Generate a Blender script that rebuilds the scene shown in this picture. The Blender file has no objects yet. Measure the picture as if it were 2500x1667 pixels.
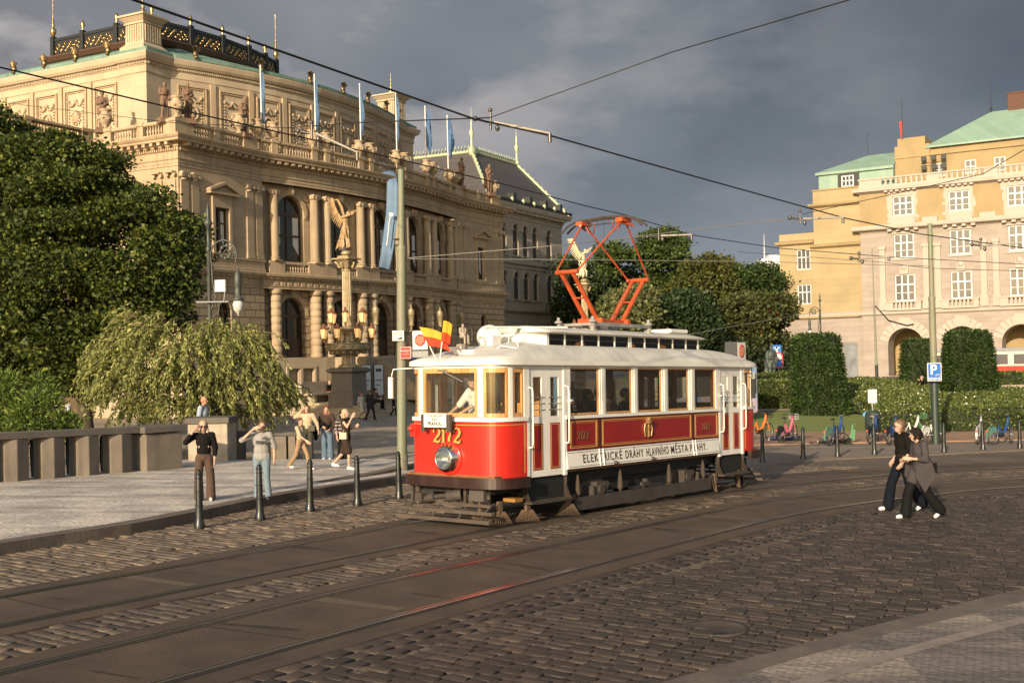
import bpy, bmesh, math, random
import numpy as np
from mathutils import Matrix, Vector
R=math.radians; PI=math.pi
S=bpy.context.scene; COL=S.collection
random.seed(7)
# ---------------------------------------------------------------- camera
S.render.resolution_x=1024; S.render.resolution_y=682
F_PX=2800.0; CX=1250.0; CY=833.5; HC=2.6309
CR=Vector((0.99972867,0.00037006,-0.02329074)); CD=Vector((-0.02329368,0.01588223,-0.9996025)); CF=Vector((0.0,0.9998738,0.01588654))
cd=bpy.data.cameras.new("camera"); cam=bpy.data.objects.new("camera",cd); COL.objects.link(cam)
cd.sensor_width=36; cd.lens=36*F_PX/2500; cd.clip_end=3000; cd.clip_start=.1
m=Matrix.Identity(4)
for i in range(3): m[i][0]=CR[i]; m[i][1]=-CD[i]; m[i][2]=-CF[i]
m[2][3]=HC; cam.matrix_world=m; S.camera=cam
GX,GY=-0.02329256,-0.01214937
def G(x,y): return GX*x+GY*y
def ray(px,py): return CR*((px-CX)/F_PX)+CD*((py-CY)/F_PX)+CF
def gnd(px,py,dz=0.0):
    d=ray(px,py); t=(HC-dz)/(GX*d.x+GY*d.y-d.z); return Vector((d.x*t,d.y*t,d.z*t+HC))
def atY(px,py,Y):
    d=ray(px,py); t=Y/d.y; return Vector((d.x*t,Y,d.z*t+HC))
# ---------------------------------------------------------------- sun and sky
SUN_EL=R(16.5); SUN_AZ=R(202.5)          # azimuth of the sun, clockwise from +Y
sv=Vector((math.sin(SUN_AZ)*math.cos(SUN_EL),math.cos(SUN_AZ)*math.cos(SUN_EL),math.sin(SUN_EL)))
sl=bpy.data.lights.new("sun",'SUN'); sl.energy=5.0; sl.angle=R(.5); sl.color=(1,.82,.585)
so=bpy.data.objects.new("sun",sl); COL.objects.link(so); so.rotation_euler=sv.to_track_quat('Z','Y').to_euler()
W=bpy.data.worlds.new("World"); S.world=W; W.use_nodes=True
nt=W.node_tree; N=nt.nodes; L=nt.links; N.clear()
def nn(nt,t,**k):
    n=nt.nodes.new(t)
    for a,b in k.items():
        if a=='inp':
            for i,v in b.items(): n.inputs[i].default_value=v
        else: setattr(n,a,b)
    return n
def ramp(nt,pts,interp='LINEAR'):
    r=nt.nodes.new('ShaderNodeValToRGB'); cr=r.color_ramp; cr.interpolation=interp
    while len(cr.elements)<len(pts): cr.elements.new(.5)
    for e,(p,c) in zip(cr.elements,pts):
        e.position=p; e.color=(c if len(c)==4 else (*c,1)) if isinstance(c,tuple) else (c,c,c,1)
    return r
out=nn(nt,'ShaderNodeOutputWorld'); bg=nn(nt,'ShaderNodeBackground',inp={1:1.0}); L.new(bg.outputs[0],out.inputs[0])
sky=nn(nt,'ShaderNodeTexSky',sky_type='NISHITA',sun_disc=False,sun_elevation=SUN_EL,sun_rotation=SUN_AZ,air_density=1.2,dust_density=2.0)
tc=nn(nt,'ShaderNodeTexCoord'); sep=nn(nt,'ShaderNodeSeparateXYZ'); L.new(tc.outputs['Generated'],sep.inputs[0])
def mth(nt,op,a,b=None,c=None,clamp=False):
    n=nt.nodes.new('ShaderNodeMath'); n.operation=op; n.use_clamp=clamp
    for i,v in enumerate((a,b,c)):
        if v is None: continue
        if isinstance(v,(int,float)): n.inputs[i].default_value=v
        else: nt.links.new(v,n.inputs[i])
    return n.outputs[0]
def mixc(nt,f,a,b):
    n=nt.nodes.new('ShaderNodeMix'); n.data_type='RGBA'
    for i,v in ((0,f),(6,a),(7,b)):
        if isinstance(v,(int,float)): n.inputs[i].default_value=v
        elif isinstance(v,tuple): n.inputs[i].default_value=(*v,1)[:4]
        else: nt.links.new(v,n.inputs[i])
    return n.outputs[2]
skm=nn(nt,'ShaderNodeVectorMath',operation='SCALE',inp={3:.12}); L.new(sky.outputs[0],skm.inputs[0])
# storm cloud deck ahead, clear evening sky behind the camera
mp=nn(nt,'ShaderNodeMapping',inp={3:(1.0,1.0,1.9)}); L.new(tc.outputs['Generated'],mp.inputs[0])
n1=nn(nt,'ShaderNodeTexNoise',inp={2:2.8,3:5,4:.48,8:.25}); L.new(mp.outputs[0],n1.inputs[0])
mp2=nn(nt,'ShaderNodeMapping',inp={1:(3.1,1.7,.4),3:(1.0,1.0,2.2)}); L.new(tc.outputs['Generated'],mp2.inputs[0])
n2=nn(nt,'ShaderNodeTexNoise',inp={2:5.5,3:8,4:.55}); L.new(mp2.outputs[0],n2.inputs[0])
lo=ramp(nt,[(.30,(.082,.098,.122)),(.52,(.142,.163,.190)),(.70,(.225,.233,.245))]); L.new(n1.outputs[0],lo.inputs[0])
# puffs of lighter cloud, mostly on the left half and high
px=mth(nt,'MULTIPLY_ADD',sep.outputs[0],-1.6,.70,clamp=True)
hz=mth(nt,'SMOOTH_MIN',mth(nt,'MULTIPLY_ADD',sep.outputs[2],9.0,-.75,clamp=True),1.0,.1)
pf=ramp(nt,[(.45,0.0),(.60,1.0)]); L.new(n2.outputs[0],pf.inputs[0])
pm=mth(nt,'MULTIPLY',mth(nt,'MULTIPLY',pf.outputs[0],px),hz,clamp=True)
lft=mth(nt,'MULTIPLY_ADD',sep.outputs[0],-1.5,.12,clamp=True)
base_=mixc(nt,mth(nt,'MULTIPLY',lft,.75),lo.outputs[0],(.185,.175,.18))
deck=mixc(nt,mth(nt,'MULTIPLY',pm,.9),base_,(.37,.345,.34))
# horizon lightening and darker right
hl=mth(nt,'MULTIPLY_ADD',sep.outputs[2],-5.0,1.0,clamp=True)
deck=mixc(nt,mth(nt,'MULTIPLY',hl,.55),deck,(.27,.295,.325))
rt=mth(nt,'MULTIPLY_ADD',sep.outputs[0],1.3,.10,clamp=True)
up_=mth(nt,'MULTIPLY_ADD',sep.outputs[2],4.5,-.2,clamp=True)
deck=mixc(nt,mth(nt,'MULTIPLY',mth(nt,'MULTIPLY',rt,up_),.9),deck,(.054,.064,.085))
fw=mth(nt,'MULTIPLY_ADD',sep.outputs[1],1.6,.15,clamp=True)
fin=mixc(nt,fw,skm.outputs[0],deck); L.new(fin,bg.inputs[0])
S.view_settings.view_transform='Standard'; S.view_settings.look='None'; S.view_settings.exposure=.5; S.view_settings.gamma=1
S.render.engine='CYCLES'; S.cycles.max_bounces=6; S.cycles.transparent_max_bounces=12
# ---------------------------------------------------------------- materials
MATS={}
def mat(name,col,rough=.7,metal=0.,spec=None,var=0.,vscale=1.5,vcol=None,bump=0.,bscale=20.,grime=0.,gscale=.6,gcol=(.05,.04,.03),brick=None,coat=0.,emit=None,island=0.,stretch=None,trans=0.,fine=0.,streak=0.,sub=0.):
    if name in MATS: return MATS[name]
    m=bpy.data.materials.new(name); m.use_nodes=True; nt=m.node_tree; b=nt.nodes['Principled BSDF']; MATS[name]=m
    if spec is None and name.startswith('cloth_'): spec=.12
    b.inputs['Roughness'].default_value=rough; b.inputs['Metallic'].default_value=metal
    if spec is not None: b.inputs['Specular IOR Level'].default_value=spec
    if coat: b.inputs['Coat Weight'].default_value=coat; b.inputs['Coat Roughness'].default_value=.06
    tc=nt.nodes.new('ShaderNodeTexCoord'); src=tc.outputs['Object']
    if stretch:
        mp=nn(nt,'ShaderNodeMapping',inp={3:stretch}); nt.links.new(src,mp.inputs[0]); src=mp.outputs[0]
    c=col; hgt=None
    if island:
        g=nt.nodes.new('ShaderNodeNewGeometry'); rp=ramp(nt,[(0,tuple(max(0,x*(1-island)) for x in col)),(.5,col),(1,tuple(min(1,x*(1+island)) for x in (vcol or col)))]); nt.links.new(g.outputs['Random Per Island'],rp.inputs[0]); c=rp.outputs[0]
    if var:
        n=nn(nt,'ShaderNodeTexNoise',inp={2:vscale,3:6,4:.6}); nt.links.new(src,n.inputs[0])
        rp=ramp(nt,[(.32,0.),(.68,1.)]); nt.links.new(n.outputs[0],rp.inputs[0])
        v2=vcol if vcol else tuple(x*(1-var) for x in col)
        c=mixc(nt,mth(nt,'MULTIPLY',rp.outputs[0],1.0 if vcol else 1.0),c,v2) if not island else mixc(nt,mth(nt,'MULTIPLY',rp.outputs[0],var),c,tuple(x*.6 for x in col))
    if fine:
        n=nn(nt,'ShaderNodeTexNoise',inp={2:55.,3:4,4:.7}); nt.links.new(src,n.inputs[0])
        rp=ramp(nt,[(.3,1-fine),(.7,1+fine*.6)]); nt.links.new(n.outputs[0],rp.inputs[0])
        mm=nn(nt,'ShaderNodeMix',data_type='RGBA',blend_type='MULTIPLY',inp={0:1.}); 
        if isinstance(c,tuple): mm.inputs[6].default_value=(*c,1)
        else: nt.links.new(c,mm.inputs[6])
        nt.links.new(rp.outputs[0],mm.inputs[7]); c=mm.outputs[2]
    if brick:   # (width,height,mortar,darken,bumpstrength)
        sp=nt.nodes.new('ShaderNodeSeparateXYZ'); nt.links.new(tc.outputs['Object'],sp.inputs[0])
        cb=nt.nodes.new('ShaderNodeCombineXYZ'); nt.links.new(mth(nt,'ADD',sp.outputs[0],sp.outputs[1]),cb.inputs[0]); nt.links.new(sp.outputs[2],cb.inputs[1])
        bk=nn(nt,'ShaderNodeTexBrick',inp={4:1.,5:brick[2],6:.25,8:brick[0],9:brick[1]}); nt.links.new(cb.outputs[0],bk.inputs[0])
        bk.inputs[1].default_value=(1,1,1,1); bk.inputs[2].default_value=(.86,.86,.86,1); bk.inputs[3].default_value=(brick[3],)*3+(1,)
        mm=nn(nt,'ShaderNodeMix',data_type='RGBA',blend_type='MULTIPLY',inp={0:1.})
        if isinstance(c,tuple): mm.inputs[6].default_value=(*c,1)
        else: nt.links.new(c,mm.inputs[6])
        nt.links.new(bk.outputs[0],mm.inputs[7]); c=mm.outputs[2]; hgt=mth(nt,'SUBTRACT',1.,bk.outputs[1])
    if grime:
        mp=nn(nt,'ShaderNodeMapping',inp={3:(1.,1.,.35)}); nt.links.new(tc.outputs['Object'],mp.inputs[0])
        n=nn(nt,'ShaderNodeTexNoise',inp={2:gscale,3:8,4:.65}); nt.links.new(mp.outputs[0],n.inputs[0])
        rp=ramp(nt,[(.5,0.),(.75,grime)]); nt.links.new(n.outputs[0],rp.inputs[0]); c=mixc(nt,rp.outputs[0],c,gcol)
    if streak:
        mp=nn(nt,'ShaderNodeMapping',inp={3:(3.5,3.5,.16)}); nt.links.new(tc.outputs['Object'],mp.inputs[0])
        n=nn(nt,'ShaderNodeTexNoise',inp={2:1.2,3:5,4:.6}); nt.links.new(mp.outputs[0],n.inputs[0])
        rp=ramp(nt,[(.52,0.),(.72,streak)]); nt.links.new(n.outputs[0],rp.inputs[0]); c=mixc(nt,rp.outputs[0],c,gcol)
    if isinstance(c,tuple): b.inputs['Base Color'].default_value=(*c,1)
    else: nt.links.new(c,b.inputs['Base Color'])
    prev=None
    if hgt is not None:
        bp=nn(nt,'ShaderNodeBump',inp={0:brick[4],1:.04}); nt.links.new(hgt,bp.inputs['Height']); prev=bp.outputs[0]
    if bump:
        n=nn(nt,'ShaderNodeTexNoise',inp={2:bscale,3:6,4:.6}); nt.links.new(src,n.inputs[0])
        bp=nn(nt,'ShaderNodeBump',inp={0:bump,1:.02}); nt.links.new(n.outputs[0],bp.inputs['Height'])
        if prev: nt.links.new(prev,bp.inputs['Normal'])
        prev=bp.outputs[0]
    if prev: nt.links.new(prev,b.inputs['Normal'])
    if emit: b.inputs['Emission Color'].default_value=(*emit[0],1); b.inputs['Emission Strength'].default_value=emit[1]
    if trans:
        o=nt.nodes['Material Output']; tr=nn(nt,'ShaderNodeBsdfTranslucent'); mx=nn(nt,'ShaderNodeMixShader',inp={0:trans})
        if isinstance(c,tuple): tr.inputs[0].default_value=(*c,1)
        else: nt.links.new(c,tr.inputs[0])
        nt.links.new(b.outputs[0],mx.inputs[1]); nt.links.new(tr.outputs[0],mx.inputs[2]); nt.links.new(mx.outputs[0],o.inputs[0])
    return m
def glassmat(name,tint=(.9,.95,.95),refl=.10,dirt=0.03):
    if name in MATS: return MATS[name]
    m=bpy.data.materials.new(name); m.use_nodes=True; nt=m.node_tree; nt.nodes.clear(); MATS[name]=m
    o=nn(nt,'ShaderNodeOutputMaterial'); t=nn(nt,'ShaderNodeBsdfTransparent'); t.inputs[0].default_value=(*tint,1)
    g=nn(nt,'ShaderNodeBsdfGlossy',inp={1:.02}); fr=nn(nt,'ShaderNodeLayerWeight',inp={0:.25})
    f=mth(nt,'MULTIPLY_ADD',mth(nt,'POWER',fr.outputs[1],3.),.8,refl,clamp=True)
    mx=nn(nt,'ShaderNodeMixShader'); nt.links.new(f,mx.inputs[0]); nt.links.new(t.outputs[0],mx.inputs[1]); nt.links.new(g.outputs[0],mx.inputs[2])
    d=nn(nt,'ShaderNodeBsdfDiffuse',inp={0:(.5,.5,.5,1)}); mx2=nn(nt,'ShaderNodeMixShader',inp={0:dirt})
    nt.links.new(mx.outputs[0],mx2.inputs[1]); nt.links.new(d.outputs[0],mx2.inputs[2]); nt.links.new(mx2.outputs[0],o.inputs[0])
    return m
# ---------------------------------------------------------------- mesh builder
class MB:
    def __init__(s,M=None): s.v=[]; s.f=[]; s.M=M; s.sm=[]; s.mi=[]; s.cur=0
    def add(s,vs,fs,smooth=False):
        n=len(s.v)
        if s.M is not None: vs=[tuple(s.M@Vector(p)) for p in vs]
        s.v.extend(tuple(p) for p in vs); s.f.extend(tuple(i+n for i in f) for f in fs); s.sm.extend([smooth]*len(fs)); s.mi.extend([s.cur]*len(fs)); return s
    def box(s,x0,x1,y0,y1,z0,z1):
        return s.add([(x0,y0,z0),(x1,y0,z0),(x1,y1,z0),(x0,y1,z0),(x0,y0,z1),(x1,y0,z1),(x1,y1,z1),(x0,y1,z1)],[(0,3,2,1),(4,5,6,7),(0,1,5,4),(1,2,6,5),(2,3,7,6),(3,0,4,7)])
    def cbox(s,c,d): return s.box(c[0]-d[0]/2,c[0]+d[0]/2,c[1]-d[1]/2,c[1]+d[1]/2,c[2]-d[2]/2,c[2]+d[2]/2)
    def prism(s,poly,z0,z1):      # poly in xy ccw
        n=len(poly); vs=[(x,y,z0) for x,y in poly]+[(x,y,z1) for x,y in poly]
        return s.add(vs,[tuple(range(n-1,-1,-1)),tuple(range(n,2*n))]+[(i,(i+1)%n,n+(i+1)%n,n+i) for i in range(n)])
    def slab(s,poly,y0,y1):       # poly in xz (ccw seen from -y), extruded along y
        n=len(poly); vs=[(x,y0,z) for x,z in poly]+[(x,y1,z) for x,z in poly]
        return s.add(vs,[tuple(range(n)),tuple(range(2*n-1,n-1,-1))]+[(i,n+i,n+(i+1)%n,(i+1)%n) for i in range(n)])
    def slabx(s,poly,x0,x1):      # poly in yz
        n=len(poly); vs=[(x0,y,z) for y,z in poly]+[(x1,y,z) for y,z in poly]
        return s.add(vs,[tuple(range(n-1,-1,-1)),tuple(range(n,2*n))]+[(i,(i+1)%n,n+(i+1)%n,n+i) for i in range(n)])
    def ring(s,c,ax,r,n,flat=1.,ref=None):
        ax=Vector(ax).normalized(); a=Vector(ref) if ref else (Vector((0,0,1)) if abs(ax.z)<.9 else Vector((1,0,0)))
        u=(a-ax*a.dot(ax)).normalized(); w=ax.cross(u); c=Vector(c)
        return [tuple(c+u*(r*math.cos(2*PI*i/n))+w*(r*flat*math.sin(2*PI*i/n))) for i in range(n)]
    def cyl(s,p0,p1,r0,r1=None,n=8,caps=True,smooth=True,flat=1.,ref=None):
        r1=r0 if r1 is None else r1; ax=Vector(p1)-Vector(p0)
        if ax.length<1e-6: return s
        vs=s.ring(p0,ax,r0,n,flat,ref)+s.ring(p1,ax,r1,n,flat,ref)
        s.add(vs,[(i,(i+1)%n,n+(i+1)%n,n+i) for i in range(n)],smooth)
        if caps: s.add(vs[:n],[tuple(range(n-1,-1,-1))]); s.add(vs[n:],[tuple(range(n))])
        return s
    def tube(s,path,r,n=6,smooth=True):
        P=[Vector(p) for p in path]; k=len(P); vs=[]; prevu=None
        rr=r if isinstance(r,(list,tuple)) else [r]*k
        for i in range(k):
            t=(P[min(i+1,k-1)]-P[max(i-1,0)]).normalized()
            a=prevu if prevu is not None else (Vector((0,0,1)) if abs(t.z)<.9 else Vector((1,0,0)))
            u=(a-t*a.dot(t)); u=u.normalized() if u.length>1e-5 else Vector((1,0,0)); prevu=u; w=t.cross(u)
            vs+= [tuple(P[i]+u*(rr[i]*math.cos(2*PI*j/n))+w*(rr[i]*math.sin(2*PI*j/n))) for j in range(n)]
        fs=[(i*n+j,i*n+(j+1)%n,(i+1)*n+(j+1)%n,(i+1)*n+j) for i in range(k-1) for j in range(n)]
        s.add(vs,fs,smooth); s.add(vs[:n],[tuple(range(n-1,-1,-1))]); s.add(vs[-n:],[tuple(range(n))]); return s
    def lathe(s,prof,c=(0,0,0),n=12,smooth=True,axis=None):   # prof [(r,z)]
        k=len(prof); vs=[]
        for r,z in prof:
            for j in range(n):
                a=2*PI*j/n; vs.append((r*math.cos(a),r*math.sin(a),z))
        if axis is not None:
            q=Vector((0,0,1)).rotation_difference(Vector(axis)); vs=[tuple(q@Vector(v)) for v in vs]
        vs=[(x+c[0],y+c[1],z+c[2]) for x,y,z in vs]
        s.add(vs,[(i*n+j,i*n+(j+1)%n,(i+1)*n+(j+1)%n,(i+1)*n+j) for i in range(k-1) for j in range(n)],smooth)
        s.add(vs[:n],[tuple(range(n-1,-1,-1))]); s.add(vs[-n:],[tuple(range(n))]); return s
    def ell(s,c,r,n=10,m=7,rot=None):
        vs=[];Q=rot
        for i in range(m+1):
            a=PI*i/m
            for j in range(n):
                b=2*PI*j/n; p=Vector((r[0]*math.sin(a)*math.cos(b),r[1]*math.sin(a)*math.sin(b),-r[2]*math.cos(a)))
                if Q is not None: p=Q@p
                vs.append((p.x+c[0],p.y+c[1],p.z+c[2]))
        return s.add(vs,[(i*n+j,i*n+(j+1)%n,(i+1)*n+(j+1)%n,(i+1)*n+j) for i in range(m) for j in range(n)],True)
    def cap(s,p0,p1,r0,r1,n=10):   # capsule, tapered
        p0=Vector(p0);p1=Vector(p1);ax=p1-p0
        if ax.length<1e-5: return s.ell(p0,(r0,)*3,n)
        q=Vector((0,0,1)).rotation_difference(ax); l=ax.length; prof=[(.02*r0,-r0)]+[(r0*math.sin(a),-r0*math.cos(a)) for a in (.5,1.0)]+[(r0,0),(r1,l)]+[(r1*math.sin(a),l-r1*math.cos(a)) for a in (2.14,2.64)]+[(.02*r1,l+r1)]
        vs=[]
        for r,z in prof:
            for j in range(n): vs.append(tuple(p0+q@Vector((r*math.cos(2*PI*j/n),r*math.sin(2*PI*j/n),z))))
        k=len(prof)
        s.add(vs,[(i*n+j,i*n+(j+1)%n,(i+1)*n+(j+1)%n,(i+1)*n+j) for i in range(k-1) for j in range(n)]+[tuple(range(n-1,-1,-1)),tuple(range((k-1)*n,k*n))],True); return s
    def sweep(s,sect,path,close=False):   # sect [(out,z)], path [(x,y,nx,ny)]; extrude moulding along plan path
        k=len(sect); vs=[]
        for x,y,nx,ny in path:
            for o,z in sect: vs.append((x+nx*o,y+ny*o,z))
        n=len(path); fs=[]
        for i in range(n-1 if not close else n):
            for j in range(k-1): a=i*k+j; b=((i+1)%n)*k+j; fs.append((a,b,b+1,a+1))
        s.add(vs,fs)
        if not close: s.add(vs[:k],[tuple(range(k))]); s.add(vs[-k:],[tuple(range(k-1,-1,-1))])
        return s
    def mesh(s,name,mats):
        me=bpy.data.meshes.new(name); me.from_pydata(s.v,[],s.f); 
        for m in (mats if isinstance(mats,(list,tuple)) else [mats]): me.materials.append(m)
        me.polygons.foreach_set('use_smooth',s.sm); me.polygons.foreach_set('material_index',s.mi); me.update(); return me
    def build(s,name,mats,parent=None,**k):
        if not s.v: return None
        o=bpy.data.objects.new(name,s.mesh(name,mats)); COL.objects.link(o)
        if parent is not None: o.parent=parent
        if k: tag(o,**k)
        return o
def tag(o,label=None,cat=None,group=None,kind=None):
    if label: o['label']=label
    if cat: o['category']=cat
    if group: o['group']=group
    if kind: o['kind']=kind
    return o
def thing(name,label,cat,loc=(0,0,0),rz=0.,group=None,M=None):
    o=bpy.data.objects.new(name,None); COL.objects.link(o); o.empty_display_size=.2
    if M is not None: o.matrix_world=M
    else: o.location=loc; o.rotation_euler=(0,0,rz)
    return tag(o,label,cat,group)
def kids(o): return [c for c in bpy.data.objects if c.parent==o]
def copy_tree(o,parent=None,label=None):
    c=o.copy(); COL.objects.link(c)
    if parent is not None: c.parent=parent
    if label: c['label']=label
    for ch in kids(o): copy_tree(ch,c)
    return c
def bev(o,w=.01,seg=1):
    b=o.modifiers.new('bevel','BEVEL'); b.width=w; b.segments=seg; b.limit_method='ANGLE'; return o
def text(body,size,m,name,parent,M,ext=.004,align='CENTER',shear=0,sx=1.,spacing=1.,bold=0.):
    cu=bpy.data.curves.new(name,'FONT'); cu.body=body; cu.size=size; cu.extrude=ext; cu.align_x=align; cu.align_y='CENTER'; cu.shear=shear; cu.space_character=spacing; cu.offset=bold
    t=bpy.data.objects.new(name,cu); COL.objects.link(t)
    bpy.context.view_layer.update(); dg=bpy.context.evaluated_depsgraph_get()
    me=bpy.data.meshes.new_from_object(t.evaluated_get(dg)); bpy.data.objects.remove(t); bpy.data.curves.remove(cu)
    me.materials.clear(); me.materials.append(m); me.transform(M@Matrix.Diagonal((sx,1,1,1)))
    o=bpy.data.objects.new(name,me); COL.objects.link(o)
    if parent is not None: o.parent=parent
    return o
def axes(o,x,y,z):
    m=Matrix.Identity(4)
    for i in range(3): m[i][0]=x[i]; m[i][1]=y[i]; m[i][2]=z[i]; m[i][3]=o[i]
    return m
def spline(P,step=.5):
    P=[Vector((p[0],p[1],0)) for p in P]; P=[P[0]*2-P[1]]+P+[P[-1]*2-P[-2]]; out=[]
    for i in range(1,len(P)-2):
        a,b,c,d=P[i-1:i+3]; n=max(1,int((c-b).length/step))
        for k in range(n):
            t=k/n; out.append(.5*((2*b)+(c-a)*t+(2*a-5*b+4*c-d)*t*t+(3*b-a-3*c+d)*t**3))
    out.append(P[-2]); return out
def offset(P,d):   # positive d = to the right of travel
    out=[]
    for i,p in enumerate(P):
        t=(P[min(i+1,len(P)-1)]-P[max(i-1,0)]); t=Vector((t.x,t.y,0)).normalized(); out.append(p+Vector((t.y,-t.x,0))*d)
    return out
def inpoly(x,y,P):
    c=False; j=len(P)-1
    for i in range(len(P)):
        xi,yi=P[i][0],P[i][1]; xj,yj=P[j][0],P[j][1]
        if (yi>y)!=(yj>y) and x<(xj-xi)*(y-yi)/(yj-yi)+xi: c=not c
        j=i
    return c
# ================================================================ ground
def sstep(a,b,x): t=min(1,max(0,(x-a)/(b-a))); return t*t*(3-2*t)
def terrain(x,y):
    k=sstep(68,92,y) if x<6 else sstep(50,70,y)
    if 6<=x<14: k=k*(x-6)/8+sstep(68,92,y)*(1-(x-6)/8)
    return G(x,y)*(1-k)+(-.2)*k
def cobmat(name,c1,c2,scale,bstr):
    m=bpy.data.materials.new(name); m.use_nodes=True; nt=m.node_tree; b=nt.nodes['Principled BSDF']; b.inputs['Roughness'].default_value=.75
    tc=nt.nodes.new('ShaderNodeTexCoord'); mp=nn(nt,'ShaderNodeMapping',inp={2:(0,0,R(54))}); nt.links.new(tc.outputs['Object'],mp.inputs[0])
    nz=nn(nt,'ShaderNodeTexNoise',inp={2:2.0,3:2}); nt.links.new(tc.outputs['Object'],nz.inputs[0])
    ad=nn(nt,'ShaderNodeVectorMath',operation='MULTIPLY_ADD',inp={1:(.12,.12,0)}); nt.links.new(nz.outputs[1],ad.inputs[0]); nt.links.new(mp.outputs[0],ad.inputs[2])
    bk=nn(nt,'ShaderNodeTexBrick',inp={4:1.,5:.018,6:.3,8:scale[0],9:scale[1]}); nt.links.new(ad.outputs[0],bk.inputs[0])
    bk.inputs[1].default_value=(*c1,1); bk.inputs[2].default_value=(*c2,1); bk.inputs[3].default_value=tuple(x*.35 for x in c1)+(1,)
    n=nn(nt,'ShaderNodeTexNoise',inp={2:.35,3:7,4:.65}); nt.links.new(tc.outputs['Object'],n.inputs[0])
    rp=ramp(nt,[(.35,.7),(.7,1.25)]); nt.links.new(n.outputs[0],rp.inputs[0])
    mm=nn(nt,'ShaderNodeMix',data_type='RGBA',blend_type='MULTIPLY',inp={0:1.}); nt.links.new(bk.outputs[0],mm.inputs[6]); nt.links.new(rp.outputs[0],mm.inputs[7]); nt.links.new(mm.outputs[2],b.inputs['Base Color'])
    bp=nn(nt,'ShaderNodeBump',inp={0:bstr,1:.03}); nt.links.new(mth(nt,'SUBTRACT',1.,bk.outputs[1]),bp.inputs['Height'])
    n3=nn(nt,'ShaderNodeTexNoise',inp={2:14.,3:5}); nt.links.new(tc.outputs['Object'],n3.inputs[0])
    b2=nn(nt,'ShaderNodeBump',inp={0:.7,1:.02}); nt.links.new(n3.outputs[0],b2.inputs['Height']); nt.links.new(bp.outputs[0],b2.inputs['Normal']); nt.links.new(b2.outputs[0],b.inputs['Normal'])
    return m
M_road=cobmat('cobble_far',(.17,.128,.092),(.11,.084,.06),(.28,.16),.8)
g=MB()
xs=[-300,-200,-120,-80,-60,-50]+[-40+2.5*i for i in range(37)]+[56,64,80,120,200,320]
ys=[-30,-10,0]+[4+3*i for i in range(36)]+[125,150,200,300,500,900]
ix={}
for j,y in enumerate(ys):
    for i,x in enumerate(xs): ix[i,j]=len(g.v); g.v.append((x,y,terrain(x,y)-.024))
for j in range(len(ys)-1):
    for i in range(len(xs)-1): g.f.append((ix[i,j],ix[i+1,j],ix[i+1,j+1],ix[i,j+1])); g.sm.append(True); g.mi.append(0)
g.build('ground',M_road,kind='structure')
RP={1:[(-12.6,3.6),(-9.3,8.6),(-6.1,13.56),(-4.72,15.65),(-2.84,18.63),(-1.49,20.86),(1.9,24.9),(5.98,28.83),(8.91,31.0),(11.88,32.62),(15.09,34.05),(22,36.4),(34,39.8)],
2:[(-11.4,2.6),(-8.2,7.7),(-5.41,12.0),(-4.18,13.85),(-2.51,16.44),(.38,20.59),(3.2,24.0),(6.7,27.4),(9.6,29.9),(12.4,31.45),(15.6,32.75),(22.5,35.1),(34,38.4)],
3:[(-9.7,2.0),(-6.6,7.0),(-4.58,10.15),(-3.55,11.72),(-2.14,13.95),(-.07,16.79),(3.04,20.98),(5.1,23.6),(7.39,25.75),(10.03,27.54),(12.81,28.95),(18,31.1),(34,35.8)],
4:[(-8.5,1.2),(-5.4,6.2),(-3.04,9.84),(-1.81,11.72),(-.07,14.27),(2.6,18.03),(4.6,20.75),(6.52,22.86),(9.04,24.95),(11.81,26.75),(18,29.5),(34,34.2)]}
RL={k:spline(v,.4) for k,v in RP.items()}
def strip(mb,A,B,z,zb=None):
    n=min(len(A),len(B)); 
    vs=[(p.x,p.y,G(p.x,p.y)+z) for p in A]+[(p.x,p.y,G(p.x,p.y)+z) for p in B]; na=len(A)
    fs=[]
    i=j=0
    while i<len(A)-1 or j<len(B)-1:     # zip the two polylines
        if j>=len(B)-1 or (i<len(A)-1 and (A[i+1]-B[j]).length<(A[i]-B[j+1]).length): fs.append((i,na+j,i+1)); i+=1
        else: fs.append((i,na+j,na+j+1)); j+=1
    mb.add(vs,fs)
    if zb is not None:
        for P in (A,B):
            v=[(p.x,p.y,G(p.x,p.y)+z) for p in P]+[(p.x,p.y,G(p.x,p.y)+zb) for p in P]; n=len(P)
            mb.add(v,[(k,k+1,n+k+1,n+k) for k in range(n-1)])
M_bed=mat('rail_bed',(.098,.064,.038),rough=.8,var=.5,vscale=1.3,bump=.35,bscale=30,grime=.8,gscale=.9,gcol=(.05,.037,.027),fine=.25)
BE={1:offset(RL[1],-.42),2:offset(RL[2],.40),3:offset(RL[3],-.40),4:offset(RL[4],.46)}
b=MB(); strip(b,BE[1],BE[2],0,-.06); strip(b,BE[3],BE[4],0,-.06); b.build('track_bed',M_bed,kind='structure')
M_rail=mat('rail_steel',(.30,.27,.25),rough=.28,metal=1.); M_groove=mat('rail_groove',(.012,.010,.009),rough=.9)
for k in (1,2,3,4):
    b=MB(); P=RL[k]; sg=-1 if k in(2,4) else 1      # head + groove + guard lip
    strip(b,offset(P,-.028),offset(P,.028),.008)
    strip(b,offset(P,.074*sg-.013),offset(P,.074*sg+.013),.006)
    strip(b,offset(P,-.0285),offset(P,-.0395),.004); 
    o=b.build('tram_rail',[M_rail],kind='structure')
    b=MB(); strip(b,offset(P,-.085),offset(P,.095),.004); b.build('rail_groove',M_groove,kind='structure')
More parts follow.
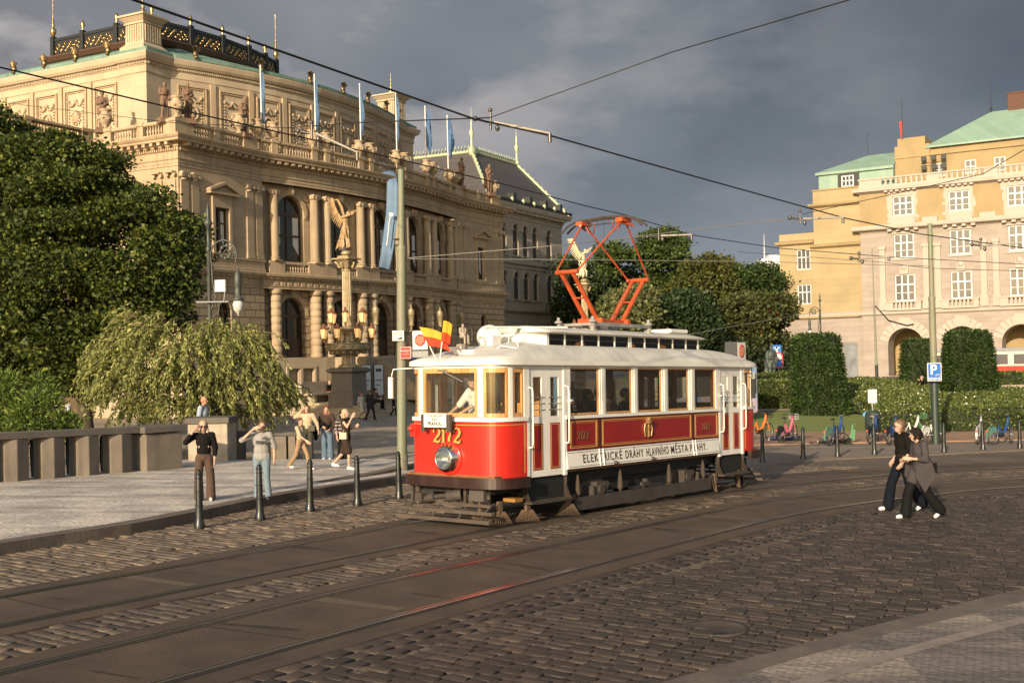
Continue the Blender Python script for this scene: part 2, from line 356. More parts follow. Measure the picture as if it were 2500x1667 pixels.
# cross joints and tar patches of the bed
b=MB(); random.seed(3)
for A,B in ((RL[1],RL[2]),(RL[3],RL[4])):
    for i in range(6,len(A)-20,11):
        a=A[i]; t=(A[i+1]-A[i]).normalized(); nrm=Vector((t.y,-t.x,0)); q=a+nrm*1.35+t*random.uniform(-.3,.3); a=a+nrm*.1
        w=t*.012; pts=[a-w,q-w,q+w,a+w]; b.add([(p.x,p.y,G(p.x,p.y)+.0035) for p in pts],[(0,1,2,3)])
b.build('bed_joint',M_groove,kind='structure')
b=MB(); b2=MB(); random.seed(21)
for A,B in ((RL[1],RL[2]),(RL[3],RL[4])):
    for i in range(4,len(A)-16,5):
        a=A[i]; t=(A[i+1]-A[i]).normalized(); nr=Vector((t.y,-t.x,0)); w=random.uniform(.15,.5); l=random.uniform(.01,.05); c=a+nr*random.uniform(.3,1.1)+t*random.uniform(-.4,.4); an=random.uniform(-.25,.25)
        P=[]
        for k in range(12):
            q=k*PI/6; e=w*math.cos(q)*random.uniform(.8,1.1); f_=l*math.sin(q)*random.uniform(.5,1.5); P.append(c+nr*(e*math.cos(an)-f_*math.sin(an))+t*(e*math.sin(an)+f_*math.cos(an)))
        b.add([(p.x,p.y,G(p.x,p.y)+.005) for p in P],[tuple(range(12))])
    for i in range(9,len(A)-16,23):
        a=A[i]; t=(A[i+1]-A[i]).normalized(); nr=Vector((t.y,-t.x,0)); q=[a+nr*.12-t*.14,a+nr*1.33-t*.05,a+nr*1.33+t*.12,a+nr*.12+t*.1]; b2.add([(p.x,p.y,G(p.x,p.y)+.0045) for p in q],[(0,1,2,3)])
b.build('tar_patches',mat('tar',(.022,.018,.015),rough=.55,fine=.3),kind='structure'); b2.build('gravel_joint',mat('gravel_brown',(.125,.088,.056),rough=.9,fine=.6,bump=.6,bscale=60),kind='structure')
# left pavement -----------------------------------------------------------
KB=[gnd(*p) for p in ((-420,1420),(-200,1385),(0,1353),(159,1327),(319,1302),(475,1271),(626,1238),(765,1212),(930,1187),(1010,1174),(1130,1150),(1290,1120))]
KB=spline(KB,.6)
def mosaic(name,c1,c2,sc,thr=(.47,.53),dark=(.10,.09,.085)):
    m=bpy.data.materials.new(name); m.use_nodes=True; nt=m.node_tree; b=nt.nodes['Principled BSDF']; b.inputs['Roughness'].default_value=.7
    tc=nt.nodes.new('ShaderNodeTexCoord'); mp=nn(nt,'ShaderNodeMapping',inp={2:(0,0,R(54))}); nt.links.new(tc.outputs['Object'],mp.inputs[0])
    bk=nn(nt,'ShaderNodeTexBrick',inp={4:1.,5:.008,6:.3,8:.085,9:.07}); nt.links.new(mp.outputs[0],bk.inputs[0])
    bk.inputs[1].default_value=(1,1,1,1); bk.inputs[2].default_value=(.8,.8,.8,1); bk.inputs[3].default_value=(.6,.57,.54,1)
    ck=nn(nt,'ShaderNodeTexChecker',inp={3:sc}); mp2=nn(nt,'ShaderNodeMapping',inp={2:(0,0,R(9)),3:(1,.55,1)}); nt.links.new(tc.outputs['Object'],mp2.inputs[0])
    nz=nn(nt,'ShaderNodeTexNoise',inp={2:9.,3:2}); nt.links.new(mp2.outputs[0],nz.inputs[0])
    ad=nn(nt,'ShaderNodeVectorMath',operation='MULTIPLY_ADD',inp={1:(.16,.16,0)}); nt.links.new(nz.outputs[1],ad.inputs[0]); nt.links.new(mp2.outputs[0],ad.inputs[2]); nt.links.new(ad.outputs[0],ck.inputs[0])
    base=mixc(nt,ck.outputs[1],c1,c2)
    n=nn(nt,'ShaderNodeTexNoise',inp={2:.5,3:8,4:.7}); nt.links.new(tc.outputs['Object'],n.inputs[0])
    mp3=nn(nt,'ShaderNodeMapping',inp={2:(0,0,R(20)),3:(.5,2.4,1)}); nt.links.new(tc.outputs['Object'],mp3.inputs[0]); nt.links.new(mp3.outputs[0],n.inputs[0]); rp=ramp(nt,[(.46,0.),(.62,.75)]); nt.links.new(n.outputs[0],rp.inputs[0]); base=mixc(nt,rp.outputs[0],base,dark)
    mm=nn(nt,'ShaderNodeMix',data_type='RGBA',blend_type='MULTIPLY',inp={0:1.}); nt.links.new(base,mm.inputs[6]); nt.links.new(bk.outputs[0],mm.inputs[7]); nt.links.new(mm.outputs[2],b.inputs['Base Color'])
    bp=nn(nt,'ShaderNodeBump',inp={0:.35,1:.010}); nt.links.new(mth(nt,'SUBTRACT',1.,bk.outputs[1]),bp.inputs['Height'])
    n3=nn(nt,'ShaderNodeTexNoise',inp={2:11.,3:4}); nt.links.new(tc.outputs['Object'],n3.inputs[0])
    b2=nn(nt,'ShaderNodeBump',inp={0:.8,1:.03}); nt.links.new(n3.outputs[0],b2.inputs['Height']); nt.links.new(bp.outputs[0],b2.inputs['Normal']); nt.links.new(b2.outputs[0],b.inputs['Normal'])
    return m
M_pave=mosaic('pavement_mosaic',(.74,.655,.57),(.60,.535,.47),1.1,dark=(.24,.22,.21))
M_pave2=mosaic('pavement_mosaic_grey',(.36,.29,.235),(.22,.185,.16),.75)
M_kerb=mat('kerb_granite',(.17,.135,.105),rough=.75,var=.4,vscale=2.,bump=.4,bscale=25,fine=.25,grime=.4,gscale=1.5)
KH=.16
back=[gnd(x,y,KH) for x,y in ((1290,1100),(1130,1112),(985,1120),(700,1121),(430,1122),(400,1140),(0,1170),(-500,1210))]
back.reverse()
inner=offset(KB,-.32)
b=MB(); strip(b,inner,[Vector((p.x,p.y,0)) for p in back],KH,-.04); b.build('pavement',M_pave,kind='structure')
b=MB(); strip(b,KB,inner,KH+.003,-.04); k1=b.build('kerb',M_kerb,kind='structure')
# second, higher step of the kerb beside the bollards
K2=[p for p in offset(KB,-.75)]; n=len(K2); i0=int(n*.50)
K2=K2[i0:]; K3=offset(K2,-.30)
b=MB(); 
vs=[];h=lambda i:KH+.10*min(1,i/6)
for i,(p,q) in enumerate(zip(K2,K3)): vs+=[(p.x,p.y,G(p.x,p.y)+KH-.02),(p.x,p.y,G(p.x,p.y)+h(i)),(q.x,q.y,G(q.x,q.y)+h(i)),(q.x,q.y,G(q.x,q.y)+KH-.02)]
b.add(vs,[(4*i+j,4*i+4+j,4*i+5+j,4*i+1+j) for i in range(len(K2)-1) for j in range(3)]); b.build('kerb_step',M_kerb,kind='structure')
# right near pavement -------------------------------------------------------
RA=spline([gnd(*p) for p in ((1300,1770),(1480,1708),(1667,1652),(2021,1557),(2297,1487),(2500,1437),(2900,1350))],.6)
RB=spline([gnd(*p) for p in ((1380,1800),(1560,1735),(1761,1667),(2060,1577),(2500,1469),(2900,1378))],.6)
far=[Vector((p.x+2.0,p.y-6,0)) for p in RB]
b=MB(); strip(b,RA,RB,.012,-.04); b.build('kerb_flat',M_kerb,kind='structure')
b=MB(); strip(b,RB,far,.008,-.04); b.build('pavement_near',M_pave2,kind='structure')
lb=MB(); l1=offset(RB,.42); l2=offset(RB,.60); strip(lb,l1,l2,.012); lb.build('pale_stone_line',mat('pale_line',(.29,.235,.195),rough=.75,fine=.3,var=.3,vscale=4),kind='structure')
# real cobblestones ------------------------------------------------------------
random.seed(11)
ang=R(36); ux,uy=math.sin(ang),math.cos(ang); vx,vy=math.cos(ang),-math.sin(ang)
poly_l=[(p.x,p.y) for p in offset(KB,.02)]+[(p.x,p.y) for p in reversed(BE[1])]
poly_m=[(p.x,p.y) for p in BE[2]]+[(p.x,p.y) for p in reversed(BE[3])]
RAe=[Vector((-4.,3.,0))]+RA+[Vector((13.5,19.5,0)),Vector((34,30,0))]
BE4o=offset(BE[4],.62)
poly_r=[(p.x,p.y) for p in BE4o]+[(p.x,p.y) for p in reversed(RAe)]
def visible(x,y,m=40):
    d=Vector((x,y,G(x,y)-HC)); w=d.dot(CF)
    if w<5: return False
    X=CX+F_PX*d.dot(CR)/w; Y=CY+F_PX*d.dot(CD)/w; return -m<X<2500+m and Y<1667+m
def cobbles(poly,name,maxd,pu=.158,pv=.245,lim=(-14,36,5,40),mt=None):
    vs=[];fs=[]; 
    us=[ux*x+uy*y for x,y in poly]; vv=[vx*x+vy*y for x,y in poly]
    u=min(us); 
    while u<max(us):
        du=pu*random.uniform(.85,1.12); v=min(vv)+random.uniform(0,pv)
        off=0
        while v<max(vv):
            dv=pv*random.uniform(.75,1.3); cu=u+du/2; cv=v+dv/2; x=ux*cu+vx*cv; y=uy*cu+vy*cv; v+=dv
            if x*x+y*y>maxd*maxd or y<5 or not visible(x,y) or not inpoly(x,y,poly): continue
            z=G(x,y)+random.gauss(-.004,.0035); hu=du/2-.007; hv=dv/2-.007; n=len(vs)
            tx,ty=random.gauss(0,.020),random.gauss(0,.024); a=random.gauss(0,.03)
            for (e,zz) in ((1.,-.030),(.98,-.007),(.80,.0)):
                for su,sv_ in ((-1,-1),(1,-1),(1,1),(-1,1)):
                    a1=su*(hu*e if e>.9 else hu-.013)*(1+.08*random.uniform(-1,1)); a2=sv_*(hv*e if e>.9 else hv-.016)*(1+.05*random.uniform(-1,1)); a1+=a*a2*.5
                    X=x+ux*a1+vx*a2; Y=y+uy*a1+vy*a2
                    vs.append((X,Y,z+GX*(X-x)+GY*(Y-y)+zz+(tx*a1+ty*a2*.6 if zz>-.03 else 0)))
            for r_ in (0,4):
                for k in range(4): fs.append((n+r_+k,n+r_+(k+1)%4,n+r_+4+(k+1)%4,n+r_+4+k))
            fs.append((n+8,n+9,n+10,n+11))
            # reverse winding (u x v points down)
        u+=du
    fs=[tuple(reversed(f)) for f in fs]
    me=bpy.data.meshes.new(name); me.from_pydata(vs,[],fs); me.materials.append(mt); me.polygons.foreach_set('use_smooth',[True]*len(fs)); me.update()
    o=bpy.data.objects.new(name,me); COL.objects.link(o); tag(o,kind='structure'); print(name,len(fs)//9)
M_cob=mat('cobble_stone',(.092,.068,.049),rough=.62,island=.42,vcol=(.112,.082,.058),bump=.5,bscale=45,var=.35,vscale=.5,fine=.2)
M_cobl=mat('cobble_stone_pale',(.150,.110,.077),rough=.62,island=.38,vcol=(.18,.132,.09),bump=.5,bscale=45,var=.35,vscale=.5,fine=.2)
M_cobr=mat('cobble_stone_dark',(.052,.038,.028),rough=.55,island=.42,vcol=(.068,.048,.034),bump=.5,bscale=45,var=.5,vscale=.35,fine=.2)  # near stones differ in tone; foreground shade is also put into this dark colour
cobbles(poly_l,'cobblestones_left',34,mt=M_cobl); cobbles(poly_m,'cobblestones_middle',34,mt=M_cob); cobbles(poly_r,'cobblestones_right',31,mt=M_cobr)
def courses(P,offs,name,mt,hw=.19):
    vs=[];fs=[]
    for o_ in offs:
        Q=offset(P,o_+hw/2); s=random.uniform(0,.3); acc=0
        for i in range(len(Q)-1):
            a,c=Q[i],Q[i+1]; L=(c-a).length; t=(c-a)/L
            while s<acc+L:
                l=random.uniform(.22,.34); p=a+t*(s-acc+l/2); s+=l
                if p.y<5 or p.length>32 or not visible(p.x,p.y): continue
                nr=Vector((t.y,-t.x,0)); n=len(vs); z=G(p.x,p.y)+random.gauss(-.004,.004)
                for e,zz in ((0,-.035),(.003,-.008),(.016,0)):
                    for su,sv2 in ((-1,-1),(1,-1),(1,1),(-1,1)):
                        X=p+t*(su*(l/2-.008-e))+nr*(sv2*(hw/2-.007-e)); vs.append((X.x,X.y,z+GX*(X.x-p.x)+GY*(X.y-p.y)+zz))
                for r_ in (0,4):
                    for k in range(4): fs.append((n+r_+k,n+r_+4+k,n+r_+4+(k+1)%4,n+r_+(k+1)%4))
                fs.append((n+11,n+10,n+9,n+8))
            acc+=L
    me=bpy.data.meshes.new(name); me.from_pydata(vs,[],fs); me.materials.append(mt); me.polygons.foreach_set('use_smooth',[True]*len(fs)); me.update(); o=bpy.data.objects.new(name,me); COL.objects.link(o); tag(o,kind='structure')
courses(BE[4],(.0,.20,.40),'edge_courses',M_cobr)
# bike lane, its line, far pavement and lawn on the right -----------------------
BL=[gnd(*p) for p in ((1500,1118),(1740,1104),(1990,1091),(2250,1089),(2500,1083),(2900,1070))]; BL2=[gnd(*p) for p in ((1500,1062),(1740,1060),(1990,1057),(2150,1055),(2500,1053),(2900,1045))]
BL0=[gnd(*p) for p in ((1500,1170),(1740,1150),(1862,1133),(2045,1120),(2305,1108),(2500,1098),(2900,1080))]
M_asp=mat('asphalt_grey_brown',(.22,.17,.13),rough=.85,var=.3,vscale=.8,bump=.4,bscale=40,fine=.2)
M_och=mat('ochre_paving',(.37,.225,.14),rough=.85,var=.35,vscale=.7,bump=.3,bscale=30,fine=.2)
M_white=mat('road_paint',(.6,.57,.5),rough=.7,var=.5,vscale=9,vcol=(.22,.19,.15))
BL=[Vector((p.x,p.y,0)) for p in BL];BL2=[Vector((p.x,p.y,0)) for p in BL2];BL0=[Vector((p.x,p.y,0)) for p in BL0]
b=MB(); strip(b,BL2,BL0,.004,-.05); b.build('cycle_parking_ground',M_asp,kind='structure')
b=MB(); BLm=[gnd(x,y) for x,y in ((1500,1100),(1740,1091),(1990,1084),(2250,1080),(2500,1075),(2900,1062))]; BLm=[Vector((p.x,p.y,0)) for p in BLm]
strip(b,BL2,BLm,.05,-.05); b.build('ochre_path',M_och,kind='structure')
b=MB(); w0=[gnd(x,y,.0) for x,y in ((1700,1094),(1840,1090.5),(2130,1092),(2290,1089.5))]; w0=[Vector((p.x,p.y,0)) for p in w0]; strip(b,w0,offset(w0,.12),.0085); b.build('white_line',M_white,kind='structure')

M_plz=cobmat('plaza_setts',(.50,.41,.31),(.33,.27,.205),(.16,.14),.6)
pl=[(-46,34),(-46,90)]; b=MB(); xs=[-48+2*i for i in range(26)]; ys=[27+2*i for i in range(26)]
idx={}
for j,y in enumerate(ys):
    for i,x in enumerate(xs): idx[i,j]=len(b.v); b.v.append((x,y,terrain(x,y)-.018))
lim=lambda x,y: y>gnd(430,1122).y-.0 and x< -1.0+ (y-30)*.16
for j in range(len(ys)-1):
    for i in range(len(xs)-1):
        cx_,cy_=xs[i]+1,ys[j]+1
        if cx_<-2.2+(cy_-30)*.12: b.f.append((idx[i,j],idx[i+1,j],idx[i+1,j+1],idx[i,j+1])); b.sm.append(True); b.mi.append(0)
b.build('plaza',M_plz,kind='structure')
# ================================================================ concert hall
def wallpanel(mb,x0,x1,z0,z1,ops,y=0.,dep=.4,n=10):
    """wall in xz at y with openings [(cx,w,zb,zs,arch)]; arch: True round top above zs, False flat top at zs"""
    x=x0
    for cx,w,zb,zs,arch in sorted(ops):
        a,b=cx-w/2,cx+w/2
        mb.add([(x,y,z0),(a,y,z0),(a,y,z1),(x,y,z1)],[(0,1,2,3)])
        if zb>z0+.01: mb.add([(a,y,z0),(b,y,z0),(b,y,zb),(a,y,zb)],[(0,1,2,3)])
        if arch:
            r=w/2; arc=[(cx-r*math.cos(PI*i/n),zs+r*math.sin(PI*i/n)) for i in range(n+1)]
        else: arc=[(a,zs),(b,zs)]
        top=[(p[0],z1) for p in arc]; k=len(arc)
        mb.add([(p[0],y,p[1]) for p in arc]+[(p[0],y,p[1]) for p in top],[(i,i+1,k+i+1,k+i) for i in range(k-1)])
        out=[(a,zb)]+arc+[(b,zb)] if arch else [(a,zb),(a,zs),(b,zs),(b,zb)]
        k=len(out); mb.add([(p[0],y,p[1]) for p in out]+[(p[0],y+dep,p[1]) for p in out],[(i,i+1,k+i+1,k+i) for i in range(k-1)]+[(k-1,0,k,2*k-1)])
        x=b
    mb.add([(x,y,z0),(x1,y,z0),(x1,y,z1),(x,y,z1)],[(0,1,2,3)])
def archring(mb,cx,w,zb,zs,y,t=.25,pr=.1,n=12,legs=True):
    r=w/2; pin=[(cx-r*math.cos(PI*i/n),zs+r*math.sin(PI*i/n)) for i in range(n+1)]; ro=r+t; pout=[(cx-ro*math.cos(PI*i/n),zs+ro*math.sin(PI*i/n)) for i in range(n+1)]
    if legs: pin=[(cx-r,zb)]+pin+[(cx+r,zb)]; pout=[(cx-ro,zb)]+pout+[(cx+ro,zb)]
    k=len(pin); mb.add([(a,y-pr,z) for a,z in pin]+[(a,y-pr,z) for a,z in pout],[(i,i+1,k+i+1,k+i) for i in range(k-1)])
    mb.add([(a,y-pr,z) for a,z in pout]+[(a,y,z) for a,z in pout],[(i,i+1,k+i+1,k+i) for i in range(k-1)])
    mb.add([(a,y,z) for a,z in pin]+[(a,y-pr,z) for a,z in pin],[(i,i+1,k+i+1,k+i) for i in range(k-1)])
M_glassw=mat('window_glass',(.030,.024,.019),rough=.08,spec=.45)
M_dwood=mat('dark_window_wood',(.05,.026,.014),rough=.45)
M_curt=mat('curtain',(.80,.76,.70),rough=.9,stretch=(8,1,1),var=.5,vscale=3)
def archwindow(parent,M,cx,w,zb,zs,y,arch=True,kind='window',muls=(0,),trans=(),door=0.,curt=True,fm=None,fr=.10):
    """frame (dark wood) with pane and curtain as children"""
    b=MB(M); r=w/2; fm=fm or M_dwood
    if arch:
        for t0,t1 in ((0,fr),):
            n=12; pin=[(cx-(r-fr)*math.cos(PI*i/n),zs+(r-fr)*math.sin(PI*i/n)) for i in range(n+1)]; po=[(cx-r*math.cos(PI*i/n),zs+r*math.sin(PI*i/n)) for i in range(n+1)]
            pin=[(cx-r+fr,zb)]+pin+[(cx+r-fr,zb)]; po=[(cx-r,zb)]+po+[(cx+r,zb)]; k=len(pin)
            b.add([(a,y,z) for a,z in pin]+[(a,y,z) for a,z in po],[(i,i+1,k+i+1,k+i) for i in range(k-1)])
            b.add([(a,y,z) for a,z in pin]+[(a,y+.12,z) for a,z in pin],[(i+1,i,k+i,k+i+1) for i in range(k-1)])
        b.box(cx-r,cx+r,y-.01,y+.1,zs-.12,zs+.10)
    else:
        b.box(cx-r,cx-r+fr,y,y+.1,zb,zs); b.box(cx+r-fr,cx+r,y,y+.1,zb,zs); b.box(cx-r+fr,cx+r-fr,y,y+.1,zs-fr,zs)
    b.box(cx-r+fr,cx+r-fr,y+.003,y+.1,zb,zb+fr)
    top=zs+r if arch else zs
    for mx in muls: b.box(cx+mx-fr*.45,cx+mx+fr*.45,y-.004,y+.09,zb+.01,top-.03)
    for tz in trans: b.box(cx-r+fr,cx+r-fr,y-.006,y+.085,tz-fr*.4,tz+fr*.4)
    if door: 
        b.box(cx-r+fr,cx+r-fr,y+.02,y+.09,zb,zb+door)
        for sx in (-1,1): b.box(cx+sx*r*.5-r*.28,cx+sx*r*.5+r*.28,y+.0,y+.03,zb+.15,zb+door-.15)
    f=b.build(kind,fm,parent)
    g=MB(M); 
    pts=[(cx-r+.02,zb)]+([(cx-(r-.02)*math.cos(PI*i/12),zs+(r-.02)*math.sin(PI*i/12)) for i in range(13)] if arch else [(cx-r+.02,zs),(cx+r-.02,zs)])+[(cx+r-.02,zb)]
    g.add([(a,y+.07,z) for a,z in pts],[tuple(range(len(pts)))]); g.build('pane',M_glassw,f)
    if curt:
        
        for sx in (-1,1):
            c=MB(M)
            for i in range(5):
                xa=cx+sx*(r-.12-.45*r*i/5); xb=cx+sx*(r-.12-.45*r*(i+1)/5); q=.03*(i%2); c.add([(xa,y+.063-q*.1,zb+.4+.25*i*r*.5),(xb,y+.063-.003*((i+1)%2),zb+.4+.25*(i+1)*r*.5),(xb,y+.063-.003*((i+1)%2),zs-.15),(xa,y+.063-q*.1,zs-.15)],[(0,1,2,3)])
            c.build('curtain',M_curt,f)
    return f
STONE=(.41,.315,.205)
M_st=mat('sandstone',STONE,rough=.85,var=.3,vscale=.8,vcol=(.34,.255,.16),grime=.5,gscale=.5,gcol=(.13,.095,.065),streak=.5,bump=.25,bscale=14)
M_stj=mat('sandstone_ashlar',STONE,rough=.85,var=.3,vscale=.7,vcol=(.35,.265,.17),grime=.25,gscale=.4,gcol=(.16,.115,.075),brick=(1.4,.62,.012,.62,.25),bump=.2,bscale=14)
M_rus=mat('sandstone_rusticated',(.40,.30,.185),rough=.85,var=.3,vscale=.6,vcol=(.34,.25,.155),grime=.3,gscale=.5,gcol=(.16,.11,.07),brick=(1.0,.47,.035,.38,1.),bump=.3,bscale=14)
M_stc=mat('sandstone_carved',(.42,.33,.22),rough=.85,var=.4,vscale=3,vcol=(.33,.24,.15),grime=.4,gscale=1.5,gcol=(.13,.095,.06),bump=.4,bscale=20)
M_std=mat('statue_stone',(.22,.135,.085),rough=.85,var=.5,vscale=4,vcol=(.12,.075,.05),bump=.5,bscale=25)
M_cop=mat('green_copper',(.17,.27,.21),rough=.6,var=.4,vscale=.7,vcol=(.11,.19,.155),streak=.4,stretch=(1,1,.3))
M_gold=mat('gilding',(.85,.56,.22),rough=.32,metal=1.,var=.5,vscale=8,vcol=(.4,.26,.1))
M_blk=mat('dark_iron',(.022,.024,.024),rough=.5,metal=.3)
M_bro=mat('dark_brown_metal',(.075,.035,.022),rough=.5)
C0=Vector((-19.03,66,0)); AR=math.atan2(.885,.465)
RD=thing('concert_hall','large neo-renaissance sandstone concert hall with curved arcaded front and gilded roof railing','building',C0,AR)
WY=lambda x: .55-1.25*(1-((x-19.5)/12.)**2)
PAIRS=[7.87,12.5,17.2,21.8,26.5,31.1]
BAYS=[(PAIRS[i]+PAIRS[i+1])/2 for i in range(5)]
def bayM(i):
    a=Vector((PAIRS[i],WY(PAIRS[i]),0)); b=Vector((PAIRS[i+1],WY(PAIRS[i+1]),0)); d=(b-a); L=d.length; d.normalize()
    return axes(a,d,Vector((-d.y,d.x,0)),Vector((0,0,1))),L
plan=[]     # plan path of the main cornice etc: (x,y,nx,ny) following pavilions and the bow
def mitre(pts):
    out=[]
    for i,p in enumerate(pts):
        d1=(Vector(p)-Vector(pts[i-1])).normalized() if i>0 else None; d2=(Vector(pts[i+1])-Vector(p)).normalized() if i<len(pts)-1 else None
        n1=Vector((d1.y,-d1.x)) if d1 else None; n2=Vector((d2.y,-d2.x)) if d2 else None
        if n1 is None: n=n2
        elif n2 is None: n=n1
        else:
            n=(n1+n2); n=n/max(.4,(n.length_squared/2)) if n.length>.01 else n1
        out.append((p[0],p[1],n.x,n.y))
    return out
bow=[(x,WY(x)-.62) for x in (7.4,8.5,10.2,12.5,14.85,17.2,19.5,21.8,24.15,26.5,28.8,30.5,31.55)]
P_main=mitre([(0,7.0),(0,0),(7.35,0),(7.4,.0)][:3]+bow+[(31.6,0),(39.6,0),(39.6,14)])
pav=lambda x0,x1,b,e: None
# --- walls
b=MB()
wallpanel(b,0,7.35,3.1,7.6,[(3.75,1.1,4.4,6.0,True)]); wallpanel(b,31.6,39.6,3.1,7.6,[(35.9,1.1,4.4,6.0,True)])
b.add([(0,0,3.1),(0,7,3.1),(0,7,7.6),(0,0,7.6)],[(0,3,2,1)]); b.add([(39.6,0,3.1),(39.6,14,3.1),(39.6,14,7.6),(39.6,0,7.6)],[(0,1,2,3)])
b.add([(7.35,0,3.1),(7.35,.9,3.1),(7.35,.9,7.6),(7.35,0,7.6)],[(0,1,2,3)]); b.add([(31.6,0,3.1),(31.6,.9,3.1),(31.6,.9,7.6),(31.6,0,7.6)],[(0,3,2,1)])
for i in range(5):
    M,L=bayM(i); b.M=M; wallpanel(b,0,L,3.1,7.6,[(L/2,2.35,3.1,5.85,True)],dep=.5)
b.M=None; b.build('rusticated_wall',M_rus,RD)
b=MB()
wallpanel(b,0,7.35,8.45,14.3,[(3.55,1.25,9.5,12.2,False)]); wallpanel(b,31.6,39.6,8.45,14.3,[(35.5,1.25,9.5,12.2,False)])
b.add([(0,0,8.45),(0,7,8.45),(0,7,14.3),(0,0,14.3)],[(0,3,2,1)]); b.add([(39.6,0,8.45),(39.6,14,8.45),(39.6,14,14.3),(39.6,0,14.3)],[(0,1,2,3)])
b.add([(7.35,0,8.45),(7.35,.9,8.45),(7.35,.9,14.3),(7.35,0,14.3)],[(0,1,2,3)]); b.add([(31.6,0,8.45),(31.6,.9,8.45),(31.6,.9,14.3),(31.6,0,14.3)],[(0,3,2,1)])
for i in range(5):
    M,L=bayM(i); b.M=M; wallpanel(b,0,L,8.45,14.3,[(L/2,2.4,9.4,12.5,True)],dep=.45)
b.M=None; b.build('upper_wall',M_stj,RD)
b=MB()    # plinth
b.box(-.12,7.5,-.12,1.2,-1.2,3.1); b.box(31.5,39.75,-.12,14,-1.2,3.1); b.box(-.12,1.,1.2,7,-1.2,3.1)
for i in range(5):
    M,L=bayM(i); b.M=M
    if i==0:
        wallpanel(b,-.3,L,-1.2,3.1,[(1.75,.95,1.35,2.35,False),(3.05,.95,1.35,2.35,False)],y=-.75,dep=.3); b.add([(-.3,-.75,3.1),(L,-.75,3.1),(L,0,3.1),(-.3,0,3.1)],[(0,1,2,3)])
        for c in(1.75,3.05): b.add([(c-.5,-.47,1.3),(c+.5,-.47,1.3),(c+.5,-.47,2.4),(c-.5,-.47,2.4)],[(0,1,2,3)])
        b.box(1.1,3.7,-.82,-.7505,2.38,2.55); b.box(1.1,1.25,-.82,-.7505,1.2,2.38); b.box(3.55,3.7,-.82,-.7505,1.2,2.38); b.box(2.3,2.5,-.82,-.7505,1.2,2.38)
    else: b.box(0,L,-.75,0,-1.2,3.1)
b.M=None; b.build('plinth',mat('sandstone_plinth',(.42,.34,.24),rough=.85,var=.3,vscale=.6,vcol=(.36,.285,.20),brick=(1.9,.8,.012,.7,.2),grime=.2,gcol=(.2,.15,.1),bump=.2,bscale=12),RD)
b=MB(bayM(0)[0])
for c in (1.75,3.05): b.box(c-.475,c+.475,-.468,-.46,1.35,2.35)
b.build('basement_window',M_blk,RD)
def along(P,step,fn,skip=.25):
    for i in range(len(P)-1):
        a=Vector(P[i][:2]); c=Vector(P[i+1][:2]); L=(c-a).length
        if L<.6: continue
        d=(c-a)/L; n=Vector((d.y,-d.x)); k=max(1,int(round((L)/step)))
        for j in range(k):
            p=a+d*(L*(j+.5)/k); fn(p,d,n)
def blk(mb,p,d,n,w,o0,o1,z0,z1):
    a=p-d*w/2; c=p+d*w/2
    q=[a+n*o1,c+n*o1,c+n*o0,a+n*o0]; mb.prism([(v.x,v.y) for v in q],z0,z1)
# --- string course with frieze, guttae blocks
b=MB(); b.sweep([(0,7.5),(.06,7.5),(.06,7.62),(.12,7.66),(.05,7.7),(.05,8.08),(.14,8.12),(.14,8.2),(.38,8.28),(.42,8.42),(.40,8.46),(0,8.52)],P_main)
along(P_main,.62,lambda p,d,n:(blk(b,p-d*.13,d,n,.07,.05,.10,7.74,8.06),blk(b,p,d,n,.07,.05,.10,7.74,8.06),blk(b,p+d*.13,d,n,.07,.05,.10,7.74,8.06),blk(b,p,d,n,.36,.05,.26,8.135,8.22))); b.build('string_cornice',M_st,RD)
# --- dado of main storey and balustrades between pairs
b=MB(); Pd=mitre([(0,7.0),(0,0),(7.35,0)]); b.sweep([(0,8.46),(.2,8.46),(.2,8.66),(.12,8.70),(.12,9.12),(.2,9.16),(.2,9.26),(0,9.3)],Pd)
b.sweep([(0,8.46),(.2,8.46),(.2,8.66),(.12,8.70),(.12,9.12),(.2,9.16),(.2,9.26),(0,9.3)],mitre([(31.6,0),(39.6,0),(39.6,14)]))
BALP=[(.045,0),(.05,.04),(.028,.08),(.06,.2),(.066,.27),(.03,.42),(.026,.5),(.045,.54),(.045,.58)]
def baluster(mb,x,y,z,h,s=1.): mb.lathe([(r*s,zz/.58*h) for r,zz in BALP],(x,y,z),6)
for i in range(5):
    M,L=bayM(i); b.M=M
    b.box(.0,1.3,-.62,.0,8.46,9.3); b.box(L-1.3,L,-.62,.0,8.46,9.3)
    b.box(1.3,L-1.3,-.60,-.30,8.46,8.66); b.box(1.3,L-1.3,-.60,-.30,9.14,9.28)
    for j in range(9): baluster(b,1.45+(L-2.9)*j/8,-.45,8.66,.48,1.2)
b.M=None; b.build('lower_balustrade',M_st,RD)
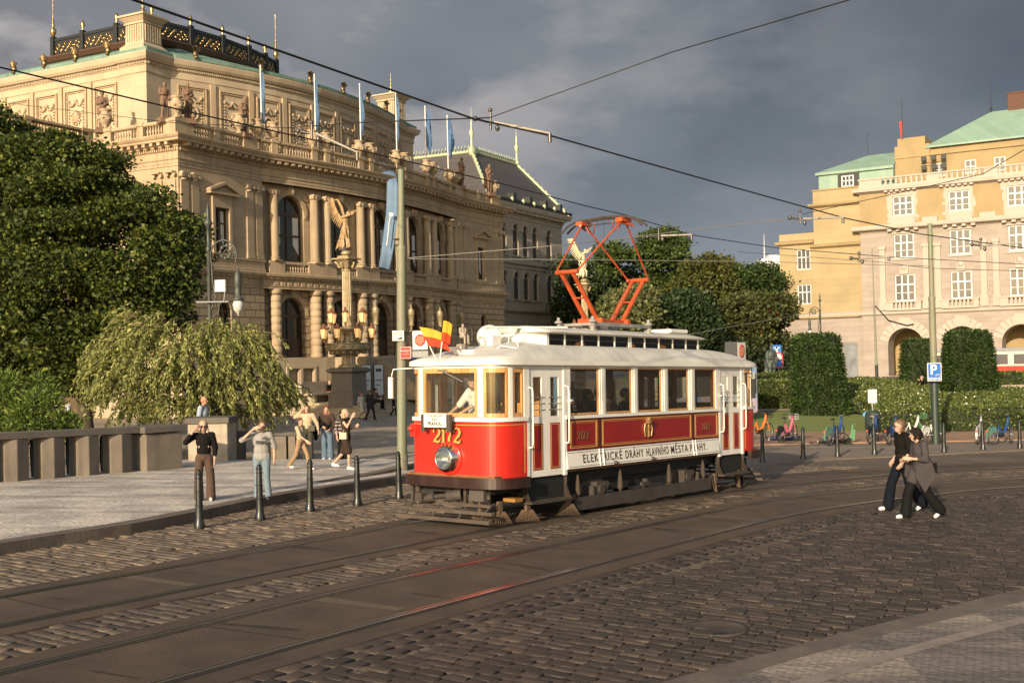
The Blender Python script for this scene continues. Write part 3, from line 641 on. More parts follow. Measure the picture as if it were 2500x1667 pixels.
# --- columns
def colring(x,i=None): return x
def capital(mb,x,y,z,r,w):
    mb.cbox((x,y,z+.42),(w*2.4,w*2.0,.10)); mb.lathe([(r,0),(r*1.12,.05),(r*.98,.12),(r*1.25,.3),(r*1.3,.38)],(x,y,z),10)
    for sx in (-1,1):
        mb.cyl((x+sx*w*1.02,y-w*.98,z+.26),(x+sx*w*1.02,y+w*.3,z+.26),.13,.13,8)
cap=MB()
for k,px_ in enumerate(PAIRS):
    for s_ in (-.58,.58):
        x=px_+s_
        if x<7.3 or x>31.75: continue
        y=WY(x)-.36; b=MB(); c2=MB(); cap=MB()
        b.lathe([(.36,9.3),(.36,9.42),(.33,9.46),(.37,9.52),(.30,9.6),(.30,11),(.27,13.42)],(x,y,0),14,smooth=False)
        b.cbox((x,y,9.34),(.76,.76,.10)); capital(cap,x,y,13.42,.27,.27)
        prof=[(.42,3.1),(.42,3.3),(.36,3.36)]; z=3.4
        while z<7.0: prof+=[(.38,z+.02),(.38,z+.40),(.335,z+.415),(.335,z+.455)]; z+=.47
        prof+=[(.36,7.12),(.44,7.3),(.46,7.5)]
        c2.lathe(prof,(x,y,0),12)
        q=b.build('fluted_column',M_st,RD); cap.build('capital',M_stc,q); c2.build('banded_column',M_st,RD)
# pilasters on the pavilions
for x in (.42,1.3,6.1,6.95,32.1,33.0,38.4,39.2):
    b=MB(); cap=MB(); b.box(x-.30,x+.30,-.10,-.001,9.3,13.5); b.box(x-.34,x+.34,-.14,-.002,9.3,9.6); capital(cap,x,-.0,13.5,.2,.26); q=b.build('pilaster',M_stj,RD); cap.build('capital',M_stc,q)
for y in (.45,1.5,5.6,6.5): b=MB(); cap=MB(); b.box(-.10,-.001,y-.30,y+.30,9.3,13.5); b.box(-.14,-.002,y-.34,y+.34,9.3,9.6); cap.cbox((-.1,y,13.92),(.5,.62,.1)); cap.cyl((-.22,y-.27,13.76),(.02,y-.27,13.76),.13,n=8); cap.cyl((-.22,y+.27,13.76),(.02,y+.27,13.76),.13,n=8); q=b.build('pilaster',M_stj,RD); cap.build('capital',M_stc,q)
# --- arch surrounds, keystones, roundels, pediments
for i in range(5):
    M,L=bayM(i); b=MB(M); kz=MB(M)
    archring(b,L/2,2.4,12.1,12.5,0,t=.30,pr=.09,legs=False); b.box(.95,L/2-1.2,-.10,-.001,12.28,12.5); b.box(L/2+1.2,L-.95,-.10,-.001,12.28,12.5)
    archring(b,L/2,2.35,3.2,5.85,0,t=.28,pr=.06,legs=False)
    kz.cbox((L/2,-.16,13.95),(.34,.3,.5)); kz.ell((L/2,-.32,13.98),(.17,.14,.24),8,6)
    k2=MB(M); k2.cbox((L/2,-.12,7.3),(.4,.3,.5)); k2.build('keystone',M_stc,RD)
    for sx in (-1,1): k3=MB(M); k3.lathe([(.26,0),(.26,.04),(.2,.06),(.17,.03),(.05,.05)],(L/2+sx*1.42,-.02,13.65),10,axis=(0,-1,0)); k3.build('roundel',M_stc,RD)
    q=b.build('arch_surround',M_st,RD); kz.build('keystone',M_stc,q)
def pediment(mb,cx,z,w,y=0,h=.62):
    mb.box(cx-w/2,cx+w/2,y-.42,y-.001,z,z+.13)
    for sx in (-1,1):
        mb.slab([(cx+sx*(w/2+.05),z+.13),(cx,z+h),(cx,z+h+.17),(cx+sx*(w/2+.05),z+.3)] if sx<0 else [(cx,z+h),(cx+(w/2+.05),z+.13),(cx+(w/2+.05),z+.3),(cx,z+h+.17)],y-.46,y-.002)
    mb.slab([(cx-w/2+.1,z+.13),(cx+w/2-.1,z+.13),(cx,z+h-.02)],y-.2,y-.003)
for cx in (3.55,35.5):
    b=MB(); pediment(b,cx,12.95,2.6); b.box(cx-.85,cx+.85,-.12,-.001,12.6,12.95); b.box(cx-.85,cx-.626,-.12,-.001,9.3,12.6); b.box(cx+.626,cx+.85,-.12,-.001,9.3,12.6); b.box(cx-.626,cx+.626,-.12,-.001,12.2,12.6)
    b.box(cx-.95,cx+.95,-.2,-.001,9.3,9.42); b.build('window_surround',M_st,RD)
# --- windows and doors
I4=Matrix.Identity(4)
for cx in (3.55,35.5): archwindow(RD,I4,cx,1.25,9.5,12.2,.22,arch=False,trans=(11.3,))
for cx in (3.75,35.9): archwindow(RD,I4,cx,1.1,4.4,6.0,.3,trans=(),curt=False)
for i in range(5):
    M,L=bayM(i); archwindow(RD,M,L/2,2.4,9.4,12.5,.3,trans=(11.1,),fr=.16); archwindow(RD,M,L/2,2.35,3.1,5.85,.36,kind='door',door=1.25,curt=False,fr=.17)
# --- main entablature
b=MB(); b.sweep([(0,14.28),(.04,14.28),(.04,14.44),(.07,14.45),(.07,14.62),(.14,14.68),(.14,14.74),(.05,14.78),(.05,15.12),(.12,15.16),(.12,15.36),(.2,15.38),(.2,15.60),(.72,15.62),(.74,15.74),(.82,15.8),(.90,15.92),(.90,15.98),(0,16.1)],P_main)
along(P_main,.17,lambda p,d,n:blk(b,p,d,n,.10,.12,.19,15.18,15.35)); along(P_main,.60,lambda p,d,n:blk(b,p,d,n,.24,.2,.66,15.42,15.615)); b.build('main_cornice',M_st,RD)
# --- roof balustrade
def balustrade(mb,P,z,h,piers,solid,step=.22,w=.32):
    """P list of xy points; base and rail follow; piers at distances"""
    pts=mitre(P); mb.sweep([(-w/2,z),(w/2,z),(w/2,z+.22),(w/2-.06,z+.26),(-w/2+.06,z+.26),(-w/2,z+.22)],pts,)
    mb.sweep([(-w/2+.03,z+h-.2),(w/2-.03,z+h-.2),(w/2+.04,z+h-.14),(w/2+.04,z+h),(-w/2-.04,z+h),(-w/2-.04,z+h-.14)],pts)
    s=0
    for i in range(len(P)-1):
        a=Vector(P[i]); c=Vector(P[i+1]); L=(c-a).length; d=(c-a)/L; k=int(L/step)
        for j in range(k):
            q=s+L*(j+.5)/k; p=a+d*(L*(j+.5)/k)
            if any(abs(q-x)<wd for x,wd in piers) : continue
            baluster(mb,p.x,p.y,z+.26,h-.46,1.25)
        for x,wd in piers:
            if s<=x<s+L:
                p=a+d*(x-s); n=Vector((d.y,-d.x)); blk(mb,p,d,n,wd*2,-w/2-.03,w/2+.03,z,z+h-.14); blk(mb,p,d,n,wd*2+.12,-w/2-.1,w/2+.1,z+h-.141,z+h+.05)
        s+=L
bb=MB()
balustrade(bb,[(.25,6.2),(.25,.25)],16.02,1.0,[(.3,.5),(3.2,.22),(5.5,.45)],0)
balustrade(bb,[(.25,.25),(7.0,.25)],16.02,1.0,[(.4,.75),(3.2,.25),(6.2,.65)],0)
bw=[(x,WY(x)-.4) for x in (7.4,8.5,10.2,12.5,14.85,17.2,19.5,21.8,24.15,26.5,28.8,30.5,31.6)]
pr=[]; s=0
for i in range(len(bw)-1):
    L=(Vector(bw[i+1])-Vector(bw[i])).length
    for p in PAIRS:
        for o in (-.6,.6):
            if bw[i][0]<=p+o<bw[i+1][0]: pr.append((s+L*(p+o-bw[i][0])/(bw[i+1][0]-bw[i][0]),.25))
    s+=L
balustrade(bb,bw,16.02,1.0,pr,0)
balustrade(bb,[(31.9,.25),(39.3,.25)],16.02,1.0,[(.5,.7),(3.7,.25),(6.7,.75)],0); balustrade(bb,[(39.3,.3),(39.3,13)],16.02,1.0,[(.4,.5),(5,.3)],0)
balustrade(bb,[(.2,7.3),(-9.2,7.3)],16.15,1.0,[(.3,.4),(4.6,.22),(9.0,.4)],0)
bb.build('roof_balustrade',M_st,RD)
b=MB(); b.box(-9.4,.0,7.15,40,-1.2,15.4); b.box(-9.7,0,6.9,40,15.4,16.1); b.box(0,39.5,.9,40,16.0,16.1); b.box(-12,-9.4,9,40,-1.2,3); b.build('side_wing',M_stj,RD)
# --- attic drum
AY=lambda x: 2.5+(3.0 if x<18 else 2.3)*((x-18)/13.5)**2
AX=3.05
arc=[(x,AY(x)) for x in (5.0,6.5,8.5,10.5,12.5,14.5,16.5,18.5,20.5,22.5,24.5,26.5,28.5,30.4)]
b=MB(); wall=[(AX,40),(AX,5.45),(5.0,5.45)]+arc+[(30.4,AY(30.4)+.0),(30.4,5.0),(32.4,5.0),(32.4,30)]
Pw=mitre([(AX,40),(AX,7.5)]); Pc=mitre([(AX,7.5),(AX-.12,7.5),(AX-.12,5.3),(5.0,5.3),(5.05,5.5)])
Pb=mitre(arc); Pr=mitre([(30.4,4.6),(32.5,4.6),(32.5,30)])
prof=[(0,16.05),(.16,16.05),(.16,16.6),(.05,16.68),(.0,16.75),(0,21.05),(.06,21.1),(.06,21.5),(.12,21.56),(.12,21.75),(.3,21.8),(.42,21.95),(.5,22.2),(.5,22.28),(0,22.4)]
for P in (Pw,Pc,Pb,Pr): b.sweep(prof,P); along(P,.14,lambda p,d,n:blk(b,p,d,n,.08,.12,.2,21.6,21.74))
b.build('attic_wall',mat('pale_sandstone',(.47,.385,.27),rough=.85,var=.3,vscale=.8,vcol=(.40,.32,.22),grime=.2,gcol=(.25,.18,.11),brick=(1.6,.75,.010,.75,.15),bump=.2,bscale=14),RD)
# relief panels: one mesh copied
pm=MB(); 
def frame(mb,w,h,t,y): 
    mb.box(-w/2,-w/2+t,-y,0,0,h); mb.box(w/2-t,w/2,-y,0,0,h); mb.box(-w/2+t,w/2-t,-y,0,h-t,h); mb.box(-w/2+t,w/2-t,-y,0,0,t)
frame(pm,2.0,3.5,.10,.10); frame(pm,1.68,3.18,.05,.05)if 0 else None
for dx,dz in ((0,0),): 
    q=MB(Matrix.Translation((0,0,.16))); frame(q,1.68,3.18,.05,.06); pm.add(q.v,q.f)
def relief(kind):
    r=MB()
    r.v=list(pm.v); r.f=list(pm.f); r.sm=[False]*len(r.f); r.mi=[0]*len(r.f)
    if kind==0:
        rg=[(.40*math.cos(a*PI/8),-.05,1.75+.46*math.sin(a*PI/8)) for a in range(17)]; r.tube(rg,.075,6); r.ell((0,-.05,1.75),(.2,.12,.27),8,6); r.ell((.02,-.06,1.58),(.22,.08,.14),8,5)
    else:
        r.ell((0,-.04,1.75),(.24,.13,.34),8,6)
        for k in range(-3,4): r.cyl((k*.05,-.08,1.4),(k*.16,-.06,2.2-abs(k)*.08),.03,.03,5)
        for k in range(8): a=k*PI/4; r.ell((.33*math.cos(a),-.04,1.5+.25*math.sin(a)),(.1,.08,.1),6,4)
    for sx in (-1,1):
        r.tube([(0,-.05,2.75),(sx*.2,-.07,2.5),(sx*.42,-.05,2.45),(sx*.6,-.05,2.7)],[.05,.08,.08,.04],6); r.ell((sx*.62,-.05,2.75),(.09,.1,.14),6,5)
        for k in range(9): r.ell((sx*(.62+.02*(k%2)),-.04,2.5-.2*k),(.07,.06,.07),6,4)
        r.tube([(0,-.04,.95),(sx*.15,-.06,.8),(sx*.3,-.05,.9),(sx*.38,-.04,.72)],.04,6)
    r.ell((0,-.05,2.78),(.14,.1,.1),8,5)
    return r.mesh('relief_panel',M_stc)
RM=[relief(0),relief(1)]
def panel(x,y,dx,dy,k):
    o=bpy.data.objects.new('relief_panel',RM[k%2]); COL.objects.link(o); o.parent=RD; o.matrix_local=axes((x,y,17.25),Vector((dx,dy,0)),Vector((-dy,dx,0)),Vector((0,0,1)))
for k,yy in enumerate((8.9,11.6,14.3,17.0,19.7,22.4)):
    panel(AX-.01,yy,0,-1,k); b=MB(); b.box(AX-.12,AX-.001,yy+1.2,yy+1.5,16.75,21.05); b.build('attic_pilaster',M_st,RD)
n=9
for k in range(n):
    x=6.3+2.78*k+.0; x2=x+.01; d=Vector((.02,AY(x+.01)-AY(x-.01),0)).normalized(); nrm=Vector((d.y,-d.x)); panel(x+nrm.x*.02,AY(x)+nrm.y*.02,d.x,d.y,k)
    x3=x+1.39; b=MB(); d=Vector((.02,AY(x3+.01)-AY(x3-.01))).normalized(); blk(b,Vector((x3,AY(x3))),d,Vector((d.y,-d.x)),.36,-.05,.12,16.75,21.05); b.build('attic_pilaster',M_st,RD)
# chimneys
def chimney(name,x,y,w,z0,z1):
    b=MB(); k=lambda a,z:(a*w,z)
    for (s0,s1,za,zb) in ((.66,.66,z0,z0+.35),(.66,.5,z0+.35,z0+.6),(.5,.48,z0+.6,z1-.55),(.54,.54,z1-.55,z1-.45),(.48,.7,z1-.45,z1-.12),(.74,.74,z1-.12,z1)):
        b.add([(x+a*s0*w,y+c*s0*w,za) for a,c in ((-1,-1),(1,-1),(1,1),(-1,1))]+[(x+a*s1*w,y+c*s1*w,zb) for a,c in ((-1,-1),(1,-1),(1,1),(-1,1))],[(3,2,1,0),(4,5,6,7),(0,1,5,4),(1,2,6,5),(2,3,7,6),(3,0,4,7)])
    for i in range(7):
        for ax in (0,1):
            t=(i-3)*.13*w
            if ax==0: b.box(x+t-.02,x+t+.02,y-.53*w,y-.47*w,z0+.7,z1-.6)
            else: b.box(x-.53*w,x-.47*w,y+t-.02,y+t+.02,z0+.7,z1-.6)
    b.build(name,MATS['pale_sandstone'],RD)
chimney('chimney',3.75,6.3,1.55,22.4,24.75); chimney('chimney',31.4,6.0,1.7,22.4,25.1)
# copper roof, dark parapet base
b=MB(); eave=[(AX-.35,40)]+[(AX-.35,5.0)]+[(5.0,4.98)]+[(x,y-.4) for x,y in arc]+[(32.8,4.4),(32.8,30)]
up=[(6.1,40),(6.1,8.2)]+[(6.3,8.1)]+[(6.4+(x-5)*.5+(0 if x<30 else 0),8.1-(.7 if 7<x<27 else 0)) for x,y in arc]+[(19.2,9),(19.2,30)]
vs=[(x,y,22.35) for x,y in eave]+[(x,y,22.35+.22) for x,y in eave]+[(x,y,23.95) for x,y in up]; n=len(eave)
b.add(vs,[(i,i+1,n+i+1,n+i) for i in range(n-1)]+[(n+i,n+i+1,2*n+i+1,2*n+i) for i in range(n-1)]); b.build('copper_roof',M_cop,RD)
def railrun(P,z,posts,nm):
    pass
b=MB(); PL=mitre([(6.3,18.0),(6.3,8.0),(11.0,7.2),(15,7.3),(19.3,8.2),(19.3,18)]); b.sweep([(0,23.5),(.0,23.9),(.3,24.05),(.5,24.3),(.5,24.38),(.1,24.42),(-.3,24.42)],PL); b.build('dark_roof_base',M_bro,RD)
b=MB()
PP=[(6.3,17.4),(6.3,14.5),(6.3,11.3),(6.3,8.1),(9.3,7.55),(12.2,7.3),(15.1,7.45),(17.4,7.85),(19.2,8.3)]
for i,(x,y) in enumerate(PP):
    b.box(x-.16,x+.16,y-.16,y+.16,24.4,25.85)
    gl=MB(); gl.lathe([(.05,25.85),(.09,25.95),(.06,26.02),(.15,26.2),(.13,26.38),(.05,26.55),(.01,26.6)],(x,y,0),8); gl.build('gilded_finial',M_gold,RD)
for i in range(len(PP)-1):
    a=Vector(PP[i]);c=Vector(PP[i+1]);d=(c-a).normalized();n=Vector((d.y,-d.x));L=(c-a).length;mid=(a+c)/2
    blk(b,mid,d,n,L-.34,-.06,.06,24.5,24.62); blk(b,mid,d,n,L-.34,-.07,.07,25.5,25.7); blk(b,mid,d,n,L-.34,-.012,.012,24.64,25.48)
    gl=MB()
    for k in range(int(L/.19)):
        q=a+d*(.28+k*.19); 
        if (q-a).length>L-.28: break
        z=24.8+.22*(k%3); R_=.08+.03*(k%2); r=[(q+d*(R_*math.cos(t*PI/4))+n*.03).to_tuple()+(z+R_*math.sin(t*PI/4),) for t in range(8)]
        gl.tube(r,.028,5)
        gl.ell((q.x+n.x*.03,q.y+n.y*.03,24.72+.5*((k*7)%5)/5),(.05,.05,.1),6,4)
    gl.build('gilded_scrollwork',M_gold,RD)
b.build('roof_railing',M_blk,RD)
for x,y,z,h in ((6.3,17.4,25.9,2.1),(19.2,8.3,25.9,2.0),(3.75,6.3,24.75,1.2),(31.4,6.0,25.1,.5)):
    gl=MB(); gl.lathe([(.10,z),(.20,z+.25),(.22,z+.45),(.08,z+.6),(.12,z+.75),(.07,z+.85),(.09,z+1.1),(.04,z+1.2),(.05,z+1.4),(.02,z+1.5),(.012,z+h+1.4)],(x,y,0),8); gl.build('gilded_spike',M_gold,RD)
# shell acroteria above the eaves
ac=MB(); ac.ell((0,0,.22),(.17,.15,.24),8,6); ac.ell((0,-.05,.05),(.13,.12,.12),8,5)
for k in range(-3,4): ac.cyl((0,-.05,.28),(k*.10,-.08,.72-abs(k)*.06),.03,.055,5)
am=ac.mesh('shell_ornament',[mat('bronze_gilded',(.35,.23,.10),rough=.4,metal=.8,var=.9,vscale=7,vcol=(.03,.03,.025))])
for x,y,rz in [(AX-.35,yy,-PI/2) for yy in (8.3,11.2,14.1,17.0,19.9)]+[(x,AY(x)-.4,0) for x in (6.3,11.,15.4,19.2,22.7,25.9,28.6)]:
    o=bpy.data.objects.new('shell_ornament',am); COL.objects.link(o); o.parent=RD; o.location=(x,y,22.5); o.rotation_euler=(0,0,rz); o.scale=(1.15,)*3
# --- entrance stairs
b=MB(); NS=17
for i in range(NS): z=.15+(3.04-.15)*(i+1)/NS; y=-8.4+.30*i; b.box(14.3,25.2,y,-.72,z-.172,z)
b.box(13.2,14.3,-3.6,-.7,-.3,3.07); b.box(9.4,13.2,-3.2,-.752,-.3,3.0)if 0 else None; b.box(25.2,27.4,-4.9,-.7,-.3,3.07); b.box(9.2,32,-2.0,-.72,2.86,3.03) if 0 else None
b.build('entrance_stairs',mat('stair_stone',(.40,.31,.21),rough=.85,var=.4,vscale=1.2,bump=.2),RD)
for i in range(5):
    M,L=bayM(i)
# terrace (setting)
TE=MB(RD.matrix_world if 0 else Matrix.Translation(C0)@Matrix.Rotation(AR,4,'Z'))
for i in range(7): TE.box(9.3-.42*i,60,-5.7-.42*i,1.0,-1.5,.15-.14*i-.0)
TE.build('terrace_steps',mat('terrace_stone',(.43,.34,.23),rough=.85,var=.3,vscale=.8,bump=.2,brick=(1.6,.5,.01,.8,.1)),kind='structure')
# ================================================================ slate-roofed museum behind the hall
MU0=Vector((6.15,135,0)); MU=thing('museum_building','grey-beige arcaded museum with steep dark slate roof and gilded ridge behind the concert hall','building',MU0,AR)
MC=(.43,.365,.285)
M_mu=mat('museum_plaster',MC,rough=.85,var=.25,vscale=.6,brick=(60.,.55,.012,.72,.2),grime=.25,gcol=(.15,.12,.09),bump=.2,bscale=12)
M_mut=mat('museum_trim',(.46,.39,.305),rough=.85,var=.3,vscale=1.,grime=.2,gcol=(.15,.12,.09))
M_slate=mat('slate_tiles',(.085,.075,.072),rough=.5,brick=(.8,.5,.03,.55,.5),var=.3,vscale=1.,vcol=(.085,.078,.075))
M_pg=mat('patinated_gilding',(.55,.55,.33),rough=.5,metal=.25,var=.5,vscale=3,vcol=(.33,.40,.28))
wx=[-14.6,-11.8,-9.45,-7.1,-3.55,-17.5,-20,-22.4,-25]
b=MB(); wallpanel(b,-30,0,13.2,18.,[(x,1.3,13.9,16.75,True) for x in wx],dep=.35); b.add([(0,0,13.2),(0,40,13.2),(0,40,18),(0,0,18)],[(0,1,2,3)])
b.build('upper_wall',M_mu,MU)
b=MB(); wallpanel(b,-30,0,8.0,13.2,[(x,1.3,9.15,11.55,True) for x in wx],dep=.35); wallpanel(b,-30,0,-1,8.0,[(x,1.3,2.0,5.7,True) for x in wx],dep=.35)
b.add([(0,0,-1),(0,40,-1),(0,40,13.2),(0,0,13.2)],[(0,1,2,3)]); b.build('lower_wall',M_mu,MU)
Pm=mitre([(-30,0),(0,0),(0,40)])
b=MB(); 
b.sweep([(0,17.9),(.08,17.95),(.08,18.2),(.2,18.35),(.2,18.75),(.85,18.8),(.95,19.1),(1.0,19.3),(0,19.45)],Pm); along(Pm,.55,lambda p,d,n:blk(b,p,d,n,.22,.2,.75,18.5,18.79)); b.build('main_cornice',M_mut,MU)
b=MB(); b.sweep([(0,12.5),(.1,12.55),(.1,12.9),(.35,13.0),(.4,13.2),(0,13.3)],Pm); b.build('storey_cornice',M_mut,MU)
b=MB(); b.sweep([(0,7.6),(.15,7.7),(.4,7.85),(.45,8.1),(0,8.2)],Pm); b.build('string_course',M_mut,MU)
for x in wx[:6]:
    for zb,zs in ((13.9,16.75),(9.15,11.55),(2.,5.7)):
        b=MB(); archring(b,x,1.3,zs-.3,zs,0,t=.2,pr=.08,legs=False); b.box(x-.95,x+.95,-.2,-.001,zb-.12,zb); b.box(x-1.0,x-.66,-.1,-.001,zs-.12,zs+.04); b.box(x+.66,x+1.,-.1,-.001,zs-.12,zs+.04)
        s_=b.build('window_surround',M_mut,MU); 
        if x in wx[:6]: archwindow(MU,I4,x,1.3,zb,zs,.2,trans=(zb+1.3,),curt=False,fm=mat('grey_window_frame',(.10,.10,.10),rough=.6),fr=.07)

# roof: steep slate mansard with gilded hips
c=MB(); base=[(-18.6,-.7),(.9,-.7),(.9,24),(-18.6,24)]; top=[(-12.2,5.0),(-1.4,5.0),(-1.4,13),(-12.2,13)]
c.add([(x,y,19.3) for x,y in base]+[(x,y,25.7) for x,y in top],[(0,1,5,4),(1,2,6,5),(2,3,7,6),(3,0,4,7),(4,5,6,7)]); c.build('slate_roof',M_slate,MU)
h=MB()
for i in range(4):
    a=Vector((*base[i],19.35)); d=Vector((*top[i],25.75)); h.cyl(a,d,.20,.20,6)
    for k in range(12): p=a.lerp(d,(k+.5)/12); h.ell(p+Vector((0,-.1,.12)),(.10,.10,.14),6,4)
for i in (0,1,3):
    a=Vector((*top[i],25.75)); d=Vector((*top[(i+1)%4],25.75)); h.cyl(a,d,.2,.2,6)
    n=int((d-a).length/.42)
    for k in range(n+1):
        p=a.lerp(d,k/n); h.tube([(p.x-.2,p.y,25.9),(p.x-.12,p.y,26.2),(p.x,p.y,26.0),(p.x+.12,p.y,26.2),(p.x+.2,p.y,25.9)],.05,4); h.cyl((p.x,p.y,25.9),(p.x,p.y,26.5),.05,.03,5)
h.ell((-12.2,4.9,25.7),(.7,.4,.7),8,6)
for x in (-12.2,-1.4): h.lathe([(.3,25.7),(.36,26.1),(.16,26.4),(.14,27.3),(.28,27.7),(.3,27.9),(.12,28.2),(.1,28.9),(.03,29.4),(.02,30.6)],(x,5.0,0),8)
for k in range(6): h.ell((-14.2+2.6*k,-.95,19.75),(.26,.2,.3),6,5)
h.build('gilded_ridge',M_pg,MU)
b=MB(); b.box(-18.6,1.0,-1.0,-.8,19.45,19.7)
for k in range(4): x=-12.8+3.9*k; b.box(x-.25,x+.3,-.55,1.1,19.9,20.6)
b.build('snow_rail_and_dormers',M_blk,MU)
# ================================================================ yellow and travertine faculty building
FAC=math.atan2(-.53,.848); F0=Vector((39.81,130,0)); FA=thing('university_building','yellow and pale travertine four-storey building with arcade, balcony balustrades and green copper roofs','building',F0,FAC)
M_trv=mat('travertine',(.345,.295,.255),rough=.85,var=.35,vscale=1.1,vcol=(.28,.24,.21),grime=.3,gscale=.7,gcol=(.25,.19,.145),brick=(1.6,.55,.012,.74,.3),bump=.35,bscale=9,stretch=(.5,.5,3))
M_trv2=mat('travertine_trim',(.375,.335,.30),rough=.85,var=.35,vscale=1.5,vcol=(.39,.33,.275),grime=.25,gcol=(.25,.19,.145),stretch=(.6,.6,2.5),bump=.2,bscale=9)
M_yel=mat('yellow_render',(.36,.28,.155),rough=.85,var=.18,vscale=.5,brick=(200.,.93,.014,.75,.2),grime=.1,gcol=(.33,.27,.15))
M_yelp=mat('yellow_render_plain',(.32,.24,.125),rough=.85,var=.2,vscale=.5,grime=.15,gcol=(.35,.24,.11))
M_cop2=mat('pale_copper_roof',(.23,.33,.26),rough=.55,var=.25,vscale=.4,vcol=(.19,.31,.25),brick=(1.1,3.5,.03,.75,.2))
M_wfr=mat('white_window_paint',(.62,.62,.61),rough=.5)
M_glf=mat('window_glass_grey',(.10,.10,.10),rough=.08,spec=.9)
NB=4; bx=[4.75+5.95*i for i in range(NB)]; X1=27.
GZ=-.3
# arcade
b=MB(); wallpanel(b,-.1,X1,GZ,6.9,[(x-.1,3.85,GZ,3.2,True) for x in bx],dep=2.6,n=12); b.box(-.1,-.09,.0,9,GZ,6.9); b.build('arcade_wall',M_trv,FA)
for x in bx:
    b=MB(); b.slab([(x-.55,5.15),(x+.35,5.15),(x+.55,6.3),(x-.75,6.3)],-.10,-.001)
    for k in range(-5,6):
        if abs(k)<1: continue
        a=k*.245; c=x-.1; r0=1.94; r1=2.9; 
        b.add([(c+r0*math.sin(a-.1),-.045,3.2+r0*math.cos(a-.1)),(c+r0*math.sin(a+.1),-.045,3.2+r0*math.cos(a+.1)),(c+r1*math.sin(a+.09),-.02,3.2+r1*math.cos(a+.09)),(c+r1*math.sin(a-.09),-.02,3.2+r1*math.cos(a-.09))],[(3,2,1,0)])
    b.build('arch_voussoirs',M_trv2,FA)
b=MB(); b.box(-9.6,X1,4.8,5.0,GZ,6.55); b.box(-9.6,X1,0,5,6.6,6.8); b.build('arcade_back_wall',M_yelp,FA)
b=MB(); b.box(-12,X1,-.5,5,GZ,GZ+.12); b.build('arcade_floor',MATS['terrace_stone'],FA)
for x in (5.9,17.8): archwindow(FA,I4,x,1.8,.2,2.5,4.75,muls=(-.3,.3),trans=(1.4,),curt=False,fm=M_wfr,fr=.1)
b=MB(); b.box(16.6,18.6,4.7,4.79,GZ,2.3); b.build('wooden_door',mat('orange_wood',(.36,.14,.04),rough=.5),FA)
# travertine storeys
def win9(x,z0,z1,w=2.15,y=.12,kind='window'):
    f=MB(); t=.11; h=z1-z0
    f.box(x-w/2,x-w/2+t,y,y+.1,z0,z1); f.box(x+w/2-t,x+w/2,y,y+.1,z0,z1); f.box(x-w/2+t,x+w/2-t,y,y+.1,z0,z0+t); f.box(x-w/2+t,x+w/2-t,y,y+.1,z1-t,z1)
    for m in (-1,1): f.box(x+m*w*.155-.075,x+m*w*.155+.075,y-.02,y+.09,z0+t,z1-t)
    f.box(x-w/2+t,x+w/2-t,y-.015,y+.085,z0+h*.62-.07,z0+h*.62+.07); f.box(x-w/2+t,x+w/2-t,y+.01,y+.08,z0+h*.31-.025,z0+h*.31+.025)
    o=f.build(kind,M_wfr,FA); g=MB(); g.box(x-w/2+.02,x+w/2-.02,y+.05,y+.06,z0+.02,z1-.02); g.build('pane',M_glf,o)
b=MB(); wallpanel(b,0,X1,7.15,16.0,[],y=0) if 0 else None
b=MB(); wallpanel(b,0,X1,7.2,12.0,[(x,2.2,8.15,11.1,False) for x in bx],dep=.25); wallpanel(b,0,X1,12.,16.0,[(x,2.2,12.95,15.62,False) for x in bx],dep=.25); b.add([(0,0,7.2),(0,6,7.2),(0,6,16),(0,0,16)],[(0,3,2,1)]); b.build('travertine_wall',M_trv,FA)
b=MB(); wallpanel(b,0,X1,16.6,20.4,[(x,2.2,17.68,19.85,False) for x in bx],dep=.25); b.add([(0,0,16.6),(0,6,16.6),(0,6,20.4),(0,0,20.4)],[(0,3,2,1)]); b.build('top_storey_wall',M_yelp,FA)
random.seed(5)
for x in bx:
    b=MB()    # toothed travertine surround of top windows
    for s_ in (-1,1):
        z=16.9
        while z<20.3: w=random.choice((.35,.5,.62)); a,c=sorted((x+s_*1.1,x+s_*(1.1+w))); b.box(a,c,-.03,-.001,z,min(z+.37,20.35)); z+=.37
    b.box(x-1.1,x+1.1,-.03,-.001,19.85,20.35); b.box(x-1.35,x+1.35,-.34,-.001,16.75,17.45); b.box(x-1.1,x+1.1,-.03,-.001,17.45,17.68); b.box(x-4.0 if 0 else x+2.1,x+3.7,-.30,-.001,16.72,17.25)
    b.build('window_surround',M_trv2,FA)
    win9(x,17.68,19.85); win9(x,12.95,15.62); win9(x,8.15,11.1)
    b=MB(); b.box(x-1.3,x+1.3,-.12,-.001,12.7,12.93); b.box(x-1.35,x+1.35,-.14,-.001,15.64,15.78); b.box(x-.45,x+.45,-.2,-.001,11.12,12.0); b.ell((x,-.15,11.9),(.4,.2,.35),8,5); b.build('window_dressing',M_trv2,FA)
    # balcony with slots
    b=MB(); b.box(x-2.0,x+1.8,-.55,-.003,7.1,7.35); b.box(x-2.05,x+1.85,-.6,-.003,7.98,8.12); b.box(x-2.0,x-1.2,-.52,-.3,7.35,7.98); b.box(x+1.1,x+1.8,-.52,-.3,7.35,7.98)
    for k in range(6): b.box(x-1.2+.2+k*.41,x-1.2+.2+k*.41+.22,-.52,-.3,7.35,7.98)
    b.build('balcony_balustrade',M_trv2,FA)
    for dx in (-2.35,2.35):
        b=MB(); b.box(x+dx-.42,x+dx+.42,-.28,-.002,7.2,8.4); b.slab([(x+dx-.3,8.4),(x+dx+.3,8.4),(x+dx+.3,14.0),(x+dx-.3,14.0)],-.24,-.002); b.box(x+dx-.40,x+dx+.40,-.34,-.002,14.0,14.35); b.build('giant_pilaster',M_trv2,FA)
Pf=mitre([(-.0,6),(0,0),(X1,0)])
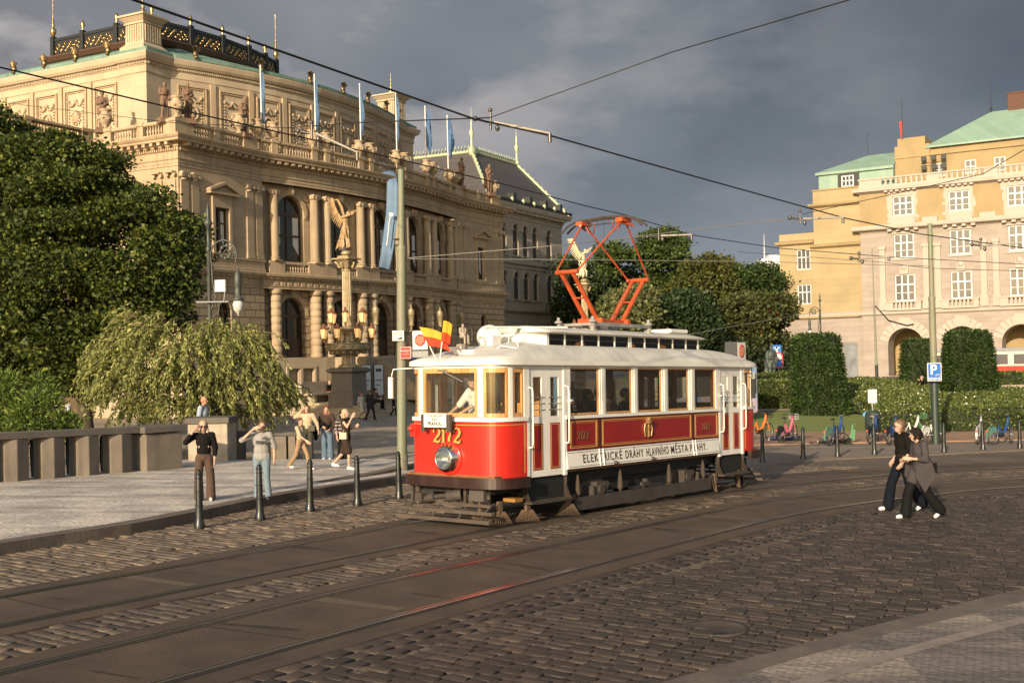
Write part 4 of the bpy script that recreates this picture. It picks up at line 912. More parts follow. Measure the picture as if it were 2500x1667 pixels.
b=MB(); b.sweep([(0,6.6),(.12,6.68),(.25,6.75),(.3,7.05),(0,7.2)],mitre([(-9.6,5),(-9.6,.35),(-.11,.35),(-.11,0),(X1,0)])); b.build('arcade_cornice',M_trv2,FA)
b=MB(); b.sweep([(0,15.95),(.12,16.0),(.12,16.1),(.66,16.2),(.78,16.3),(.8,16.7),(0,16.75)],Pf)
for x in bx:
    for k in range(4): b.box(x-1.6+k*.95,x-1.6+k*.95+.42,-.6,-.01,15.93,16.18)
b.build('middle_cornice',M_trv2,FA)
b=MB(); b.sweep([(0,20.35),(.1,20.4),(.45,20.55),(.6,20.6),(.62,20.95),(.35,21.0),(0,21.05)],Pf)
for x in bx:
    for k in range(6): b.box(x-1.9+k*.62,x-1.9+k*.62+.36,-.45,-.01,20.36,20.56)
b.build('top_cornice',M_trv2,FA)
b=MB(); b.sweep([(-.2,21.0),(.05,21.0),(.05,21.3),(-.2,21.3)],Pf); b.sweep([(-.22,21.95),(.1,21.95),(.1,22.12),(-.22,22.12)],Pf)
b.box(0,2.3,-.0,.18,21.3,21.95)
x=2.3
while x<X1:
    k=((x-2.3)%6.0)
    if k>4.5: b.box(x,x+1.4,0,.18,21.3,21.95); x+=1.5
    else: b.box(x,x+.22,.0,.18,21.3,21.95); x+=.56
b.build('roof_balustrade',M_trv2,FA)
# set-back attic storey and roofs
b=MB(); wallpanel(b,7.4,X1,21,25.2,[(x,1.15,21.9,23.4,False) for x in (8.3,11.6,14.6,17.7,20.8,24.)],y=2.2,dep=.2); b.box(3.6,7.4,1.9,8,21,25.7); b.box(3.9,6.9,2.1,8,25.7,26.6); b.box(7.2,7.4,2.2,8,21,25.2)
b.box(7.4,X1,2.0,2.19,24.35,24.5); b.box(3.5,7.45,1.8,1.9,24.3,24.45); b.build('attic_storey',M_yelp,FA)
for x in (8.3,11.6,14.6,17.7,20.8,24.):
    f=MB(); f.box(x-.57,x+.57,2.3,2.36,21.9,23.4); o=f.build('window',M_glf,FA); f=MB()
    for a,c in ((-.57,-.47),(.47,.57),(-.05,.05)): f.box(x+a,x+c,2.24,2.295,21.9,23.4)
    for a in (21.9,22.6,23.3): f.box(x-.57,x+.57,2.25,2.294,a,a+.1)
    f.build('frame',M_wfr,o)
b=MB(); b.add([(7.0,1.7,25.15),(X1+2,1.7,25.15),(X1+2,1.7,25.35),(7.0,1.7,25.35),(13.2,6.5,29.2),(X1+2,6.5,29.2),(7.0,14,25.35)],[(0,1,2,3),(3,2,5,4),(6,3,4)]); b.build('copper_roof',M_cop2,FA)
b=MB(); b.lathe([(.12,29.1),(.12,29.6),(.03,29.7),(.02,32.6)],(13.2,6.5,0),6); b.lathe([(.03,25.6),(.02,28.4)],(-.2,5.0,0),6); b.lathe([(.05,26.6),(.03,30.8)],(4.6,1.6,0),6)
b.build('roof_spikes',M_blk,FA)
b=MB(); b.box(15.0,17.6,6.3,8,27.5,30.9); b.box(14.9,17.7,6.2,8.1,30.9,31.05); b.build('brick_chimney',mat('chimney_brick',(.12,.06,.045),rough=.9,brick=(.5,.16,.02,.5,.2)),FA)
# yellow wing with mansard pavilion, lower wing
b=MB(); wallpanel(b,-5.45,0,7.2,21.5,[],y=.35); b.add([(-5.45,.35,7.2),(-5.45,8,7.2),(-5.45,8,21.5),(-5.45,.35,21.5)],[(0,3,2,1)]); b.build('yellow_wall',M_yel,FA)
b=MB(); Py=mitre([(-5.45,8),(-5.45,.35),(0,.35)]); b.sweep([(0,19.35),(.1,19.4),(.45,19.6),(.5,19.85),(0,19.9)],Py); b.sweep([(0,14.6),(.1,14.7),(.4,14.85),(.45,15.1),(0,15.2)],Py); b.sweep([(0,21.3),(.1,21.35),(.1,21.5),(0,21.52)],Py); b.build('yellow_cornice',M_yelp,FA)
b=MB(); wallpanel(b,-9.6,-5.45,7.2,11.5,[(-6.75,1.6,8.3,10.6,False)],y=.35,dep=.2); wallpanel(b,-9.6,-5.45,11.5,16.6,[(-6.75,1.6,12.35,14.7,False)],y=.35,dep=.2); b.add([(-9.6,.35,7.2),(-9.6,12,7.2),(-9.6,12,16.6),(-9.6,.35,16.6)],[(0,3,2,1)]); b.build('lower_wing_wall',M_yel,FA)
b=MB(); b.sweep([(0,15.2),(.1,15.25),(.4,15.4),(.45,15.7),(0,15.8)],mitre([(-9.6,12),(-9.6,.35),(-5.45,.35)])); b.build('lower_wing_cornice',M_yelp,FA)
for z0,z1 in ((8.3,10.6),(12.35,14.7)):
    f=MB(); x=-6.75; 
    for a,c in ((-.8,-.7),(.7,.8),(-.3,-.2),(.2,.3)): f.box(x+a,x+c,.47,.55,z0,z1)
    for a in (0,.62,1): zz=z0+(z1-z0-.1)*a; f.box(x-.8,x+.8,.46,.54,zz,zz+.1)
    o=f.build('window',M_wfr,FA); g=MB(); g.box(x-.78,x+.78,.56,.57,z0,z1); g.build('pane',M_glf,o)
b=MB(); wallpanel(b,-9.6,-.1,GZ,6.9,[(-6.0,3.8,GZ,3.1,True)],y=.35,dep=2.6); b.add([(-9.6,.35,GZ),(-9.6,6,GZ),(-9.6,6,6.9),(-9.6,.35,6.9)],[(0,3,2,1)]); b.build('lower_wing_arcade',M_trv,FA)
b=MB(); vs=[(-5.1,.8,21.5),(-.0,.8,21.5),(3.6,.8,21.5),(3.6,9,21.5),(-5.1,9,21.5)]
b.box(-4.9,3.6,1.0,9,21.5,23.25); b.add([(-5.2,.7,23.2),(3.7,.7,23.2),(3.7,9,23.2),(-5.2,9,23.2),(-5.2,.7,23.5),(3.7,.7,23.5),(3.7,9,23.5),(-5.2,9,23.5),(-.2,5,25.6),(3.7,5,25.6)],[(0,1,5,4),(3,0,4,7),(4,5,9,8),(7,4,8)]); b.build('copper_mansard',M_cop2,FA)
b=MB(); b.box(-2.6,-.2,.75,.99,21.55,23.2); b.box(-2.0,-.7,.7,.749,21.7,22.9) if 0 else None; b.build('dormer',M_blk,FA)
f=MB(); 
for a in (-2.15,-1.72,-1.30,-.87): f.box(a,a+.12,.66,.745,21.6,22.85)
for a in (21.6,22.2,22.75): f.box(-2.15,-.75,.67,.744,a,a+.1)
f.build('dormer_window',M_wfr,FA)
# floodlights on a bracket
b=MB(); 
for i in range(3):
    x=6.9+i*1.05
    for z in (22.9,23.9): b.cbox((x,1.2,z),(.5,.35,.5)); b.cyl((x,1.2,z-.5),(x,1.3,z),.03,n=5)
b.cyl((6.6,1.25,23.4),(9.3,1.25,23.4),.03,n=5); b.build('floodlights',M_blk,FA)
for i in range(6):
    pass
# flag on the roof mast
fl=MB(); fl.add([(0,0,0),(.1,.03,-1.6),(.35,.0,-1.5),(.3,-.04,.1)],[(0,1,2,3)]); fl.add([(.3,-.04,.1),(.35,0,-1.5),(.15,.12,-1.9),(.2,.1,-.2)],[(0,1,2,3)])
pw=F0+Matrix.Rotation(FAC,3,'Z')@Vector((4.3,1.55,28.4)); o=fl.build('hanging_flag',mat('flag_red',(.55,.04,.03),rough=.8),None,label='red flag hanging limp from the mast on the yellow building',cat='flag'); o.location=pw
# ================================================================ vintage tram
TH=R(38.4); P0=Vector((-.85,20.4,G(-.85,20.4)))
tu=Vector((math.sin(TH),math.cos(TH),GX*math.sin(TH)+GY*math.cos(TH))).normalized(); tr=Vector((math.cos(TH),-math.sin(TH),0)); tw=tr.cross(tu)
TM=axes(P0,tr,tu,tw)
TR=thing('tram','vintage red and white tram with open clerestory roof, side lettering and orange pantograph','tram',M=TM)
def tp(x,y,z): return TM@Vector((x,y,z))
M_red=mat('tram_red',(.60,.022,.012),rough=.28,coat=.5,var=.12,vscale=2.5)
M_dred=mat('tram_red_shaded',(.26,.008,.008),rough=.3,coat=.5,var=.2,vscale=3)  # same red paint; grazing shade of the sides is put into this colour
M_wht=mat('tram_white',(.74,.71,.65),rough=.38,coat=.2,var=.12,vscale=2.,grime=.15,gscale=1.5,gcol=(.35,.3,.24),fine=.06)
M_rf=mat('tram_roof_grey',(.62,.60,.55),rough=.7,var=.3,vscale=1.6,grime=.5,gscale=1.2,gcol=(.30,.27,.23),bump=.15,bscale=20,fine=.15)
M_wood=mat('varnished_wood',(.62,.34,.13),rough=.35,coat=.4,stretch=(6,6,.8),var=.4,vscale=2.5,vcol=(.38,.18,.06))
M_gl=glassmat('tram_glass',tint=(.96,.97,.95),refl=.05,dirt=.015)
M_gls=glassmat('tram_side_glass',tint=(.60,.60,.57),refl=.06,dirt=.01); M_glc=glassmat('clerestory_glass_dark',tint=(.30,.28,.25),refl=.04,dirt=.0)  # tints stand in for the dim interior behind side and clerestory panes
M_bump=mat('bumper_brown',(.032,.012,.009),rough=.4,coat=.2,var=.4,vscale=4,grime=.4,gscale=3,gcol=(.06,.04,.03))
M_und=mat('underframe_black',(.010,.009,.008),rough=.7,var=.4,vscale=5)
M_rust=mat('dusty_steel',(.06,.047,.037),rough=.75,var=.5,vscale=5,vcol=(.03,.023,.018),bump=.2)
M_plk=mat('dusty_plank',(.062,.043,.030),rough=.8,var=.4,vscale=3,stretch=(1,1,4),fine=.3)
M_chr=mat('chrome',(.78,.73,.68),rough=.12,metal=1.)
M_gld=mat('gold_paint',(.45,.27,.065),rough=.4)
M_org=mat('pantograph_orange',(.48,.085,.02),rough=.45,var=.35,vscale=5,vcol=(.33,.05,.015))
M_ltr=mat('brown_lettering',(.035,.018,.012),rough=.6)
FH=[(0,-.50),(.40,-.495),(.68,-.475),(.90,-.41),(1.02,-.29),(1.07,-.12),(1.085,.10),(1.08,.33)]
FH=[(p.x,p.y) for p in spline(FH,.05)]
FULL=[(-x,y) for x,y in reversed(FH[1:])]+FH          # front outline, left to right
CY_T=4.40
def seg(a,b,src=FH):      # part of the half outline by fraction of length
    L=[0]
    for i in range(1,len(src)): L.append(L[-1]+math.hypot(src[i][0]-src[i-1][0],src[i][1]-src[i-1][1]))
    T=L[-1]
    def at(f):
        s=f*T
        for i in range(1,len(src)):
            if L[i]>=s-1e-9: k=(s-L[i-1])/(L[i]-L[i-1]); return (src[i-1][0]+(src[i][0]-src[i-1][0])*k,src[i-1][1]+(src[i][1]-src[i-1][1])*k)
        return src[-1]
    return [at(a)]+[src[i] for i in range(len(src)) if a+.004<L[i]/T<b-.004]+[at(b)]
def xf(P,sx,rear): return [(sx*x,(2*CY_T-y) if rear else y) for x,y in P]
def vwall(mb,P,z0,z1,th,off=0.):     # vertical wall of thickness th inside polyline P; handles any winding
    pts=mitre(P); c=sum((Vector((p[0],p[1])) for p in P),Vector((0,0)))/len(P); ctr=Vector((0,CY_T))
    m=P[len(P)//2]; q=pts[len(P)//2]; s=1 if (Vector((m[0],m[1]))-Vector((0,min(max(m[1],1.2),7.6)))).dot(Vector((q[2],q[3])))>0 else -1
    pts=[(x,y,nx*s,ny*s) for x,y,nx,ny in pts]; k=len(pts); vs=[]
    for x,y,nx,ny in pts:
        o=(x+nx*off,y+ny*off); i=(x+nx*(off-th),y+ny*(off-th)); vs+=[(*o,z0),(*o,z1),(*i,z1),(*i,z0)]
    fs=[(4*i+j,4*i+4+j,4*i+4+(j+1)%4,4*i+(j+1)%4) for i in range(k-1) for j in range(4)]+[(0,1,2,3),(4*k-1,4*k-2,4*k-3,4*k-4)]
    if s<0: fs=[tuple(reversed(f)) for f in fs]
    mb.add(vs,fs)
# fractions along the half outline: centre window 0-.38, post, medium window .44-.72, post, corner window .77-.97
ZS,ZT=1.86,2.72
for rear in (0,1):
    full=xf(FULL,1,rear)
    b=MB(); vwall(b,full,.84,1.80,.05); b.build('end_panel',M_red,TR)
    b=MB(); vwall(b,xf(seg(0,.985),1,rear)[::-1]+[] ,1.735,1.745,.01,.003); 
    for sx in (-1,1): vwall(b,xf(seg(0,.965),sx,rear),1.735,1.748,.01,.004); vwall(b,xf(seg(.955,.965),sx,rear),.90,1.74,.01,.004)
    b.build('gold_lining',M_gld,TR)
    b=MB(); vwall(b,full,1.80,1.87,.07,.035); b.build('window_sill',M_wht,TR)
    b=MB(); vwall(b,full,ZT,2.80,.06,.0)
    for sx in (-1,1):
        for a,c in ((.375,.44),(.72,.775),(.955,1.0)): vwall(b,xf(seg(a,c),sx,rear),1.87,ZT,.055,.0)
    b.build('end_window_posts',M_wht,TR)
    ctr=xf([(-x,y) for x,y in reversed(seg(0,.375)[1:])]+seg(0,.375),1,rear)
    wins=[ctr]+[xf(seg(a,c),sx,rear) for sx in (-1,1) for a,c in ((.44,.72),(.775,.955))]
    for P in wins:
        n=len(P); b=MB(); L=sum(math.dist(P[i],P[i+1]) for i in range(n-1)); fr=.055 if L<.8 else .07; f=fr/L
        b_=P; vwall(b,P,1.872,1.872+.07,.035,-.01); vwall(b,P,ZT-.08,ZT-.002,.035,-.01)
        vwall(b,seg(0,f,P),1.942,ZT-.08,.035,-.01); vwall(b,seg(1-f,1,P),1.942,ZT-.08,.035,-.01)
        o=b.build('wooden_window_frame',M_wood,TR); g=MB(); vwall(g,P,1.93,ZT-.07,.006,-.028); g.build('pane',M_gl,o)
    b=MB(); vwall(b,[(x*1.04,(y-.04) if not rear else (y+.04)) for x,y in xf([p for p in FULL if p[1]<.32],1,rear)],.665,.845,.10,.10); b.build('bumper',M_bump,TR)
# headlamp
for rear,sg in ((0,-1),(1,1)):
    y=-.47 if not rear else 9.27
    b=MB(); b.lathe([(.30,-.02),(.30,.05),(.28,.07),(.24,.06)],(.0,y,1.16),24,axis=(0,sg,0)); o=b.build('headlamp_housing',M_red,TR)
    b=MB(); b.lathe([(.25,.05),(.25,.085),(.235,.10),(.24,.13),(.215,.15),(.22,.175),(.19,.19),(.185,.20),(.175,.19),(.12,.12),(.05,.07),(.01,.06)],(.0,y,1.16),28,axis=(0,sg,0)); h=b.build('headlamp',M_chr,TR)
    b=MB(); b.lathe([(.186,.188),(.14,.205),(.07,.216),(.005,.22)],(.0,y,1.16),24,axis=(0,sg,0)); b.build('lens',glassmat('lens_glass',refl=.2),h)
    b=MB(); b.ell((.0,y+sg*.10,1.14),(.03,.03,.04),8,6); b.build('bulb',mat('bulb_glass',(.8,.75,.65),rough=.1),h)
# number 2172 built from strokes
def ribbon(mb,path,w,y,th=.012):
    n=len(path); W_=w if isinstance(w,list) else [w]*n
    L=[];Rr=[]
    for i in range(n):
        a=Vector(path[max(i-1,0)]);c=Vector(path[min(i+1,n-1)]); d=(c-a).normalized(); nn_=Vector((-d.y,d.x))*W_[i]/2; p=Vector(path[i]); L.append(p+nn_); Rr.append(p-nn_)
    poly=[(p.x,p.y) for p in L]+[(p.x,p.y) for p in reversed(Rr)]
    vs=[(x,y,z) for x,z in poly]+[(x,y+th,z) for x,z in poly]; k=len(poly)
    fs=[(i,i+1,k-2-i,k-1-i) for i in range(n-1)]; fs=[f for f in fs]; mb.add(vs,fs+[(i,k+i,k+(i+1)%k,(i+1)%k) for i in range(k)])
def digit(mb,ch,x,z,s,y):
    def T(P): return [(x+a*s,z+c*s) for a,c in P]
    if ch=='2':
        P=[(.02,.72),(.08,.90),(.28,1.0),(.48,.90),(.55,.72),(.48,.52),(.30,.34),(.12,.18),(.02,.06)]; ribbon(mb,T(P),[.13*s,.08*s,.08*s,.14*s,.20*s,.18*s,.13*s,.10*s,.08*s],y)
        ribbon(mb,T([(0,.06),(.2,.10),(.42,.04),(.55,.08),(.60,.24)]),[.10*s,.14*s,.14*s,.10*s,.05*s],y); mb.add([(x+(.05+.07*math.cos(a))*s,y-.001,z+(.72+.07*math.sin(a))*s) for a in [k*PI/4 for k in range(8)]],[tuple(range(8))])
    if ch=='1': ribbon(mb,T([(.22,.98),(.22,.5),(.22,.03)]),.18*s,y); ribbon(mb,T([(.02,.78),(.14,.88),(.24,.98)]),.07*s,y); ribbon(mb,T([(.04,.03),(.40,.03)]),.07*s,y)
    if ch=='7': ribbon(mb,T([(.02,.70),(.04,.93),(.2,.98),(.38,.92),(.56,.98)]),[.05*s,.09*s,.13*s,.12*s,.06*s],y); ribbon(mb,T([(.56,.96),(.40,.6),(.28,.3),(.26,.02)]),[.06*s,.12*s,.19*s,.20*s],y)
def number(parent,x,z,s,y,m1,m2,mtx=None):
    for nm,mm,dx,dz,dy in (('number_shadow',m2,.014,-.014,.002),('number',m1,0,0,-.002)):
        b=MB(mtx)
        for ch,xx in zip('2172',(0,.68,1.12,1.78)): digit(b,ch,x+xx*s+dx,z+dz,s,y+dy)
        b.build(nm,mm,parent)
number(TR,-.35,1.425,.265,-.524,M_gld,M_ltr)
# route plate
b=MB(); b.box(-.41,.11,-.70,-.64,1.70,1.94); pl=b.build('route_plate',M_wht,TR)
for x in (-.45,.15): b=MB(); b.cyl((x,-.66,1.62),(x,-.66,1.92),.05,n=10); b.cyl((x,-.45,1.78),(x,-.66,1.78),.02); b.build('plate_bracket',M_rust,TR)
FR=lambda x,y,z: axes((x,y,z),Vector((1,0,0)),Vector((0,0,1)),Vector((0,-1,0)))
text('VYHLÍDKOVÁ',.056,M_ltr,'lettering',pl,FR(-.15,-.703,1.895),.002); text('JÍZDA',.050,M_ltr,'lettering',pl,FR(-.15,-.703,1.835),.002); text('PRAHOU',.088,M_ltr,'lettering',pl,FR(-.15,-.703,1.760),.002,bold=.0015)
# side walls -----------------------------------------------------------------
WN=[(1.64,2.60),(2.81,3.75),(3.96,4.89),(5.12,6.0),(6.24,7.17)]
for sx in (1,-1):
    X=1.08; side=MB
    def bx(mb,xo,xi,y0,y1,z0,z1): mb.box(*(sorted((sx*xo,sx*xi))),y0,y1,z0,z1)
    b=MB(); bx(b,X-.005,X-.05,1.56,7.28,1.20,1.79); o=b.build('side_panel',M_dred,TR)
    b=MB(); bx(b,X+.002,X-.005,1.56,7.28,1.765,1.79); bx(b,X+.002,X-.004,1.56,7.28,1.20,1.225)
    for y in (2.585,6.14): bx(b,X+.006,X-.004,y-.045,y+.045,1.20,1.79)
    b.build('panel_strips',mat('tram_maroon',(.06,.008,.008),rough=.4),TR)
    b=MB()
    for y0,y1 in ((1.62,2.50),(2.67,6.06),(6.22,7.22)):
        for i,w in ((0,.016),(.035,.007)):
            bx(b,X+.0015,X-.004,y0+i,y1-i,1.745-i-w,1.745-i); bx(b,X+.0015,X-.004,y0+i,y1-i,1.245+i,1.245+i+w); bx(b,X+.0015,X-.004,y0+i,y0+i+w,1.245+i+w,1.745-i-w); bx(b,X+.0015,X-.004,y1-i-w,y1-i,1.245+i+w,1.745-i-w)
    b.build('gold_lining',M_gld,TR)
    b=MB(); b.add([(sx*(X+.0),1.50,1.20),(sx*(X+.0),7.26,1.20),(sx*(X+.035),7.26,.88),(sx*(X+.035),1.50,.88),(sx*(X-.04),1.50,1.20),(sx*(X-.04),7.26,1.20),(sx*(X-.02),7.26,.88),(sx*(X-.02),1.5,.88)],[(0,1,2,3) if sx<0 else (3,2,1,0),(4,5,1,0),(3,2,6,7),(0,3,7,4),(1,5,6,2),(4,7,6,5)]); sk=b.build('skirt_board',M_wht,TR)
    b=MB()
    for z,xx in ((1.17,.008),(.91,.036)): b.box(*sorted((sx*(X+xx-.01),sx*(X+xx-.0))),1.53,7.23,z-.004,z+.004)
    for y in (2.60,2.69,6.16,6.25): bx(b,X+.04,X+.0,y-.012,y+.012,.88,1.20) if 0 else None
    b.build('skirt_lining',M_ltr,sk)
    b=MB()
    for y in (2.55,2.68,6.10,6.22): b.cyl((sx*(X+.008),y,1.20),(sx*(X+.042),y,.88),.012,n=6)
    b.build('skirt_straps',M_wht,sk)
    b=MB(); bx(b,X+.03,X-.06,1.48,7.34,1.79,1.85); b.build('window_sill',M_wht,TR)
    b=MB(); bx(b,X,X-.05,1.54,7.30,2.73,2.80)
    es=[1.50]+[v for w in WN for v in w]+[7.32]
    for i in range(0,len(es),2):
        bx(b,X+.0,X-.05,es[i],es[i+1],1.85,2.73)
        if 0<i<len(es)-2: c=(es[i]+es[i+1])/2; bx(b,X+.014,X+.001,c-.05,c+.05,1.85,2.73)
    b.build('window_posts',M_wht,TR)
    for y0,y1 in WN:
        b=MB(); 
        for q in ((y0,y0+.03,1.86,2.73),(y1-.05,y1,1.86,2.73),(y0+.03,y1-.05,1.86,1.89),(y0+.03,y1-.05,2.70,2.73)): bx(b,X-.02,X-.045,*q)
        o=b.build('wooden_window_frame',M_wood,TR); g=MB(); bx(g,X-.03,X-.034,y0+.02,y1-.03,1.88,2.71); g.build('pane',M_gls,o)
    # doors
    for y0,y1 in ((.36,1.48),(7.34,8.44)):
        b=MB(); bx(b,X+.0,X-.06,y0-.03,y0+.05,.78,2.80); bx(b,X+.0,X-.06,y1-.05,y1+.04,.78,2.80); bx(b,X-.01,X-.06,y0+.05,y1-.05,2.70,2.80); b.build('door_frame',M_wht,TR)
        ym=(y0+y1)/2
        for a,c in ((y0+.05,ym-.004),(ym+.004,y1-.05)):
            b=MB(); w=c-a
            bx(b,X-.02,X-.05,a,a+w*.25,.80,2.70); bx(b,X-.02,X-.05,c-w*.25,c,.80,2.70); bx(b,X-.02,X-.05,a+w*.25,c-w*.25,2.56,2.70); bx(b,X-.02,X-.05,a+w*.25,c-w*.25,.80,1.86)
            o=b.build('door_leaf',M_wht,TR)
            g=MB(); bx(g,X-.033,X-.037,a+w*.25,c-w*.25,1.86,2.56); g.build('pane',M_gl,o)
            g=MB(); bx(g,X-.012,X-.02,a+w*.22,c-w*.22,.92,1.74); r_=g.build('door_panel',M_dred,o)
            g=MB()
            for i in (.02,):
                bx(g,X-.009,X-.012,a+w*.22+i,c-w*.22-i,1.74-i-.012,1.74-i); bx(g,X-.009,X-.012,a+w*.22+i,c-w*.22-i,.92+i,.92+i+.012); bx(g,X-.009,X-.012,a+w*.22+i,a+w*.22+i+.012,.92+i+.012,1.74-i-.012); bx(g,X-.009,X-.012,c-w*.22-i-.012,c-w*.22-i,.92+i+.012,1.74-i-.012)
            g.build('gold_lining',M_gld,r_)
            g=MB(); 
            for z in (1.98,2.09,2.20): g.cyl((sx*(X-.01),a+w*.1,z),(sx*(X-.01),c-w*.1,z),.008,n=6)
            g.build('door_bar',M_chr,o)
        for yy,z0,z1 in ((y0+.04,1.32,2.38),(y1+.0,1.35,2.40)):
            g=MB(); g.tube([(sx*(X-.01),yy,z0),(sx*(X+.07),yy,z0+.02),(sx*(X+.08),yy,z0+.1),(sx*(X+.08),yy,z1-.1),(sx*(X+.07),yy,z1-.02),(sx*(X-.01),yy,z1)],.014,8); g.build('grab_rail',M_wht,TR)
        # black well under the door with a step
        b=MB(); bx(b,X-.08,X-.12,y0-.02,y1+.05,.36,.80); b.build('step_well',M_und,TR)
        b=MB(); bx(b,X+.10,X-.16,y0-.03,y1+.06,.345,.385); 
        for y in (y0-.03,y1+.04): b.slabx([(y,.385),(y+.02,.385),(y+.02,.78),(y,.78)],*sorted((sx*(X-.02),sx*(X-.08)))); b.add([(sx*(X+.08),y,.385),(sx*(X-.08),y,.385),(sx*(X-.08),y,.75)],[(0,1,2),(2,1,0)])
        b.build('step',M_plk,TR)
    b=MB(); b.lathe([(.045,-.0),(.06,.03),(.05,.07),(.02,.085)],(sx*X,1.62,2.12),10,axis=(sx,0,0)); b.build('round_side_lamp',M_chr,TR)
    b=MB(); b.lathe([(.045,-.0),(.06,.03),(.05,.07),(.02,.085)],(sx*X,7.36,2.12),10,axis=(sx,0,0)); b.build('round_side_lamp',M_chr,TR)
SD=lambda y,z,x=1.085: axes((x,y,z),Vector((0,1,0)),Vector((0,0,1)),Vector((1,0,0)))
a_=math.atan2(.035,.32); SDk=lambda y,z: axes((1.08+.035*(1.20-z)/.32+.004,y,z),Vector((0,1,0)),Vector((-math.sin(a_),0,math.cos(a_))),Vector((math.cos(a_),0,math.sin(a_))))
M_let=M_ltr
for wd,yy,wid in (('ELEKTRICKÉ',2.66,1.32),('DRÁHY',3.77,.66),('HLAVNÍHO',4.64,.86),('MĚSTA',5.52,.70),('PRAHY.',6.33,.72)):
    t=text(wd,.225,M_let,'lettering',TR,SDk(yy,1.035),.0015,sx=.66,spacing=1.22,bold=.0016)
    ys=[v.co.y for v in t.data.vertices]; k=wid/(max(ys)-min(ys)); c=(max(ys)+min(ys))/2
    for v in t.data.vertices: v.co.y=yy+(v.co.y-c)*k
mtx=axes((1.08,0,0),Vector((0,1,0)),Vector((-1,0,0)),Vector((0,0,1)))
M_dgl=mat('dull_gold',(.14,.05,.02),rough=.5)
number(TR,1.86,1.40,.15,-.004,M_dgl,M_ltr,mtx); number(TR,6.52,1.40,.15,-.004,M_dgl,M_ltr,mtx)
b=MB(mtx)    # city crest
b.slab([(4.20,1.62),(4.19,1.45),(4.23,1.36),(4.30,1.31),(4.37,1.36),(4.41,1.45),(4.40,1.62)],-.02,-.003); b.cyl((4.30,-.02,1.62),(4.30,-.02,1.70),.07,.09,8)
for k in range(-2,3): b.cyl((4.30+.035*k,-.02,1.68),(4.30+.045*k,-.02,1.75),.012,.004,5)
for s_ in (-1,1): b.tube([(4.30+s_*.11,-.015,1.62),(4.30+s_*.15,-.02,1.5),(4.30+s_*.11,-.015,1.36)],.02,6)
b.cyl((4.22,-.03,1.5),(4.38,-.03,1.5),.01,n=5); b.cyl((4.30,-.03,1.36),(4.30,-.03,1.6),.014,n=5); b.build('crest',mat('bronze_crest',(.35,.2,.09),rough=.4,metal=.6),TR)
# roof ------------------------------------------------------------------------
NF=len(FULL)
def loop(off,yc0,hw,bul):
    pass
go=[]
pf=mitre(FULL)
def closed(P): return P+[(x,2*CY_T-y) for x,y in reversed(P)]
outer=closed([(x-(-nx if 0 else -nx)*0+nx*.0,y) for x,y,nx,ny in pf])
def ringxy(t):    # t 0 gutter .. 1 clerestory foot
    out=[]
    for (x,y,nx,ny) in pf:
        ox,oy=x*1.055,y-.06*(1-max(0,min(1,(y+.6)/.9)))
        f=x/1.08; ix=.62*max(-1,min(1,f*1.15)); iy=1.55-.22*(1-(ix/.62)**2)
        if y>.2: pass
        out.append((ox+(ix-ox)*t,oy+(iy-oy)*t,t))
    return closed([(a,c) for a,c,_ in out])
b=MB(); rings=[]; K=7
prof=[(0,2.775),(0,2.845)]+[(t/8.,2.86+.30*(1-(1-t/8.)**1.9)) for t in range(0,9)]
vs=[];n=len(closed([(p[0],p[1]) for p in pf]))
for t,z in prof:
    P=ringxy(t)
    for x,y in P: vs.append((x,y,z+.075*t*max(0,1-(x/.62)**2)))
b.add(vs,[(i*n+j,i*n+(j+1)%n,(i+1)*n+(j+1)%n,(i+1)*n+j) for i in range(len(prof)-1) for j in range(n)],True)
b.add([(x,y,2.776) for x,y in ringxy(0)],[tuple(range(n-1,-1,-1))]) if 0 else None
b.build('lower_roof',M_rf,TR)
b=MB(); vwall(b,[(x*1.056,y-.06*(1-max(0,min(1,(y+.6)/.9)))) for x,y in FULL],2.77,2.85,.03,.012); vwall(b,[(x*1.056,2*CY_T-(y-.06*(1-max(0,min(1,(y+.6)/.9))))) for x,y in FULL],2.77,2.85,.03,.012)
for sx in (-1,1): b.box(*sorted((sx*1.115,sx*1.152)),.33,2*CY_T-.33,2.77,2.85)
b.build('gutter_board',M_wht,TR)
# clerestory
cf=[(x/10*.62,1.55-.22*(1-(x/10)**2)) for x in range(-10,11)]
for rear in (0,1):
    P=[(x,2*CY_T-y) if rear else (x,y) for x,y in cf]; b=MB(); vwall(b,P,3.12,3.40,.03,0); b.build('clerestory_end',M_wht,TR)
for sx in (-1,1):
    b=MB(); xs_=sorted((sx*.60,sx*.63))
    b.box(*xs_,1.55,7.25,3.12,3.155); b.box(*xs_,1.55,7.25,3.37,3.40)
    ys=[1.55+ (7.25-1.55)*k/10 for k in range(11)]
    for k,y in enumerate(ys):
        w=.035 if k not in (0,5,10) else .11; b.box(*xs_,max(1.55,y-w/2),min(7.25,y+w/2),3.155,3.37)
    b.build('clerestory_frame',M_wht,TR)
    g=MB(); g.box(*sorted((sx*.608,sx*.612)),1.6,7.2,3.155,3.37); g.build('clerestory_glass',M_glc,TR)
    g=MB(); g.cyl((sx*.61,1.6,3.265),(sx*.61,7.2,3.265),.012,n=5); g.build('vent_bar',M_rust,TR)
b=MB(); sec=[(-.74,3.385),(-.74,3.415),(-.62,3.45),(-.4,3.50),(-.15,3.53),(.15,3.53),(.4,3.50),(.62,3.45),(.74,3.415),(.74,3.385)]
ys=[1.35,1.55]+[1.55+5.7*k/6 for k in range(1,7)]+[7.45]
vs=[]
